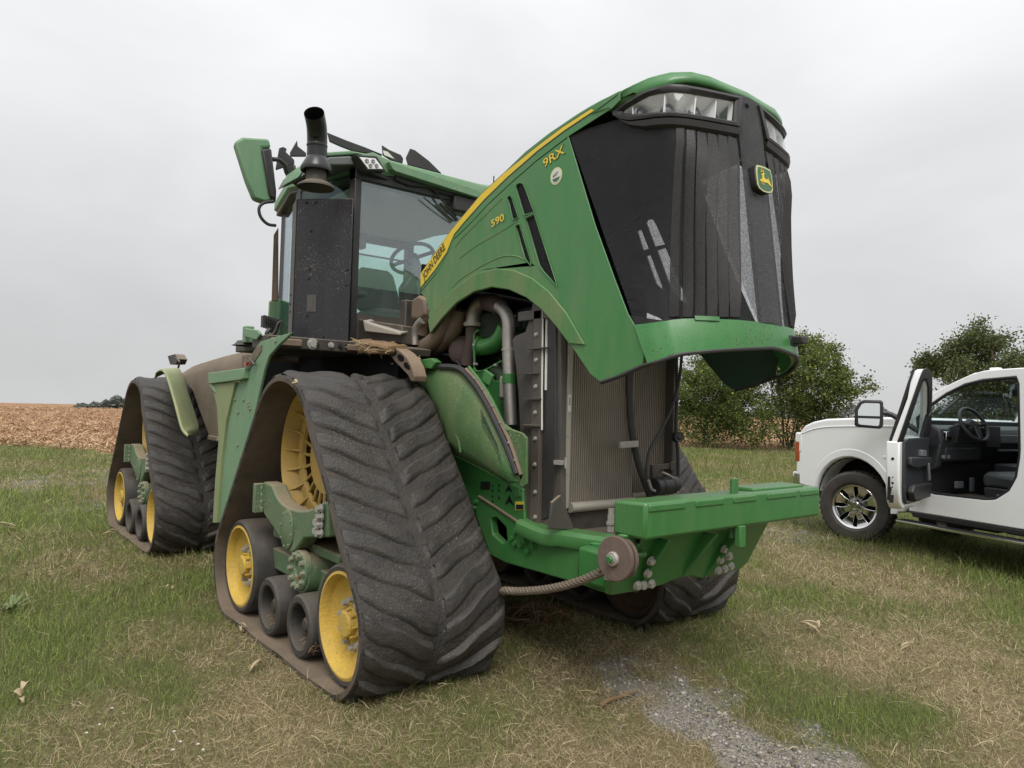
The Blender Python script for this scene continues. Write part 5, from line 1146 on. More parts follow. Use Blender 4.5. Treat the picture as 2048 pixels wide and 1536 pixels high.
obj('hose_fitting', G().cyl((fit[0], fit[1], .89), (fit[0], fit[1], .985), .022, n=6).cyl((fit[0], fit[1], .985), (fit[0], fit[1], 1.02), .018, n=14).cyl((fit[0], fit[1], .93), (fit[0], fit[1], .945), .030, n=6), 'zinc', T)

# ---- front weight bracket
YB = 2.195
z_t, z_b = 1.165, 0.992
xl, xr = -.785, .765
bk = obj('front_bracket', G().prism([(xl, YB + .0, z_b), (xl, YB, z_t), (xl, YB + .20, z_t - .01), (xl, YB + .20, z_b)], (xr - xl, 0, 0)), 'green', T, bevel=.016)
for x0_, x1_ in ((-.765, -.50), (-.42, -.19), (-.11, .10), (.20, .50), (.54, .745)):
    obj('bracket_pad', G().box((x0_, YB - .006, z_t - .045), (x1_, YB + .01, z_t - .012)), 'green', bk, bevel=.006)
obj('bracket_step', G().box((.15, YB + .05, z_t - .01), (.66, YB + .2, z_t + .012)), 'green', bk, bevel=.008)
obj('bracket_pin', G().box((-.055, YB + .04, .93), (.0, YB + .06, 1.24)).box((-.06, YB - .012, .89), (-.005, YB + .02, 1.0)), 'green', bk, bevel=.004)
# web plate sloping back under the beam, with gussets
web = obj('bracket_web', G().prism([(-0.805,2.293,1.005),(-0.573,2.307,0.976),(-0.194,2.311,0.969),(0.048,2.312,0.966),(0.422,2.311,0.967),(0.409,2.438,0.711),(0.367,2.453,0.68),(0.317,2.457,0.672),(0.086,2.459,0.668),(-0.029,2.455,0.675),(-0.094,2.444,0.698),(-0.202,2.442,0.703),(-0.341,2.454,0.678),(-0.541,2.457,0.672),(-0.721,2.453,0.679),(-0.759,2.424,0.738),(-0.782,2.379,0.831)], (0, .05, .0)), 'green', bk, bevel=.01)
# left cheek that carries the rope sheave
for gt, gb in ([(-0.193,2.314,0.962),(-0.203,2.439,0.708)], [(0.05,2.316,0.957),(0.014,2.454,0.678)], [(-0.573,2.311,0.969),(-0.541,2.455,0.676)]):
    gt = V(gt); gb = V(gb)
    obj('gusset', G().prism([gt + V((0, .02, 0)), gt + V((0, -.085, 0)), gt.lerp(gb, .55) + V((0, -.045, 0)), gb + V((0, -.006, 0)), gb + V((0, .02, 0))], (.02, 0, 0)), 'green', bk, bevel=.007)
obj('nose_casting', G().box((-.62, 2.53, .66), (-.15, 2.80, .85)), 'green', bk, bevel=.02)
for p in [(-0.572,2.339,0.854),(-0.554,2.372,0.786),(-0.548,2.405,0.719),(-0.486,2.406,0.717),(-0.593,2.403,0.724),(0.032,2.342,0.849),(0.043,2.373,0.785),(0.113,2.367,0.798),(0.07,2.406,0.718),(0.132,2.406,0.719),(0.181,2.401,0.729)]: bolt(bk, p, (-.12, -1, -.40), .0185, .020)
obj('cheek_hole', G().cyl([(-0.701,2.308,0.967)][0], V([(-0.701,2.308,0.967)][0]) + V((0, -.006, 0)), .022, n=16), 'green_dusty', bk)
obj('dark_bore_disc', G().cyl([(-0.711,2.299,0.969)][0], V([(-0.711,2.299,0.969)][0]) + V((0, -.002, 0)), .014, n=16), 'void', bk)  # black disc paints the shade inside a bore

# ---- articulation, rear tank, rear frame, rear fender
tk = G()
rows = []
for y, zt, zb_ in ((6.2, 2.03, 1.2), (6.5, 2.02, 1.2), (6.8, 2.0, 1.2), (7.1, 1.99, 1.2), (7.4, 1.975, 1.40), (7.7, 1.955, 1.62), (8.0, 1.93, 1.74), (8.3, 1.88, 1.80), (8.36, 1.84, 1.82)):
    rows.append([(x, y, max(zb_, min(zt + dz, 3)) if dz > -.9 else zb_) for x, dz in ((-1.27, -1.0), (-1.27, -.40), (-1.26, -.16), (-1.21, -.05), (-1.08, .0), (-.92, -.03), (-.78, .012), (-.6, -.025), (-.4, .012), (-.2, -.025), (0, .012), (.2, -.025), (.4, .012), (.6, -.025), (.78, .012), (.92, -.03), (1.08, 0), (1.21, -.05), (1.26, -.16), (1.27, -.4), (1.27, -1.0))])
tk.grid(rows)
tank = obj('rear_tank', tk, 'tank', T, smooth=60)
obj('tank_dark_panel', G().prism([(-1.26, 6.2, 1.2), (1.26, 6.2, 1.2), (1.26, 6.2, 1.9), (-1.26, 6.2, 1.9)], (0, .03, 0)), 'void', tank, smooth=0)  # dark panel stands in for the shade of an opening
obj('tank_rim', G().box((-1.29, 6.14, 1.2), (-1.16, 6.24, 1.95)), 'tank', tank, bevel=.02)
obj('tank_sill', G().box((-1.29, 6.14, 1.17), (1.29, 7.1, 1.215)), 'tank', tank, bevel=.01)
obj('tank_mount', G().box((-1.2, 6.3, 1.04), (-1.0, 6.6, 1.17)), 'black_dusty', tank, bevel=.008)
obj('mount_bolt', G().cyl((-1.1, 6.4, .97), (-1.1, 6.4, 1.05), .04, n=6), 'bolt_green', tank)
obj('rear_frame', G().box((-.5, 6.4, .6), (.5, 10.3, 1.1)).box((-.3, 5.4, .6), (.3, 6.5, 1.0)).box((-.9, 9.9, .7), (.9, 10.1, 1.5)), 'black_dusty', T, bevel=.02)
# rear fender: curved band over the front shoulder of the rear track
fl_o = [(-1.66,7.586,1.736),(-1.66,7.557,1.785),(-1.66,7.428,1.807),(-1.66,7.315,1.808),(-1.66,7.191,1.78),(-1.66,7.062,1.707),(-1.66,6.955,1.633),(-1.66,6.787,1.502),(-1.66,6.643,1.376),(-1.66,6.525,1.277),(-1.66,6.371,1.248)]
fl_i = [(-1.3,8.469,1.842),(-1.3,8.332,1.86),(-1.3,8.222,1.856),(-1.3,8.113,1.848),(-1.3,8.029,1.812),(-1.3,7.903,1.726),(-1.3,7.797,1.629),(-1.3,7.622,1.501),(-1.3,7.473,1.39),(-1.3,7.359,1.301),(-1.3,7.331,1.197)]
def fend(sx):
    f_ = (lambda P: P) if sx < 0 else mirx
    a = resample(f_(fl_o), 24); b = resample(f_(fl_i), 24)
    return obj('rear_fender', G().grid([a, [p.lerp(q, .06) + V((0, -.01, .012)) for p, q in zip(a, b)], [p.lerp(q, .94) + V((0, -.01, .012)) for p, q in zip(a, b)], b]), 'fender_pale', T, smooth=60, thick=.014, off=-1)
fend(-1); fend(1)
ll = obj('rear_lamp', G().prism([(-1.2,9.071,2.026),(-1.2,8.744,2.038),(-1.2,8.609,1.978),(-1.2,8.684,1.924),(-1.2,8.942,1.924)], (.10, 0, 0)).tube([(-1.2,8.695,1.992),(-1.2,8.542,1.943),(-1.2,8.591,1.866),(-1.2,8.497,1.788)], .012, 6, 2), 'black_dusty', T, bevel=.012)
obj('tank_wire', G().tube([(-1.2,6.638,2.021),(-1.2,6.534,2.043),(-1.2,6.303,2.046),(-1.2,6.159,2.078)], .006, 6, 4), 'hose', T)

# ================================================================ things hung on or lying on the tractor
rope = thing('tow_rope', 'twisted grey brown wire rope with clamped socket and round rusty washer on the front bracket', 'rope', (-.72, 2.45, .84))
O_ = V((-.72, 2.45, .84))
def loc(P): return [tuple(V(p) - O_) for p in P]
dsc = V([(-0.83,2.33,0.893)][0])
obj('washer_disc', G().lathe([(.0, .012), (.100, .012), (.105, .008), (.105, -.006), (.10, -.012), (.0, -.012)], dsc - O_, (-1, -.05, .05), 44).lathe([(.0, -.03), (.095, -.03), (.098, -.036), (.098, -.048), (.0, -.05)], dsc - O_ , (-1, -.05, .05), 40), 'rust', rope, smooth=30)
obj('pin', G().lathe([(.0, .05), (.014, .05), (.016, .046), (.016, -.20)], dsc - O_, (-1, 0, 0), 18), 'green', rope)
obj('retaining_ring', G().lathe([(.018, .030), (.030, .030), (.034, .024), (.034, .012), (.018, .012)], dsc - O_, (-1, 0, 0), 26).lathe([(.016, .036), (.021, .036), (.021, .030)], dsc - O_, (-1, 0, 0), 20), 'zinc', rope)
path = [V(p) for p in [(-0.78,2.459,0.802),(-0.78,2.525,0.767),(-0.78,2.611,0.725),(-0.78,2.755,0.666),(-0.78,2.91,0.615),(-0.78,3.075,0.573),(-0.78,3.206,0.547)]] + [V((-.62, 3.45, .46)), V((-.5, 3.75, .43))]
CP = catmull(path, 8)
L_ = 0.0; S_ = [0.0]
for a, b in zip(CP, CP[1:]): L_ += (b - a).length; S_.append(L_)
for k in range(4):
    pts = []
    for i, p in enumerate(CP):
        t = (CP[min(i + 1, len(CP) - 1)] - CP[max(0, i - 1)]).normalized(); u = t.cross(V((0, 0, 1))).normalized(); w = t.cross(u)
        a = S_[i] * 2 * math.pi / .13 + k * math.pi / 2
        pts.append(p + (u * math.cos(a) + w * math.sin(a)) * .0125 - O_)
    # refine along the helix
    fine = []
    for i in range(len(CP) - 1):
        for j in range(3):
            q = j / 3; p = CP[i].lerp(CP[i + 1], q); s = S_[i] * (1 - q) + S_[i + 1] * q
            t = (CP[i + 1] - CP[i]).normalized(); u = t.cross(V((0, 0, 1))).normalized(); w = t.cross(u)
            a = s * 2 * math.pi / .11 + k * math.pi / 2
            fine.append(p + (u * math.cos(a) + w * math.sin(a)) * .0115 - O_)
    obj('rope_strand', G().tube(fine, .0115, 7, 0), 'rope', rope)
sk0, sk1 = V([(-0.79,2.59,0.735)][0]) - O_, V([(-0.79,2.456,0.806)][0]) - O_
obj('rope_socket', G().tube([sk0 - (sk1 - sk0) * .05, sk0, sk0.lerp(sk1, .5), sk1], lambda t: .026 + .008 * t, 16, 3), 'zinc', rope)
obj('shackle_ear', G().prism(loc([(-0.8,2.438,0.863),(-0.8,2.401,0.929),(-0.8,2.356,0.925),(-0.8,2.366,0.841),(-0.8,2.418,0.843)]), (.02, 0, 0)).prism(loc([(-0.81,2.423,0.796),(-0.81,2.375,0.824),(-0.81,2.329,0.78),(-0.81,2.419,0.773)]), (.02, 0, 0)), 'zinc', rope, bevel=.004)

def straw_tuft(name, label, cat, center, nrm, ext, n, ln, mat='straw', group=None, thk=.0035, flat=.25):
    t = G(); r = random.Random(hash(name) % 999 + n)
    for _ in range(n):
        p = V((r.uniform(-1, 1) * ext[0], r.uniform(-1, 1) * ext[1], abs(r.gauss(0, 1)) * ext[2]))
        d = V((r.gauss(0, 1), r.gauss(0, 1), r.gauss(0, flat))).normalized() * ln * r.uniform(.4, 1)
        m = p + d * .5 + V((0, 0, r.uniform(-.1, .2) * ln))
        t.tube([p, m, p + d], thk * r.uniform(.5, 1.3), 4, 2)
    o = obj(name, t, mat, None); o.location = center
    return tag(o, label, cat, group, None)
# clod of crop trash packed on the ledge in front of the cab
cl_pts = [(-0.92,4.998,2.018),(-0.92,4.943,2.031),(-0.92,4.853,2.018),(-0.92,4.724,2.005),(-0.92,4.58,1.992),(-0.92,4.47,1.97),(-0.92,4.384,1.964),(-0.92,4.395,1.906),(-0.92,4.535,1.915),(-0.92,4.655,1.915),(-0.92,4.825,1.93),(-0.92,4.903,1.958),(-0.92,4.972,1.981)]
bm = bmesh.new()
cz = V(cl_pts[0])
g = G().prism([tuple(V(p) - cz) for p in cl_pts], (.16, .0, .02))
clod = obj('crop_trash', g, 'debris', None, bevel=.015)
clod.location = cz
sbm = clod.modifiers.new('sub', 'SUBSURF'); sbm.levels = 2; sbm.render_levels = 2; sbm.subdivision_type = 'SIMPLE'
tx = bpy.data.textures.new('clods', 'CLOUDS'); tx.noise_scale = .03
dm = clod.modifiers.new('lumps', 'DISPLACE'); dm.texture = tx; dm.strength = .035; dm.texture_coords = 'LOCAL'
tag(clod, 'brown clod of packed crop trash on the ledge below the cab window', 'debris')
cs = G(); r_ = random.Random(5)
for _ in range(46):
    u = r_.random(); p = V(cl_pts[1]).lerp(V(cl_pts[6]), u) + V((-.01 + r_.uniform(-.01, .08), 0, -.04 * r_.random() - .01)) - cz
    d = V((r_.gauss(-.3, .6), r_.gauss(0, 1), r_.gauss(-.1, .5))).normalized() * r_.uniform(.03, .10)
    cs.tube([p, p + d * .5 + V((0, 0, .006)), p + d], .0022, 4, 2)
obj('straw_stalk', cs, 'straw', clod)['kind'] = 'stuff'
for k, (px, x, lab) in enumerate((((585,770), -1.60, 'bent pale straw lying on the top outer corner of the front track'), ((762,915), -1.2, 'pale husk scrap stuck on the middle of the front track belt'))):
    pass
def scrap(p, lab, ln, mat='straw', rot=0.0):
    g = G().tube([(-ln * .5, 0, .006), (-ln * .12, 0, .02), (0, ln * .25, .008)], .005, 5, 2).tube([(0, ln * .25, .008), (ln * .3, ln * .3, .004)], .006, 5, 0)
    o = obj('straw_scrap', g, mat, None); o.location = p; o.rotation_euler = (rad(50), 0, rot)
    return tag(o, lab, 'straw')
y_, z_, ny_, nz2 = belt_at(0)
def on_belt(px_pt, fallback): return fallback
scrap([(-1.655,4.15,1.675)][0], 'bent pale straw lying on the outer top corner of the front track', .09, rot=.6)
scrap([(-1.2,3.92,1.254)][0], 'pale husk scrap stuck to the middle of the front track belt', .05, 'husk', 2.0)

# ================================================================ PICKUP
TR = thing('pickup_truck', 'white crew cab pickup truck with its driver door standing open', 'truck', (5.69, 4.43, 0), -rad(15))
W = 2.03
def side(pts, t0, t1, holes=None):
    """(s, z) outline in the vehicle's side plane, extruded across from t0 to t1"""
    return G().prism([(t0, s, z) for s, z in pts], (t1 - t0, 0, 0), [[(t0, s, z) for s, z in h] for h in holes] if holes else None)
arch = [(0.56 * math.cos(math.radians(a)), 0.49 + 0.56 * math.sin(math.radians(a))) for a in range(186, -1, -12)]
clip = [(.905, .70), (.90, .95), (.875, 1.22), (.84, 1.34), (.76, 1.42), (.62, 1.475), (.40, 1.52), (.0, 1.545), (-.40, 1.565), (-.70, 1.57), (-.80, 1.52), (-.80, .54), (-.74, .475), (-.64, .46)] + arch + [(.60, .60), (.72, .60), (.86, .62)]
fend_l = obj('fender', side(clip, 0.0, 0.34), 'white', TR, bevel=0.05, seg=4)
obj('fender', side(clip, W - 0.34, W), 'white', TR, bevel=0.05, seg=4)
obj('bonnet', G().prism([(.26, s, z) for s, z in ((.80, 1.30), (.78, 1.41), (.60, 1.49), (.3, 1.53), (-.3, 1.565), (-.74, 1.575), (-.74, 1.4), (.6, 1.2))], (W - .52, 0, 0)), 'white', TR, bevel=0.04, seg=3)
obj('engine_bay', G().box((.30, -.78, .5), (W - .30, .8, 1.36)), 'void', TR)
lipp = [(0.575 * math.cos(math.radians(a)), 0.49 + 0.575 * math.sin(math.radians(a))) for a in range(186, -1, -8)]
lip2 = [(0.665 * math.cos(math.radians(a)), 0.49 + 0.665 * math.sin(math.radians(a))) for a in range(0, 187, 8)]
obj('arch_flare', side(lipp + lip2, -.006, .03), 'white', fend_l, bevel=.006, seg=3)
obj('shoulder_crease', G().tube([(-.002, .84, 1.30), (-.004, .5, 1.40), (-.004, 0, 1.44), (-.002, -.78, 1.47)], .006, 6, 4), 'white', fend_l)
obj('bonnet_gap', G().tube([(.05, .80, 1.40), (.052, .6, 1.475), (.055, .3, 1.523), (.055, -.3, 1.563), (.055, -.74, 1.573)], .005, 6, 4), 'seal', fend_l)
obj('wheel_liner', G().tube([(.06, .56 * math.cos(a), .49 + .56 * math.sin(a)) for a in [math.radians(x) for x in range(0, 187, 12)]], .01, 6, 0).box((.32, -.6, .45), (.36, .6, 1.1)), 'void', TR)
bmp = obj('front_bumper', G().prism([(.0, .93, .58), (.0, .93, .78), (.06, 1.03, .78), (.3, 1.09, .78), (W - .3, 1.09, .78), (W - .06, 1.03, .78), (W, .93, .78), (W, .93, .58), (W - .1, 1.0, .56), (.1, 1.0, .56)] if False else [(.0, .80, .60), (.0, .96, .60), (.10, 1.05, .60), (.4, 1.10, .60), (W - .4, 1.10, .60), (W - .10, 1.05, .60), (W, .96, .60), (W, .80, .60)], (0, 0, .19)), 'chrome', TR, bevel=.03, seg=3)
obj('headlight', G().box((-.006, .80, 1.05), (.20, .925, 1.32)), 'lamp_refl', TR, bevel=.02)
obj('side_marker', G().box((-.008, .84, .93), (.05, .915, 1.20)), 'amber', TR, bevel=.01)
obj('front_grille', G().box((.2, .84, .82), (W - .2, .93, 1.34)), 'chrome', TR, bevel=.02)

# cab side with the front door opening
roofl = [(-.76, 1.53)] + [(p[1], p[2]) for p in [(0.0,-0.85,1.702),(-0.0,-1.086,1.863),(0.0,-1.3,1.967),(0.0,-1.504,2.055),(0.0,-1.637,2.089)]]
roofl += [(-1.75, 2.10), (-2.2, 2.115), (-3.1, 2.10), (-3.45, 2.06)]
opening = [(p[1], p[2]) for p in [(0.0,-0.871,1.571),(0.0,-1.017,1.711),(0.0,-1.233,1.857),(0.0,-1.44,1.954),(0.0,-1.638,1.999),(0.0,-1.971,2.024)]]
opening += [(-2.0, 1.95), (-2.02, 1.3)] + [(p[1], p[2]) for p in [(0.0,-2.014,1.196),(0.0,-1.987,1.009),(-0.0,-1.916,0.865),(0.0,-1.783,0.762),(0.0,-1.655,0.739),(-0.0,-1.104,0.727),(0.0,-0.965,0.765)]] + [(-.94, .74), (-.90, 1.1), (-.885, 1.45)]
opening2 = [(-2.22, 1.36), (-2.22, 1.98), (-2.9, 2.0), (-3.2, 1.9), (-3.25, 1.36)]
cabo = roofl + [(-3.55, 1.45), (-3.55, .52), (-2.5, .50), (-1.3, .50), (-.80, .50)]
cs_ = obj('cab_side', side(cabo, 0.01, 0.10, [opening, opening2]), 'white', TR, bevel=.015, seg=3)
full = [(-.95, 1.50), (-1.30, 1.80), (-1.55, 1.95), (-1.9, 1.97), (-1.98, 1.90), (-1.98, 1.36), (-1.0, 1.36)]
cs2 = obj('cab_side', side(cabo, W - .10, W - .01, [full, opening2]), 'white', TR, bevel=.015, seg=3)
obj('side_glass', side(full, W - .05, W - .045).prism([(W - .05, s, z) for s, z in opening2], (.005, 0, 0)), 'carglass', cs2, smooth=0)
obj('side_glass', side(opening2, .045, .05), 'carglass', cs_, smooth=0)
obj('door_card', side([(-.90, .6), (-.90, 1.40), (-3.4, 1.40), (-3.4, .6)], W - .16, W - .11), 'trim_soft', cs2, bevel=.02)
# seal round the opening
oc = [V((.03, s, z)) for s, z in opening]
cen = sum(oc, Vector()) / len(oc)
obj('door_seal', G().tube([tuple(cen + (p - cen) * .985) for p in oc + [oc[0]]], .020, 8, 3), 'seal', cs_)
obj('sill_moulding', side([(-.82, .50), (-3.5, .485), (-3.5, .43), (-.86, .44)], .0, .1), 'trim', TR, bevel=.01)
obj('cab_roof', G().prism([(x, s, z) for x, s, z in ((.07, -1.42, 2.04), (.07, -1.50, 2.075), (.07, -1.9, 2.10), (.07, -3.0, 2.10), (.07, -3.42, 2.04))], (W - .14, 0, 0)), 'white', TR, bevel=.03, seg=3)
obj('roof_marker', G().box((.22, -1.66, 2.09), (.30, -1.56, 2.135)), 'lamp_refl', TR, bevel=.015, seg=3)
obj('headlining', G().box((.10, -3.4, 2.01), (W - .10, -1.5, 2.035)), 'trim_grey', TR)
obj('windscreen', G().prism([(.12, -.78, 1.55), (W - .12, -.78, 1.55), (W - .20, -1.44, 2.045), (.20, -1.44, 2.045)], (0, -.003, -.004)), 'carglass', TR, smooth=0)
obj('cowl', G().box((.1, -.86, 1.44), (W - .1, -.70, 1.55)), 'trim', TR, bevel=.01)
obj('windscreen_post', G().prism([(W - .13, -.86, 1.52), (W - .13, -1.50, 2.03), (W - .13, -1.58, 1.99), (W - .13, -1.02, 1.50)], (.05, 0, 0)), 'trim_grey', TR, bevel=.012)
obj('grab_handle', G().tube([(W - .15, -1.12, 1.60), (W - .19, -1.16, 1.66), (W - .19, -1.36, 1.83), (W - .15, -1.40, 1.88)], .018, 8, 3).tube([(.14, -1.05, 1.62), (.19, -1.08, 1.66), (.19, -1.25, 1.80), (.15, -1.30, 1.84)], .016, 8, 3), 'trim_grey', TR)
rm = [(1.0,-0.923,1.891)][0]
obj('rear_view_mirror', G().box((.86, -1.43, 1.845), (1.14, -1.40, 1.93)).box((.98, -1.43, 1.9), (1.02, -1.36, 2.0)), 'trim', TR, bevel=.012)
obj('windscreen_sticker', G().lathe([(0, .002), (.055, .002), (.055, 0)], (W - .33, -1.31, 1.945), (0, -.6, .75), 20), 'label', TR)
# floor, dash and seats
obj('cab_floor', G().box((.06, -3.5, .50), (W - .06, -.84, .66)).box((.1, -.92, .5), (W - .1, -.84, 1.45)), 'trim', TR)
obj('floor_mat', G().prism([(.13, -.98, .665), (.80, -.98, .70), (.80, -1.62, .67), (.13, -1.62, .665)], (0, 0, .012)), 'black_dusty', TR, bevel=.006)
obj('sill_plate', G().box((.03, -2.0, .655), (.16, -.92, .685)).box((.10, -1.70, .64), (.14, -1.5, .70)), 'trim', TR, bevel=.008)
ds = obj('dashboard', G().prism([(.13, -.86, 1.05), (.13, -.86, 1.46), (.13, -1.0, 1.50), (.13, -1.16, 1.495), (.13, -1.24, 1.45), (.13, -1.27, 1.30), (.13, -1.20, 1.16), (.13, -1.10, 1.05)], (W - .26, 0, 0)), 'trim_soft', TR, bevel=.025, seg=3)
obj('instrument_hood', G().prism([(.34, -1.10, 1.44), (.34, -1.30, 1.52), (.34, -1.34, 1.49), (.34, -1.29, 1.30), (.34, -1.2, 1.28)], (.46, 0, 0)), 'trim_soft', ds, bevel=.015)
obj('instrument_screen', G().prism([(.38, -1.325, 1.475), (.76, -1.325, 1.475), (.76, -1.297, 1.325), (.38, -1.297, 1.325)], (0, -.004, 0)), 'black', ds)
obj('air_vent', G().box((.17, -1.30, 1.33), (.26, -1.25, 1.43)), 'chrome', ds, bevel=.01)
obj('air_vent', G().box((W - .30, -1.30, 1.28), (W - .2, -1.25, 1.44)), 'chrome', ds, bevel=.01)
obj('dash_panel', G().box((1.12, -1.30, 1.30), (W - .32, -1.262, 1.40)).box((1.12, -1.29, 1.20), (W - .2, -1.25, 1.23)), 'trim_grey', ds, bevel=.01)
obj('centre_screen', G().box((.86, -1.31, 1.25), (1.10, -1.27, 1.50)), 'black', ds, bevel=.01)
obj('knee_panel', G().prism([(.13, -.92, .86), (.13, -1.20, 1.02), (.13, -1.26, 1.28), (.13, -.95, 1.3)], (.10, 0, 0)).prism([(.24, -.98, 1.0), (.24, -1.24, 1.10), (.24, -1.25, 1.25), (.24, -.98, 1.25)], (.62, 0, 0)), 'trim_soft', ds, bevel=.015)
obj('dash_switch', G().box((.18, -1.252, 1.12), (.23, -1.235, 1.16)).box((.27, -1.252, 1.12), (.31, -1.235, 1.16)), 'trim_grey', ds, bevel=.004)
for d_ in [ds] + list(ds.children):
    if d_ is ds: d_.location.y += .17
swc = V([(0.5,-1.218,1.518)][0]); swn = V((0, -.88, .47)).normalized()
u_ = V((1, 0, 0)); w_ = swn.cross(u_).normalized()
ring = [swc + (u_ * math.cos(k * math.pi / 16) + w_ * math.sin(k * math.pi / 16)) * .20 for k in range(33)]
sw2 = obj('steering_wheel', G().tube(ring, .019, 10, 0, cap=False), 'trim_soft', TR)
obj('wheel_hub', G().lathe([(0, .03), (.055, .028), (.085, .0), (.08, -.03), (0, -.05)], swc - swn * .02, swn, 18).tube([swc - u_ * .18, swc - swn * .02, swc + u_ * .18], .022, 8, 2).tube([swc, swc - w_ * .18 * (1 if w_.z > 0 else -1)], .026, 8, 0), 'trim_soft', sw2)
obj('spoke_trim', G().tube([swc + swn * .012 - w_ * .06 * (1 if w_.z > 0 else -1) + u_ * .03, swc + swn * .005 - w_ * .15 * (1 if w_.z > 0 else -1) + u_ * .02], .009, 6, 0), 'trim_grey', sw2)
obj('wheel_sticker', G().prism([swc + swn * .034 + u_ * a + w_ * b for a, b in ((.045, -.02), (.06, -.02), (.05, .06), (.035, .06))], swn * .002), 'label_yellow', sw2, smooth=0)
obj('column', G().tube([swc - swn * .03, swc - swn * .25], .05, 12, 0), 'trim', sw2)
obj('column_stalk', G().tube([swc - swn * .08 - u_ * .05, swc - swn * .07 - u_ * .2 + V((0, 0, .03))], .012, 6, 0), 'trim_grey', sw2)
seatp = [(-1.52, .86), (-1.50, .98), (-1.56, 1.02), (-1.80, 1.0), (-2.06, .95), (-2.10, .84)]
for t0_ in (.20, 1.28):
    s_ = obj('front_seat', side(seatp, t0_, t0_ + .56), 'trim_soft', TR, bevel=.045, seg=3)
    obj('backrest', side([(-2.02, .92), (-2.0, 1.05), (-2.18, 1.62), (-2.26, 1.66), (-2.32, 1.6), (-2.2, .92)], t0_ + .02, t0_ + .54).box((t0_ + .15, -2.34, 1.66), (t0_ + .41, -2.24, 1.86)), 'trim_soft', s_, bevel=.04, seg=3)
    obj('seat_base', side([(-1.58, .70), (-1.55, .86), (-2.1, .86), (-2.1, .72), (-1.9, .72), (-1.85, .68), (-1.68, .68)], t0_ - .035, t0_ + .10).box((t0_ + .05, -2.05, .66), (t0_ + .5, -1.6, .86)), 'trim', s_, bevel=.015)
    obj('seat_switch', G().box((t0_ - .045, -1.80, .78), (t0_ - .03, -1.70, .80)).box((t0_ - .045, -1.86, .77), (t0_ - .03, -1.84, .82)), 'trim_grey', s_, bevel=.004)
obj('centre_console', G().box((.82, -2.1, .66), (1.22, -1.22, 1.03)).prism([(.80, -1.25, .98), (.80, -1.25, 1.08), (.80, -2.1, 1.05), (.80, -2.1, .95)], (.44, 0, 0)), 'trim_soft', TR, bevel=.025)
obj('rear_seat', G().box((.2, -3.3, .8), (W - .2, -2.7, 1.0)).box((.2, -3.4, .9), (W - .2, -3.2, 1.7)), 'trim_soft', TR, bevel=.05)
obj('pedal', G().box((.45, -1.06, .78), (.58, -1.03, .86)).box((.68, -1.08, .74), (.74, -1.05, .90)), 'trim_grey', TR, bevel=.006)
cup = thing('drink_cup', 'grey drinks tumbler standing on the centre console of the white pickup', 'cup', (0, 0, 0))
cw_ = Matrix.Translation((5.73, 4.41, 0)) @ Matrix.Rotation(-rad(15), 4, 'Z') @ V((1.0, -1.55, 1.075))
cup.location = cw_
obj('tumbler', G().lathe([(0, 0), (.036, 0), (.044, .10), (.044, .105), (.038, .105), (.036, .02), (0, .02)], (0, 0, 0), (0, 0, 1), 24), 'cup', cup)
obj('rim_band', G().lathe([(.0445, .094), (.046, .097), (.046, .107), (.042, .109), (.042, .094)], (0, 0, 0), (0, 0, 1), 24), 'chrome', cup)

# open door
TH_D = math.radians(66)
HG = V((.03, -.85, 0)); DD = V((-math.sin(TH_D), -math.cos(TH_D), 0)); DI = V((math.cos(TH_D), -math.sin(TH_D), 0))
def D(r, d, z):
    lean = max(0.0, z - 1.33) * .27 - .03 * ((z - 1.0) / .5) ** 2 * (z < 1.33)
    return tuple(HG + DD * r + DI * (d + lean) + V((0, 0, z)))
def dpoly(pts, d): return [D(r, d, z) for r, z in pts]
low = [(.02, .66), (.30, .60), (.95, .62), (1.06, .70), (1.12, .86), (1.15, 1.10), (1.14, 1.33), (.02, 1.33)]
def slab(name, pts, d0, d1, mat, parent, holes=None, bevel=.012, seg=2, smooth=38):
    A = dpoly(pts, d0); B = dpoly(pts, d1); n = len(A); g = G()
    if holes:
        loops = [pts] + holes; L2 = [p for l in loops for p in l]
        tr = tessellate_polygon([[V((r, z, 0)) for r, z in l] for l in loops]); m = len(L2)
        vv = dpoly(L2, d0) + dpoly(L2, d1); f = [tuple(t) for t in tr] + [tuple(i + m for i in reversed(t)) for t in tr]; o = 0
        for l in loops:
            k = len(l)
            for i in range(k): f.append((o + i, o + (i + 1) % k, o + (i + 1) % k + m, o + i + m))
            o += k
        g.add(vv, f)
    else:
        g.add(A + B, [tuple(range(n)), tuple(range(2 * n - 1, n - 1, -1))] + [(i, (i + 1) % n, (i + 1) % n + n, i + n) for i in range(n)])
    return obj(name, g, mat, parent, bevel=bevel, seg=seg, smooth=smooth)
door = slab('driver_door', low, 0.0, .13, 'white', TR, bevel=.02, seg=3)
frame = [(.02, 1.31), (.02, 1.40), (.10, 1.50), (.42, 1.80), (.66, 1.985), (.82, 2.05), (1.00, 2.075), (1.075, 2.05), (1.10, 1.95), (1.13, 1.31)]
whole = [(.12, 1.36), (.16, 1.46), (.46, 1.745), (.69, 1.925), (.84, 1.985), (.98, 2.0), (1.02, 1.95), (1.05, 1.36)]
slab('window_frame', frame, .04, .12, 'white', door, [whole], bevel=.01)
slab('frame_seal', [(r * 1.0 + .012, z + .012) for r, z in frame], .115, .135, 'seal', door, [[(.16, 1.34), (.2, 1.46), (.48, 1.735), (.70, 1.90), (.84, 1.955), (.97, 1.97), (1.0, 1.92), (1.03, 1.34)]], bevel=.004)
slab('window_glass', whole, .07, .074, 'carglass', door, bevel=0, smooth=0)
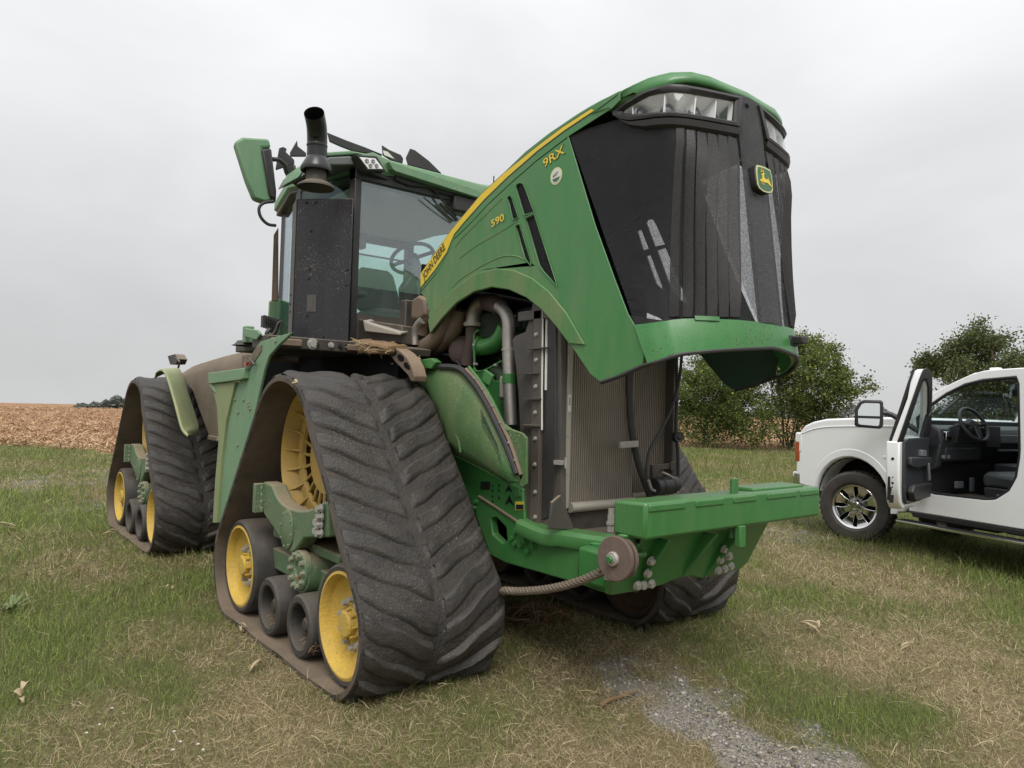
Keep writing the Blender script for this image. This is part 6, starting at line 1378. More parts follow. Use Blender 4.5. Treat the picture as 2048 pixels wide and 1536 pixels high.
slab('door_weatherstrip', [(1.12, .72), (1.135, 1.0), (1.13, 1.33), (1.11, 1.95), (1.085, 2.07), (1.075, 2.05), (1.10, 1.93), (1.112, 1.33), (1.115, 1.0), (1.10, .72)], .02, .045, 'seal', door, bevel=.003)
slab('door_trim', [(.06, .70), (.34, .66), (.90, .67), (1.0, .73), (1.04, .85), (1.06, 1.33), (.90, 1.36), (.06, 1.36)], .13, .155, 'trim_soft', door, bevel=.012)
slab('armrest', [(.10, 1.06), (.12, 1.14), (.70, 1.16), (.98, 1.17), (.98, 1.08), (.6, 1.04)], .15, .205, 'trim_soft', door, bevel=.018)
slab('switch_panel', [(.30, 1.15), (.30, 1.22), (.50, 1.23), (.50, 1.16)], .15, .195, 'trim_grey', door, bevel=.008)
slab('map_pocket', [(.20, .70), (.16, .86), (.90, .88), (.96, .80), (.86, .70)], .15, .225, 'trim', door, bevel=.02)
slab('mirror_sail', [(.06, 1.34), (.06, 1.44), (.30, 1.66), (.34, 1.60), (.30, 1.34)], .10, .15, 'trim', door, bevel=.01)
slab('pull_handle', [(.20, .90), (.26, 1.08), (.30, 1.08), (.25, .88)], .19, .215, 'trim_grey', door, bevel=.008)
for z, rr in ((1.15, .014), (.96, .007), (.90, .012), (.86, .007)): obj('dark_latch_dot', G().cyl(D(1.148 - .0, .07, z), V(D(1.148, .07, z)) + DD * .006, rr, n=12), 'void', door)  # black dots paint the shade of holes in the door edge
obj('latch', G().prism([D(1.15, .05, .70), D(1.15, .09, .70), D(1.15, .09, .78), D(1.15, .05, .78)], DD * .004), 'seal', door)
slab('outer_handle', [(.86, 1.13), (.86, 1.17), (1.06, 1.17), (1.06, 1.13)], -.05, -.02, 'white', door, bevel=.01)
mc = V([(-0.3,-0.506,1.595)][0]); mu = V((.629, -.777, 0)); mz = V((0, 0, 1)); mn = V((-.777, -.629, 0))
def MM(x, y, o=0.0): return tuple(mc + mu * x + mz * y + mn * o)
mo_ = [(-.155, -.14), (-.155, .06), (-.11, .145), (-.06, .17), (.12, .17), (.145, .15), (.150, -.13), (.12, -.165), (-.11, -.155)]
dm_ = obj('door_mirror', G().prism([MM(x, y, -.09) for x, y in mo_], mn * .10), 'trim', door, bevel=.02, seg=3)
obj('mirror_pane', G().prism([MM(x, y, .0115) for x, y in ((-.118, -.018), (-.118, .045), (-.08, .118), (-.045, .132), (.100, .132), (.110, .12), (.112, -.018))], mn * .002), 'mirrorglass', dm_, smooth=0)
obj('mirror_pane', G().prism([MM(x, y, .0115) for x, y in ((-.116, -.048), (.112, -.048), (.106, -.12), (.09, -.132), (-.09, -.122), (-.112, -.11))], mn * .002), 'mirrorglass', dm_, smooth=0)
obj('mirror_arm', G().tube([MM(.13, .02, -.05), MM(.24, .0, -.05), D(.12, .04, 1.42)], .03, 8, 3), 'trim', dm_)

# under the cab
rb = obj('running_board', G().box((-.09, -3.45, .355), (.07, -.70, .395)), 'trim', TR, bevel=.012)
obj('board_edge', G().box((-.098, -3.44, .362), (-.086, -.72, .388)), 'chrome', rb, bevel=.004)
for s in (-1.15, -2.7): obj('board_arm', G().prism([(.0, s, .39), (.0, s - .10, .39), (.25, s - .06, .52), (.25, s + .02, .52)], (0.06, 0, 0.0)).box((.02, s - .09, .37), (.12, s + .02, .48)), 'black_dusty', rb, bevel=.006)
obj('chassis', G().box((.42, -5.4, .42), (.56, .9, .60)).box((W - .56, -5.4, .42), (W - .42, .9, .60)).box((.5, -1.5, .34), (1.5, -.7, .6)).box((.45, -3.2, .36), (.9, -1.6, .56)).box((.3, -.10, .38), (W - .3, .10, .50)).box((.3, -4.1, .38), (W - .3, -3.9, .50)), 'black_dusty', TR, bevel=.02)
obj('cargo_bed', G().box((.01, -5.5, .62), (.12, -3.58, 1.46)).box((W - .12, -5.5, .62), (W - .01, -3.58, 1.46)).box((.1, -5.5, .62), (W - .1, -3.58, .72)).box((.05, -5.55, .62), (W - .05, -5.45, 1.44)), 'white', TR, bevel=.03)
# wheels
def wheel(t, s, rot, nm='wheel'):
    w = obj(nm, G().lathe([(.272, -.10), (.300, -.135), (.350, -.145), (.405, -.138), (.430, -.115), (.437, -.06), (.437, .06), (.430, .115), (.405, .138), (.30, .135), (.272, .10)], (0, 0, 0), (1, 0, 0), 56, closed=True), 'tyre', TR, smooth=35)
    tg = G()
    for k in range(40):
        a = 2 * math.pi * k / 40
        for xx, o in ((-.11, 0.0), (.03, .05)):
            c = V((xx, math.cos(a + o) * .437, math.sin(a + o) * .437)); d = V((0, math.cos(a + o), math.sin(a + o))); q = V((0, -d.z, d.y))
            tg.prism([c - q * .016 - d * .005, c + q * .016 - d * .005, c + q * .022 + V((.08, 0, 0)) - d * .005, c - q * .008 + V((.08, 0, 0)) - d * .005], d * .011)
    o = obj('tread', tg, 'tyre', w, smooth=0); o['kind'] = 'stuff'
    obj('rim', G().lathe([(.240, -.075), (.250, -.105), (.272, -.118), (.280, -.112), (.276, -.06), (.250, .0), (.240, -.02)], (0, 0, 0), (1, 0, 0), 48, closed=True), 'chrome', w, smooth=40)
    obj('dark_backing_disc', G().lathe([(0, -.01), (.20, -.01), (.255, -.02), (.255, .02), (0, .02)], (0, 0, 0), (1, 0, 0), 32), 'void', w)  # black disc stands in for the shade behind the spokes
    for k in range(8):
        a = 2 * math.pi * (k + .5) / 8
        d = V((0, math.cos(a), math.sin(a))); q = V((0, -d.z, d.y)); x = V((1, 0, 0))
        obj('spoke', G().add([tuple(v) for v in (d * .10 - q * .036 - x * .075, d * .10 + q * .036 - x * .075, d * .165 + q * .040 - x * .060, d * .25 + q * .078 - x * .092, d * .25 - q * .078 - x * .092, d * .165 - q * .040 - x * .060,
                             d * .10 - q * .040 - x * .03, d * .10 + q * .040 - x * .03, d * .165 + q * .050 - x * .02, d * .25 + q * .084 - x * .05, d * .25 - q * .084 - x * .05, d * .165 - q * .050 - x * .02)],
                             [(0, 1, 2, 5), (5, 2, 3, 4), (0, 5, 11, 6), (5, 4, 10, 11), (1, 7, 8, 2), (2, 8, 9, 3), (6, 11, 8, 7), (11, 10, 9, 8), (0, 6, 7, 1), (3, 9, 10, 4)]), 'chrome', w, bevel=.005, smooth=40)
    obj('hub_cap', G().lathe([(0, -.112), (.030, -.112), (.034, -.118), (.052, -.118), (.060, -.10), (.064, -.08), (.10, -.078), (.108, -.06)], (0, 0, 0), (1, 0, 0), 30), 'chrome', w, smooth=35)
    for k in range(8):
        a = 2 * math.pi * k / 8
        obj('wheel_nut', G().cyl((-.078, math.cos(a) * .083, math.sin(a) * .083), (-.108, math.cos(a) * .083, math.sin(a) * .083), .0125, .009, n=6), 'chrome', w)
    w.location = (t, s, .437); w.rotation_euler = (0, 0, rot)
    return w
w0 = wheel(.155, .02, rad(20))
def wcopy(t, s, rot):
    c = copy_tree(w0, TR); c.location = (t, s, .437); c.rotation_euler = (0, 0, rot); return c
wcopy(W - .155, .02, rad(200)); wcopy(.155, -4.0, 0); wcopy(W - .155, -4.0, rad(180))

# ================================================================ GROUND, FIELD, VEGETATION
CX, CY = -3.35, 0.0
def _hash(ix, iy, seed):
    h = (ix.astype(np.int64) * 374761393 + iy.astype(np.int64) * 668265263 + seed * 974711) & 0x7fffffff
    h = ((h ^ (h >> 13)) * 1274126177) & 0x7fffffff
    return ((h ^ (h >> 16)) & 0xffff) / 65535.0
def vnoise(x, y, seed):
    ix = np.floor(x); iy = np.floor(y); fx = x - ix; fy = y - iy
    fx = fx * fx * (3 - 2 * fx); fy = fy * fy * (3 - 2 * fy)
    a = _hash(ix, iy, seed); b = _hash(ix + 1, iy, seed); c = _hash(ix, iy + 1, seed); d = _hash(ix + 1, iy + 1, seed)
    return (a * (1 - fx) + b * fx) * (1 - fy) + (c * (1 - fx) + d * fx) * fy
def fbm(x, y, s, seed, o=4):
    v = 0; a = .5; t = 0
    for k in range(o):
        v = v + a * vnoise(x * s * 2 ** k + 17.3 * k, y * s * 2 ** k + 5.1 * k, seed + k); t += a; a *= .55
    return v / t
def azr(x, y):
    dx = x - CX; dy = y - CY
    return np.degrees(np.arctan2(dx, dy)), np.hypot(dx, dy)
def field_edge(az): return np.interp(az, [-180, -70, -10, 3.8, 10, 30, 46, 52.6, 60.5, 75, 120, 180], [60, 45, 29, 24.9, 21.6, 22.5, 26.6, 31.7, 32.9, 34, 50, 60])
def crest(az): return np.interp(az, [-180, 0, 15, 50, 60, 180], [90, 70, 74, 170, 190, 190])
def ground_z(x, y):
    az, r = azr(x, y); d0 = crest(az)
    z = -np.maximum(0, r - d0) * 0.045 * np.minimum(1, np.maximum(0, r - d0) / 30)
    z = z + (fbm(x, y, .9, 3, 3) - .5) * .035 * np.minimum(1, r / 4) + (fbm(x, y, .12, 9, 3) - .5) * .10 * np.clip((r - 14) / 10, 0, 1)
    return np.maximum(z, -22)
def poly_mask(x, y, P, soft):
    """~1 inside the polygon, fading over `soft` metres outside"""
    P = np.array([p[:2] for p in P]); ins = np.zeros(x.shape, bool); d = np.full(x.shape, 1e9)
    for (x0, y0), (x1, y1) in zip(P, np.roll(P, -1, 0)):
        c = ((y0 > y) != (y1 > y)) & (x < (x1 - x0) * (y - y0) / (y1 - y0 + 1e-12) + x0); ins ^= c
        L2 = (x1 - x0) ** 2 + (y1 - y0) ** 2; t = np.clip(((x - x0) * (x1 - x0) + (y - y0) * (y1 - y0)) / L2, 0, 1)
        d = np.minimum(d, np.hypot(x - x0 - t * (x1 - x0), y - y0 - t * (y1 - y0)))
    return np.clip(np.where(ins, .5 + d / soft * .5, .5 - d / soft * .5), 0, 1)
GRAV = [([(0.057,3.089,0.0),(-0.309,3.026,0.0),(-0.428,2.846,0.0),(-0.357,2.653,0.0),(-0.426,2.406,0.0),(-0.498,2.164,0.0),(-0.561,1.951,0.0),(-0.617,1.692,0.0),(-0.151,1.358,0.0),(-0.038,1.603,0.0),(0.059,1.899,0.0),(0.095,2.113,0.0),(0.136,2.352,-0.0),(0.242,2.559,0.0),(0.251,2.857,0.0)], .22),
        ([(-0.982,16.263,0.0),(-0.366,16.568,0.0),(-1.364,10.904,0.0),(-1.689,11.071,0.0),(-1.24,12.998,0.0)], .6), ([(-1.998,15.696,0.0),(-1.68,15.845,0.0),(-1.644,14.438,0.0),(-1.998,13.351,0.0),(-2.095,14.1,-0.0)], .5),
        ([(6.36,5.943,0.0),(7.323,5.692,0.0),(5.686,4.747,0.0),(4.839,4.674,0.0),(4.966,5.155,0.0)], .5)]
STRW = [([(3.989,4.67,0.0),(4.846,4.009,0.0),(3.783,3.197,-0.0),(2.655,3.189,0.0),(3.038,4.005,0.0)], 1.2), ([(1.976,3.028,0.0),(2.566,2.647,0.0),(1.968,2.143,0.0),(1.116,2.171,0.0),(1.288,2.596,0.0)], .7), ([(1.81,2.017,0.0),(2.762,1.738,0.0),(0.563,1.047,0.0),(0.541,1.403,0.0),(1.021,1.783,0.0)], .9),
        ([(-0.081,3.686,0.0),(0.347,3.403,0.0),(-0.102,2.903,0.0),(-0.362,3.271,0.0)], .5), ([(-1.984,5.522,0.0),(-1.517,4.947,0.0),(-1.744,3.131,-0.0),(-2.141,2.971,0.0),(-2.511,3.551,0.0)], 1.1), ([(-2.112,9.682,-0.0),(-1.463,9.322,0.0),(-1.786,6.361,0.0),(-2.297,6.502,-0.0)], 1.0), ([(-0.575,2.311,0.0),(-0.744,2.843,0.0),(-1.206,2.754,0.0),(-1.272,2.254,0.0),(-0.929,2.01,0.0)], .4)]
LUSH = [([(-3.007,7.707,0.0),(-2.281,7.956,0.0),(-2.308,5.466,0.0),(-2.718,3.381,0.0),(-3.189,3.534,0.0)], .9), ([(-1.558,10.621,0.0),(-1.293,10.968,0.0),(-1.633,7.57,0.0),(-1.489,6.174,0.0),(-1.663,5.457,0.0),(-1.786,6.361,0.0)], .5), ([(0.853,2.161,0.0),(0.988,1.934,0.0),(0.851,1.516,0.0),(0.567,1.644,0.0),(0.532,1.884,0.0)], .35), ([(-1.567,3.269,0.0),(-0.926,3.124,0.0),(-0.57,2.723,0.0),(-0.77,2.326,0.0),(-1.487,2.315,0.0),(-1.877,2.595,0.0)], .5), ([(2.429,3.72,0.0),(2.668,3.57,0.0),(2.137,3.252,0.0),(1.922,3.39,0.0)], .3)]
SOIL = [([(-1.27,13.729,0.0),(-0.858,13.775,0.0),(-1.17,12.005,0.0),(-1.558,12.194,0.0)], .4), ([(0.27,4.447,0.0),(0.478,4.153,0.0),(0.337,3.942,0.0),(0.058,4.123,0.0)], .3)]
SHAD = []
def masks(x, y):
    w = (fbm(x, y, 2.2, 21, 4) - .5)
    g = np.zeros(x.shape)
    for P, s in GRAV: g = np.maximum(g, poly_mask(x + w * s * .8, y + w * s * .5, P, s))
    az_, r__ = azr(x, y)
    g = np.clip((g - .40 + (fbm(x, y, 4.2, 5, 5) - .5) * 2.4) * 1.8, 0, 1) * (g > .05) * np.where(r__ > 6, .42, 1.0)
    t = .60 + (fbm(x, y, .55, 31, 4) - .5) * 1.5 + (fbm(x, y, 3.5, 41, 3) - .5) * .75
    for P, s in STRW: t = t - .55 * poly_mask(x + w, y + w, P, s)
    for P, s in LUSH: t = t + .62 * poly_mask(x + w, y - w, P, s)
    so = np.zeros(x.shape)
    for P, s in SOIL: so = np.maximum(so, poly_mask(x + w * .4, y, P, s))
    az, r = azr(x, y)
    t = t + .10 * np.clip((r - 8) / 12, 0, 1)
    return np.clip(t, 0, 1), g, np.clip(so * 1.4 - .2, 0, 1)

def add_col(me, col):
    a = me.color_attributes.new('tone', 'FLOAT_COLOR', 'POINT'); a.data.foreach_set('color', np.concatenate([col, np.ones((len(col), 1))], 1).astype(np.float32).ravel())
def attr_mat(name, rough=.9, trans=0.0, noise=0.0, nsc=60, bump=0.0, bsc=80, spec=.2):
    m = bpy.data.materials.new(name); m.use_nodes = True; N, L = m.node_tree.nodes, m.node_tree.links
    b = N['Principled BSDF']; b.inputs['Roughness'].default_value = rough; b.inputs['Specular IOR Level'].default_value = spec
    a = N.new('ShaderNodeVertexColor'); a.layer_name = 'tone'; cur = a.outputs[0]
    t = N.new('ShaderNodeTexCoord')
    if noise:
        n = N.new('ShaderNodeTexNoise'); n.inputs['Scale'].default_value = nsc; n.inputs['Detail'].default_value = 6; n.inputs['Roughness'].default_value = .7
        L.new(t.outputs['Object'], n.inputs[0])
        r = N.new('ShaderNodeMapRange'); r.inputs['From Min'].default_value = .3; r.inputs['From Max'].default_value = .7; r.inputs['To Min'].default_value = 1 - noise; r.inputs['To Max'].default_value = 1 + noise
        L.new(n.outputs[0], r.inputs[0])
        mx = N.new('ShaderNodeMix'); mx.data_type = 'RGBA'; mx.blend_type = 'MULTIPLY'; mx.inputs[0].default_value = 1
        L.new(cur, mx.inputs[6]); L.new(r.outputs[0], mx.inputs[7]); cur = mx.outputs[2]
    L.new(cur, b.inputs['Base Color'])
    if bump:
        n2 = N.new('ShaderNodeTexNoise'); n2.inputs['Scale'].default_value = bsc; n2.inputs['Detail'].default_value = 6
        L.new(t.outputs['Object'], n2.inputs[0]); bp = N.new('ShaderNodeBump'); bp.inputs['Strength'].default_value = bump; bp.inputs['Distance'].default_value = .03
        L.new(n2.outputs[0], bp.inputs['Height']); L.new(bp.outputs[0], b.inputs['Normal'])
    if trans:
        out = N['Material Output']; tr = N.new('ShaderNodeBsdfTranslucent'); L.new(cur, tr.inputs[0])
        ms = N.new('ShaderNodeMixShader'); ms.inputs[0].default_value = trans
        L.new(b.outputs[0], ms.inputs[1]); L.new(tr.outputs[0], ms.inputs[2]); L.new(ms.outputs[0], out.inputs[0])
    return m
m_ground = attr_mat('grass_soil', .95, noise=.35, nsc=45, bump=.5, bsc=50)
m_field = attr_mat('stubble_soil', .95, noise=.45, nsc=7, bump=.8, bsc=9)
m_blade = attr_mat('grass_blades', .75, trans=.30, spec=.25)
m_leaf = attr_mat('tree_leaves', .6, trans=.35, spec=.3)
m_stone = attr_mat('gravel_stones', .85, noise=.2, nsc=200)
m_res = attr_mat('crop_residue', .85, trans=.1)

def np_mesh(name, co, faces, mat, col=None, loops=3):
    me = bpy.data.meshes.new(name)
    nf = len(faces)
    me.vertices.add(len(co)); me.vertices.foreach_set('co', co.astype(np.float32).ravel())
    me.loops.add(nf * loops); me.loops.foreach_set('vertex_index', faces.astype(np.int32).ravel())
    me.polygons.add(nf); me.polygons.foreach_set('loop_start', np.arange(0, nf * loops, loops, dtype=np.int32))
    me.update(calc_edges=True)
    if col is not None: add_col(me, col)
    me.materials.append(mat)
    return me
def np_obj(name, *a, **k):
    o = bpy.data.objects.new(name, np_mesh(name, *a, **k)); COL.objects.link(o); return o

# one sheet of land, ring by ring round the camera; its two covers are kept as two objects
AZ = np.concatenate([np.linspace(-180, -14, 60, endpoint=False), np.linspace(-14, 92, 380, endpoint=False), np.linspace(92, 180, 32, endpoint=False)])
RR = np.concatenate([[.02], np.geomspace(.5, 1400, 270)])
A2, R2 = np.meshgrid(np.radians(AZ), RR)
gx = CX + np.sin(A2) * R2; gy = CY + np.cos(A2) * R2; gz = ground_z(gx, gy)
na, nr_ = len(AZ), len(RR)
tone, grv, soil = masks(gx.ravel(), gy.ravel())
azg, rg = azr(gx.ravel(), gy.ravel())
nE = (fbm(gx.ravel(), gy.ravel(), .5, 77, 3) - .5) * 3
fmask = np.clip((rg - field_edge(azg) + nE) / 1.2, 0, 1)
lerp = lambda a, b, t: np.array(a) * (1 - t[:, None]) + np.array(b) * t[:, None]
cg = lerp((.19, .145, .085), (.065, .075, .026), tone)  # soil tone darkened to paint depth between the grass blades
cg = cg * (1 - grv[:, None]) + np.array((.235, .212, .185)) * grv[:, None]
cg = cg * (1 - soil[:, None]) + np.array((.19, .10, .06)) * soil[:, None]
fn = fbm(gx.ravel(), gy.ravel(), .35, 51, 4)
cfld = lerp((.22, .112, .056), (.33, .205, .112), np.clip((fn - .3) * 2.2, 0, 1))
idx = np.arange(na * nr_).reshape(nr_, na)
q = np.stack([idx[:-1], np.roll(idx, -1, 1)[:-1], np.roll(idx, -1, 1)[1:], idx[1:]], -1).reshape(-1, 4)
q = q[:, ::-1]
ff_ = fmask[q].mean(1) > .5
co = np.stack([gx.ravel(), gy.ravel(), gz.ravel()], 1)
def sub(name, sel, mat, col):
    f = q[sel]; u, inv = np.unique(f, return_inverse=True)
    o = np_obj(name, co[u], inv.reshape(-1, 4), mat, col[u], loops=4)
    o.data.polygons.foreach_set('use_smooth', [True] * len(o.data.polygons))
    o['kind'] = 'structure'; return o
sub('ground', ~ff_, m_ground, cg); sub('field', ff_, m_field, cfld)

# grass: separate blades, thick near the camera and coarser far off
def blades(n, r0, r1, az0, az1, seed, hmul=1.0):
    r_ = np.random.default_rng(seed)
    r = r0 * (r1 / r0) ** r_.random(n); az = np.radians(r_.uniform(az0, az1, n))
    x = CX + np.sin(az) * r; y = CY + np.cos(az) * r
    t, g, s = masks(x, y); fe = field_edge(np.degrees(az))
    nE = (fbm(x, y, .5, 77, 3) - .5) * 3
    keep = (r + nE < fe + .6) & (r_.random(n) > g * .84) & (r_.random(n) > s * .8)
    for xc in (XC, XC + FAR):
        for y0, y1 in ((3.62, 5.32), (3.62 + REAR, 5.32 + REAR)):
            keep &= ~((np.abs(x - xc) < HB - .02) & (y > y0) & (y < y1))
    return x[keep], y[keep], r[keep], t[keep]
def blade_mesh(x, y, r, t, seed, straw=0.0, tall=None):
    r_ = np.random.default_rng(seed); n = len(x); z = ground_z(x, y)
    dry = (r_.random(n) < np.clip(.80 - t * .95 + straw, .04, .97))
    far = np.clip(r / 9.0, .55, 4.0)
    clump = fbm(x, y, 2.6, 61, 3)
    h = r_.gamma(5, .0095, n) * (.65 + .9 * clump) * (1 + .3 * t)
    fe = field_edge(azr(x, y)[0])
    meadow = np.clip((r - 13) / 8, 0, 1)
    h = h * (1 + 2.2 * meadow)
    if tall is not None: h = tall * r_.uniform(.6, 1.3, n)
    ln = h * r_.uniform(1.1, 1.9, n)
    lie = np.where(dry, r_.uniform(.55, 1.0, n), r_.uniform(.15, .8, n)) if tall is None else r_.uniform(.2, .6, n)
    a = r_.uniform(0, 2 * np.pi, n); dx = np.cos(a); dy = np.sin(a)
    w = (.0007 + .0007 * r_.random(n)) * far * np.where(dry, .9, 1.1)
    if tall is not None: w = w * 1.5
    px_, py_ = -dy, dx
    P0 = np.stack([x, y, z - .004], 1)
    up1 = ln * .5 * (1 - lie * .55); out1 = ln * .42 * (.25 + lie)
    up2 = ln * np.clip(.95 - lie * .95, .06, 1); out2 = ln * (.25 + lie * .75)
    M1 = P0 + np.stack([dx * out1, dy * out1, up1], 1)
    M2 = P0 + np.stack([dx * out2, dy * out2, up2], 1)
    Wv = np.stack([px_ * w, py_ * w, np.zeros(n)], 1)
    co = np.stack([P0 - Wv, P0 + Wv, M1 + Wv * .8, M1 - Wv * .8, M2], 1).reshape(-1, 3)
    b = np.arange(n) * 5
    f = np.concatenate([np.stack([b, b + 1, b + 2], 1), np.stack([b, b + 2, b + 3], 1), np.stack([b + 3, b + 2, b + 4], 1)])
    k = r_.random(n)[:, None]
    green = np.array((.085, .13, .026)) * (1 - k) + np.array((.22, .26, .075)) * k
    gold = np.array((.27, .21, .11)) * (1 - k) + np.array((.50, .42, .24)) * k
    brown = np.array((.15, .11, .055))
    c = np.where(dry[:, None], gold, green)
    c = np.where((r_.random(n) < .12)[:, None], brown, c)
    olive = np.array((.17, .165, .055))
    c = c * (1 - .55 * meadow[:, None]) + .55 * meadow[:, None] * olive * (.7 + .6 * k)
    return co, f, np.repeat(c, 5, 0)
X, Y, R_, T_ = blades(170000, 1.15, 36, -12, 92, 1)
co_, f_, c_ = blade_mesh(X, Y, R_, T_, 2)
tag(np_obj('grass', co_, f_, m_blade, c_), kind='stuff')
def turf(x, y, r, t, seed):
    """close-cropped turf: one slim triangle per blade"""
    r_ = np.random.default_rng(seed); n = len(x); z = ground_z(x, y)
    dry = r_.random(n) < np.clip(.86 - t * 1.05, .03, .97)
    far = np.clip(r / 6.5, .5, 4.5); clump = fbm(x, y, 3.1, 61, 3)
    ln = r_.gamma(4, .0095, n) * (.55 + .9 * clump) * (1 + .25 * t) * np.clip(r / 5, .8, 1.6)
    tilt = np.where(dry, r_.uniform(.05, .9, n), r_.uniform(.35, 1.45, n)); a = r_.uniform(0, 6.2832, n)
    w = (.0013 + .0012 * r_.random(n)) * far
    d = np.stack([np.cos(a) * np.cos(tilt), np.sin(a) * np.cos(tilt), np.sin(tilt)], 1) * ln[:, None]
    s_ = np.stack([-np.sin(a) * w, np.cos(a) * w, w * r_.normal(0, .6, n)], 1)
    b = np.stack([x, y, z + np.where(dry, .012 * r_.random(n), -.002)], 1)
    co = np.stack([b - s_, b + s_, b + d], 1).reshape(-1, 3)
    k = r_.random(n)[:, None]; lush = np.clip(t * 1.3 - .3, 0, 1)[:, None]
    green = (np.array((.062, .095, .020)) * (1 - k) + np.array((.29, .31, .10)) * k) * (1 - lush) + (np.array((.085, .145, .024)) * (1 - k) + np.array((.36, .42, .12)) * k) * lush
    gold = np.array((.24, .185, .10)) * (1 - k) + np.array((.64, .54, .34)) * k
    c = np.where(dry[:, None], gold, green)
    c = np.where((r_.random(n) < .10)[:, None], np.array((.13, .095, .05)), c)
    return co, np.arange(n * 3).reshape(-1, 3), np.repeat(c, 3, 0)
X, Y, R_, T_ = blades(900000, 1.15, 30, -11, 91, 21)
co_, f_, c_ = turf(X, Y, R_, T_, 22)
tag(np_obj('turf', co_, f_, m_blade, c_), kind='stuff')
# taller seeding clumps of meadow grass
r_ = np.random.default_rng(8)
cxs, cys, ch = [], [], []
for px_c, n_c, hh, sp_ in (([(-2.844,6.08,0.0)][0], 160, .20, .28), ([(-2.142,12.479,0.0)][0], 420, .26, .9), ([(-1.872,18.282,0.0)][0], 500, .30, 1.4), ([(-2.464,6.785,0.0)][0], 200, .18, .5), ([(-2.871,5.062,0.0)][0], 260, .20, .35), ([(2.845,3.778,0.0)][0], 170, .17, .3),
                       ([(5.499,3.318,0.0)][0], 420, .18, .9), ([(5.751,4.33,0.0)][0], 200, .16, .4), ([(6.595,2.977,0.0)][0], 300, .20, .7), ([(-2.71,4.064,0.0)][0], 140, .15, .35), ([(13.197,11.474,0.0)][0], 1400, .35, 3.2), ([(16.521,11.87,0.0)][0], 900, .30, 3.0), ([(7.605,4.307,0.0)][0], 160, .14, .5), ([(-1.648,3.325,0.0)][0], 60, .10, .10), ([(11.736,15.257,0.0)][0], 300, .3, 2.0),
                       ([(0.365,3.329,0.0)][0], 40, .05, .1)):
    cxs.append(px_c[0] + r_.normal(0, sp_, n_c)); cys.append(px_c[1] + r_.normal(0, sp_, n_c)); ch.append(np.full(n_c, hh))
X = np.concatenate(cxs); Y = np.concatenate(cys); H_ = np.concatenate(ch)
_, Rr = azr(X, Y)
co_, f_, c_ = blade_mesh(X, Y, Rr, np.full(len(X), .62), 12, tall=H_)
tag(np_obj('tall_grass', co_, f_, m_blade, c_), kind='stuff')

def strips(n, fx, seed, L0, L1, w0, w1, cols, lift=.02, tilt=.25):
    r_ = np.random.default_rng(seed); x, y = fx(r_, n); n = len(x)
    z = ground_z(x, y) + lift * r_.random(n)
    _, r = azr(x, y)
    l = r_.uniform(L0, L1, n); w = r_.uniform(w0, w1, n); a = r_.uniform(0, 2 * np.pi, n); ti = r_.normal(0, tilt, n)
    d = np.stack([np.cos(a) * np.cos(ti), np.sin(a) * np.cos(ti), np.abs(np.sin(ti))], 1) * l[:, None]
    p = np.stack([-np.sin(a) * w, np.cos(a) * w, w * r_.normal(0, .5, n)], 1)
    b = np.stack([x, y, z], 1); m = b + d * .5 + np.stack([np.zeros(n), np.zeros(n), l * .08], 1)
    co = np.stack([b - p, b + p, m + p, m - p, b + d + p * .6, b + d - p * .6], 1).reshape(-1, 3)
    i = np.arange(n) * 6
    f = np.concatenate([np.stack([i, i + 1, i + 2], 1), np.stack([i, i + 2, i + 3], 1), np.stack([i + 3, i + 2, i + 4], 1), np.stack([i + 3, i + 4, i + 5], 1)])
    k = r_.random(n)[:, None]; pick = r_.random(n)
    c = np.array(cols[0]) * (1 - k) + np.array(cols[1]) * k
    c = np.where((pick < .3)[:, None], np.array(cols[2]), c)
    return co, f, np.repeat(c, 6, 0)
def field_pts(r_, n):
    az = r_.uniform(-8, 72, n); e = field_edge(az); r = e + (crest(az) + 6 - e) * r_.random(n) ** 1.5
    x = CX + np.sin(np.radians(az)) * r; y = CY + np.cos(np.radians(az)) * r
    nE = (fbm(x, y, .5, 77, 3) - .5) * 3
    k = r + nE > e - .3
    return x[k], y[k]
co_, f_, c_ = strips(95000, field_pts, 4, .07, .30, .005, .017, ((.34, .215, .12), (.54, .39, .235), (.17, .095, .052)), .06, .35)
tag(np_obj('corn_stubble', co_, f_, m_res, c_), kind='stuff')
def straw_pts(r_, n):
    r = 1.3 * (22 / 1.3) ** r_.random(n); az = r_.uniform(-12, 90, n); x = CX + np.sin(np.radians(az)) * r; y = CY + np.cos(np.radians(az)) * r
    t, g, s = masks(x, y); k = (r_.random(n) < np.clip(.75 - t * .8, .06, 1)) & (r < field_edge(az) - .5) & (r_.random(n) > g * .6)
    for xc in (XC, XC + FAR): k &= ~((np.abs(x - xc) < HB) & (y > 3.5) & (y < 10))
    return x[k], y[k]
co_, f_, c_ = strips(60000, straw_pts, 14, .03, .12, .0005, .0014, ((.30, .235, .13), (.52, .43, .26), (.20, .14, .075)), .03, .25)
tag(np_obj('dry_thatch', co_, f_, m_res, c_), kind='stuff')

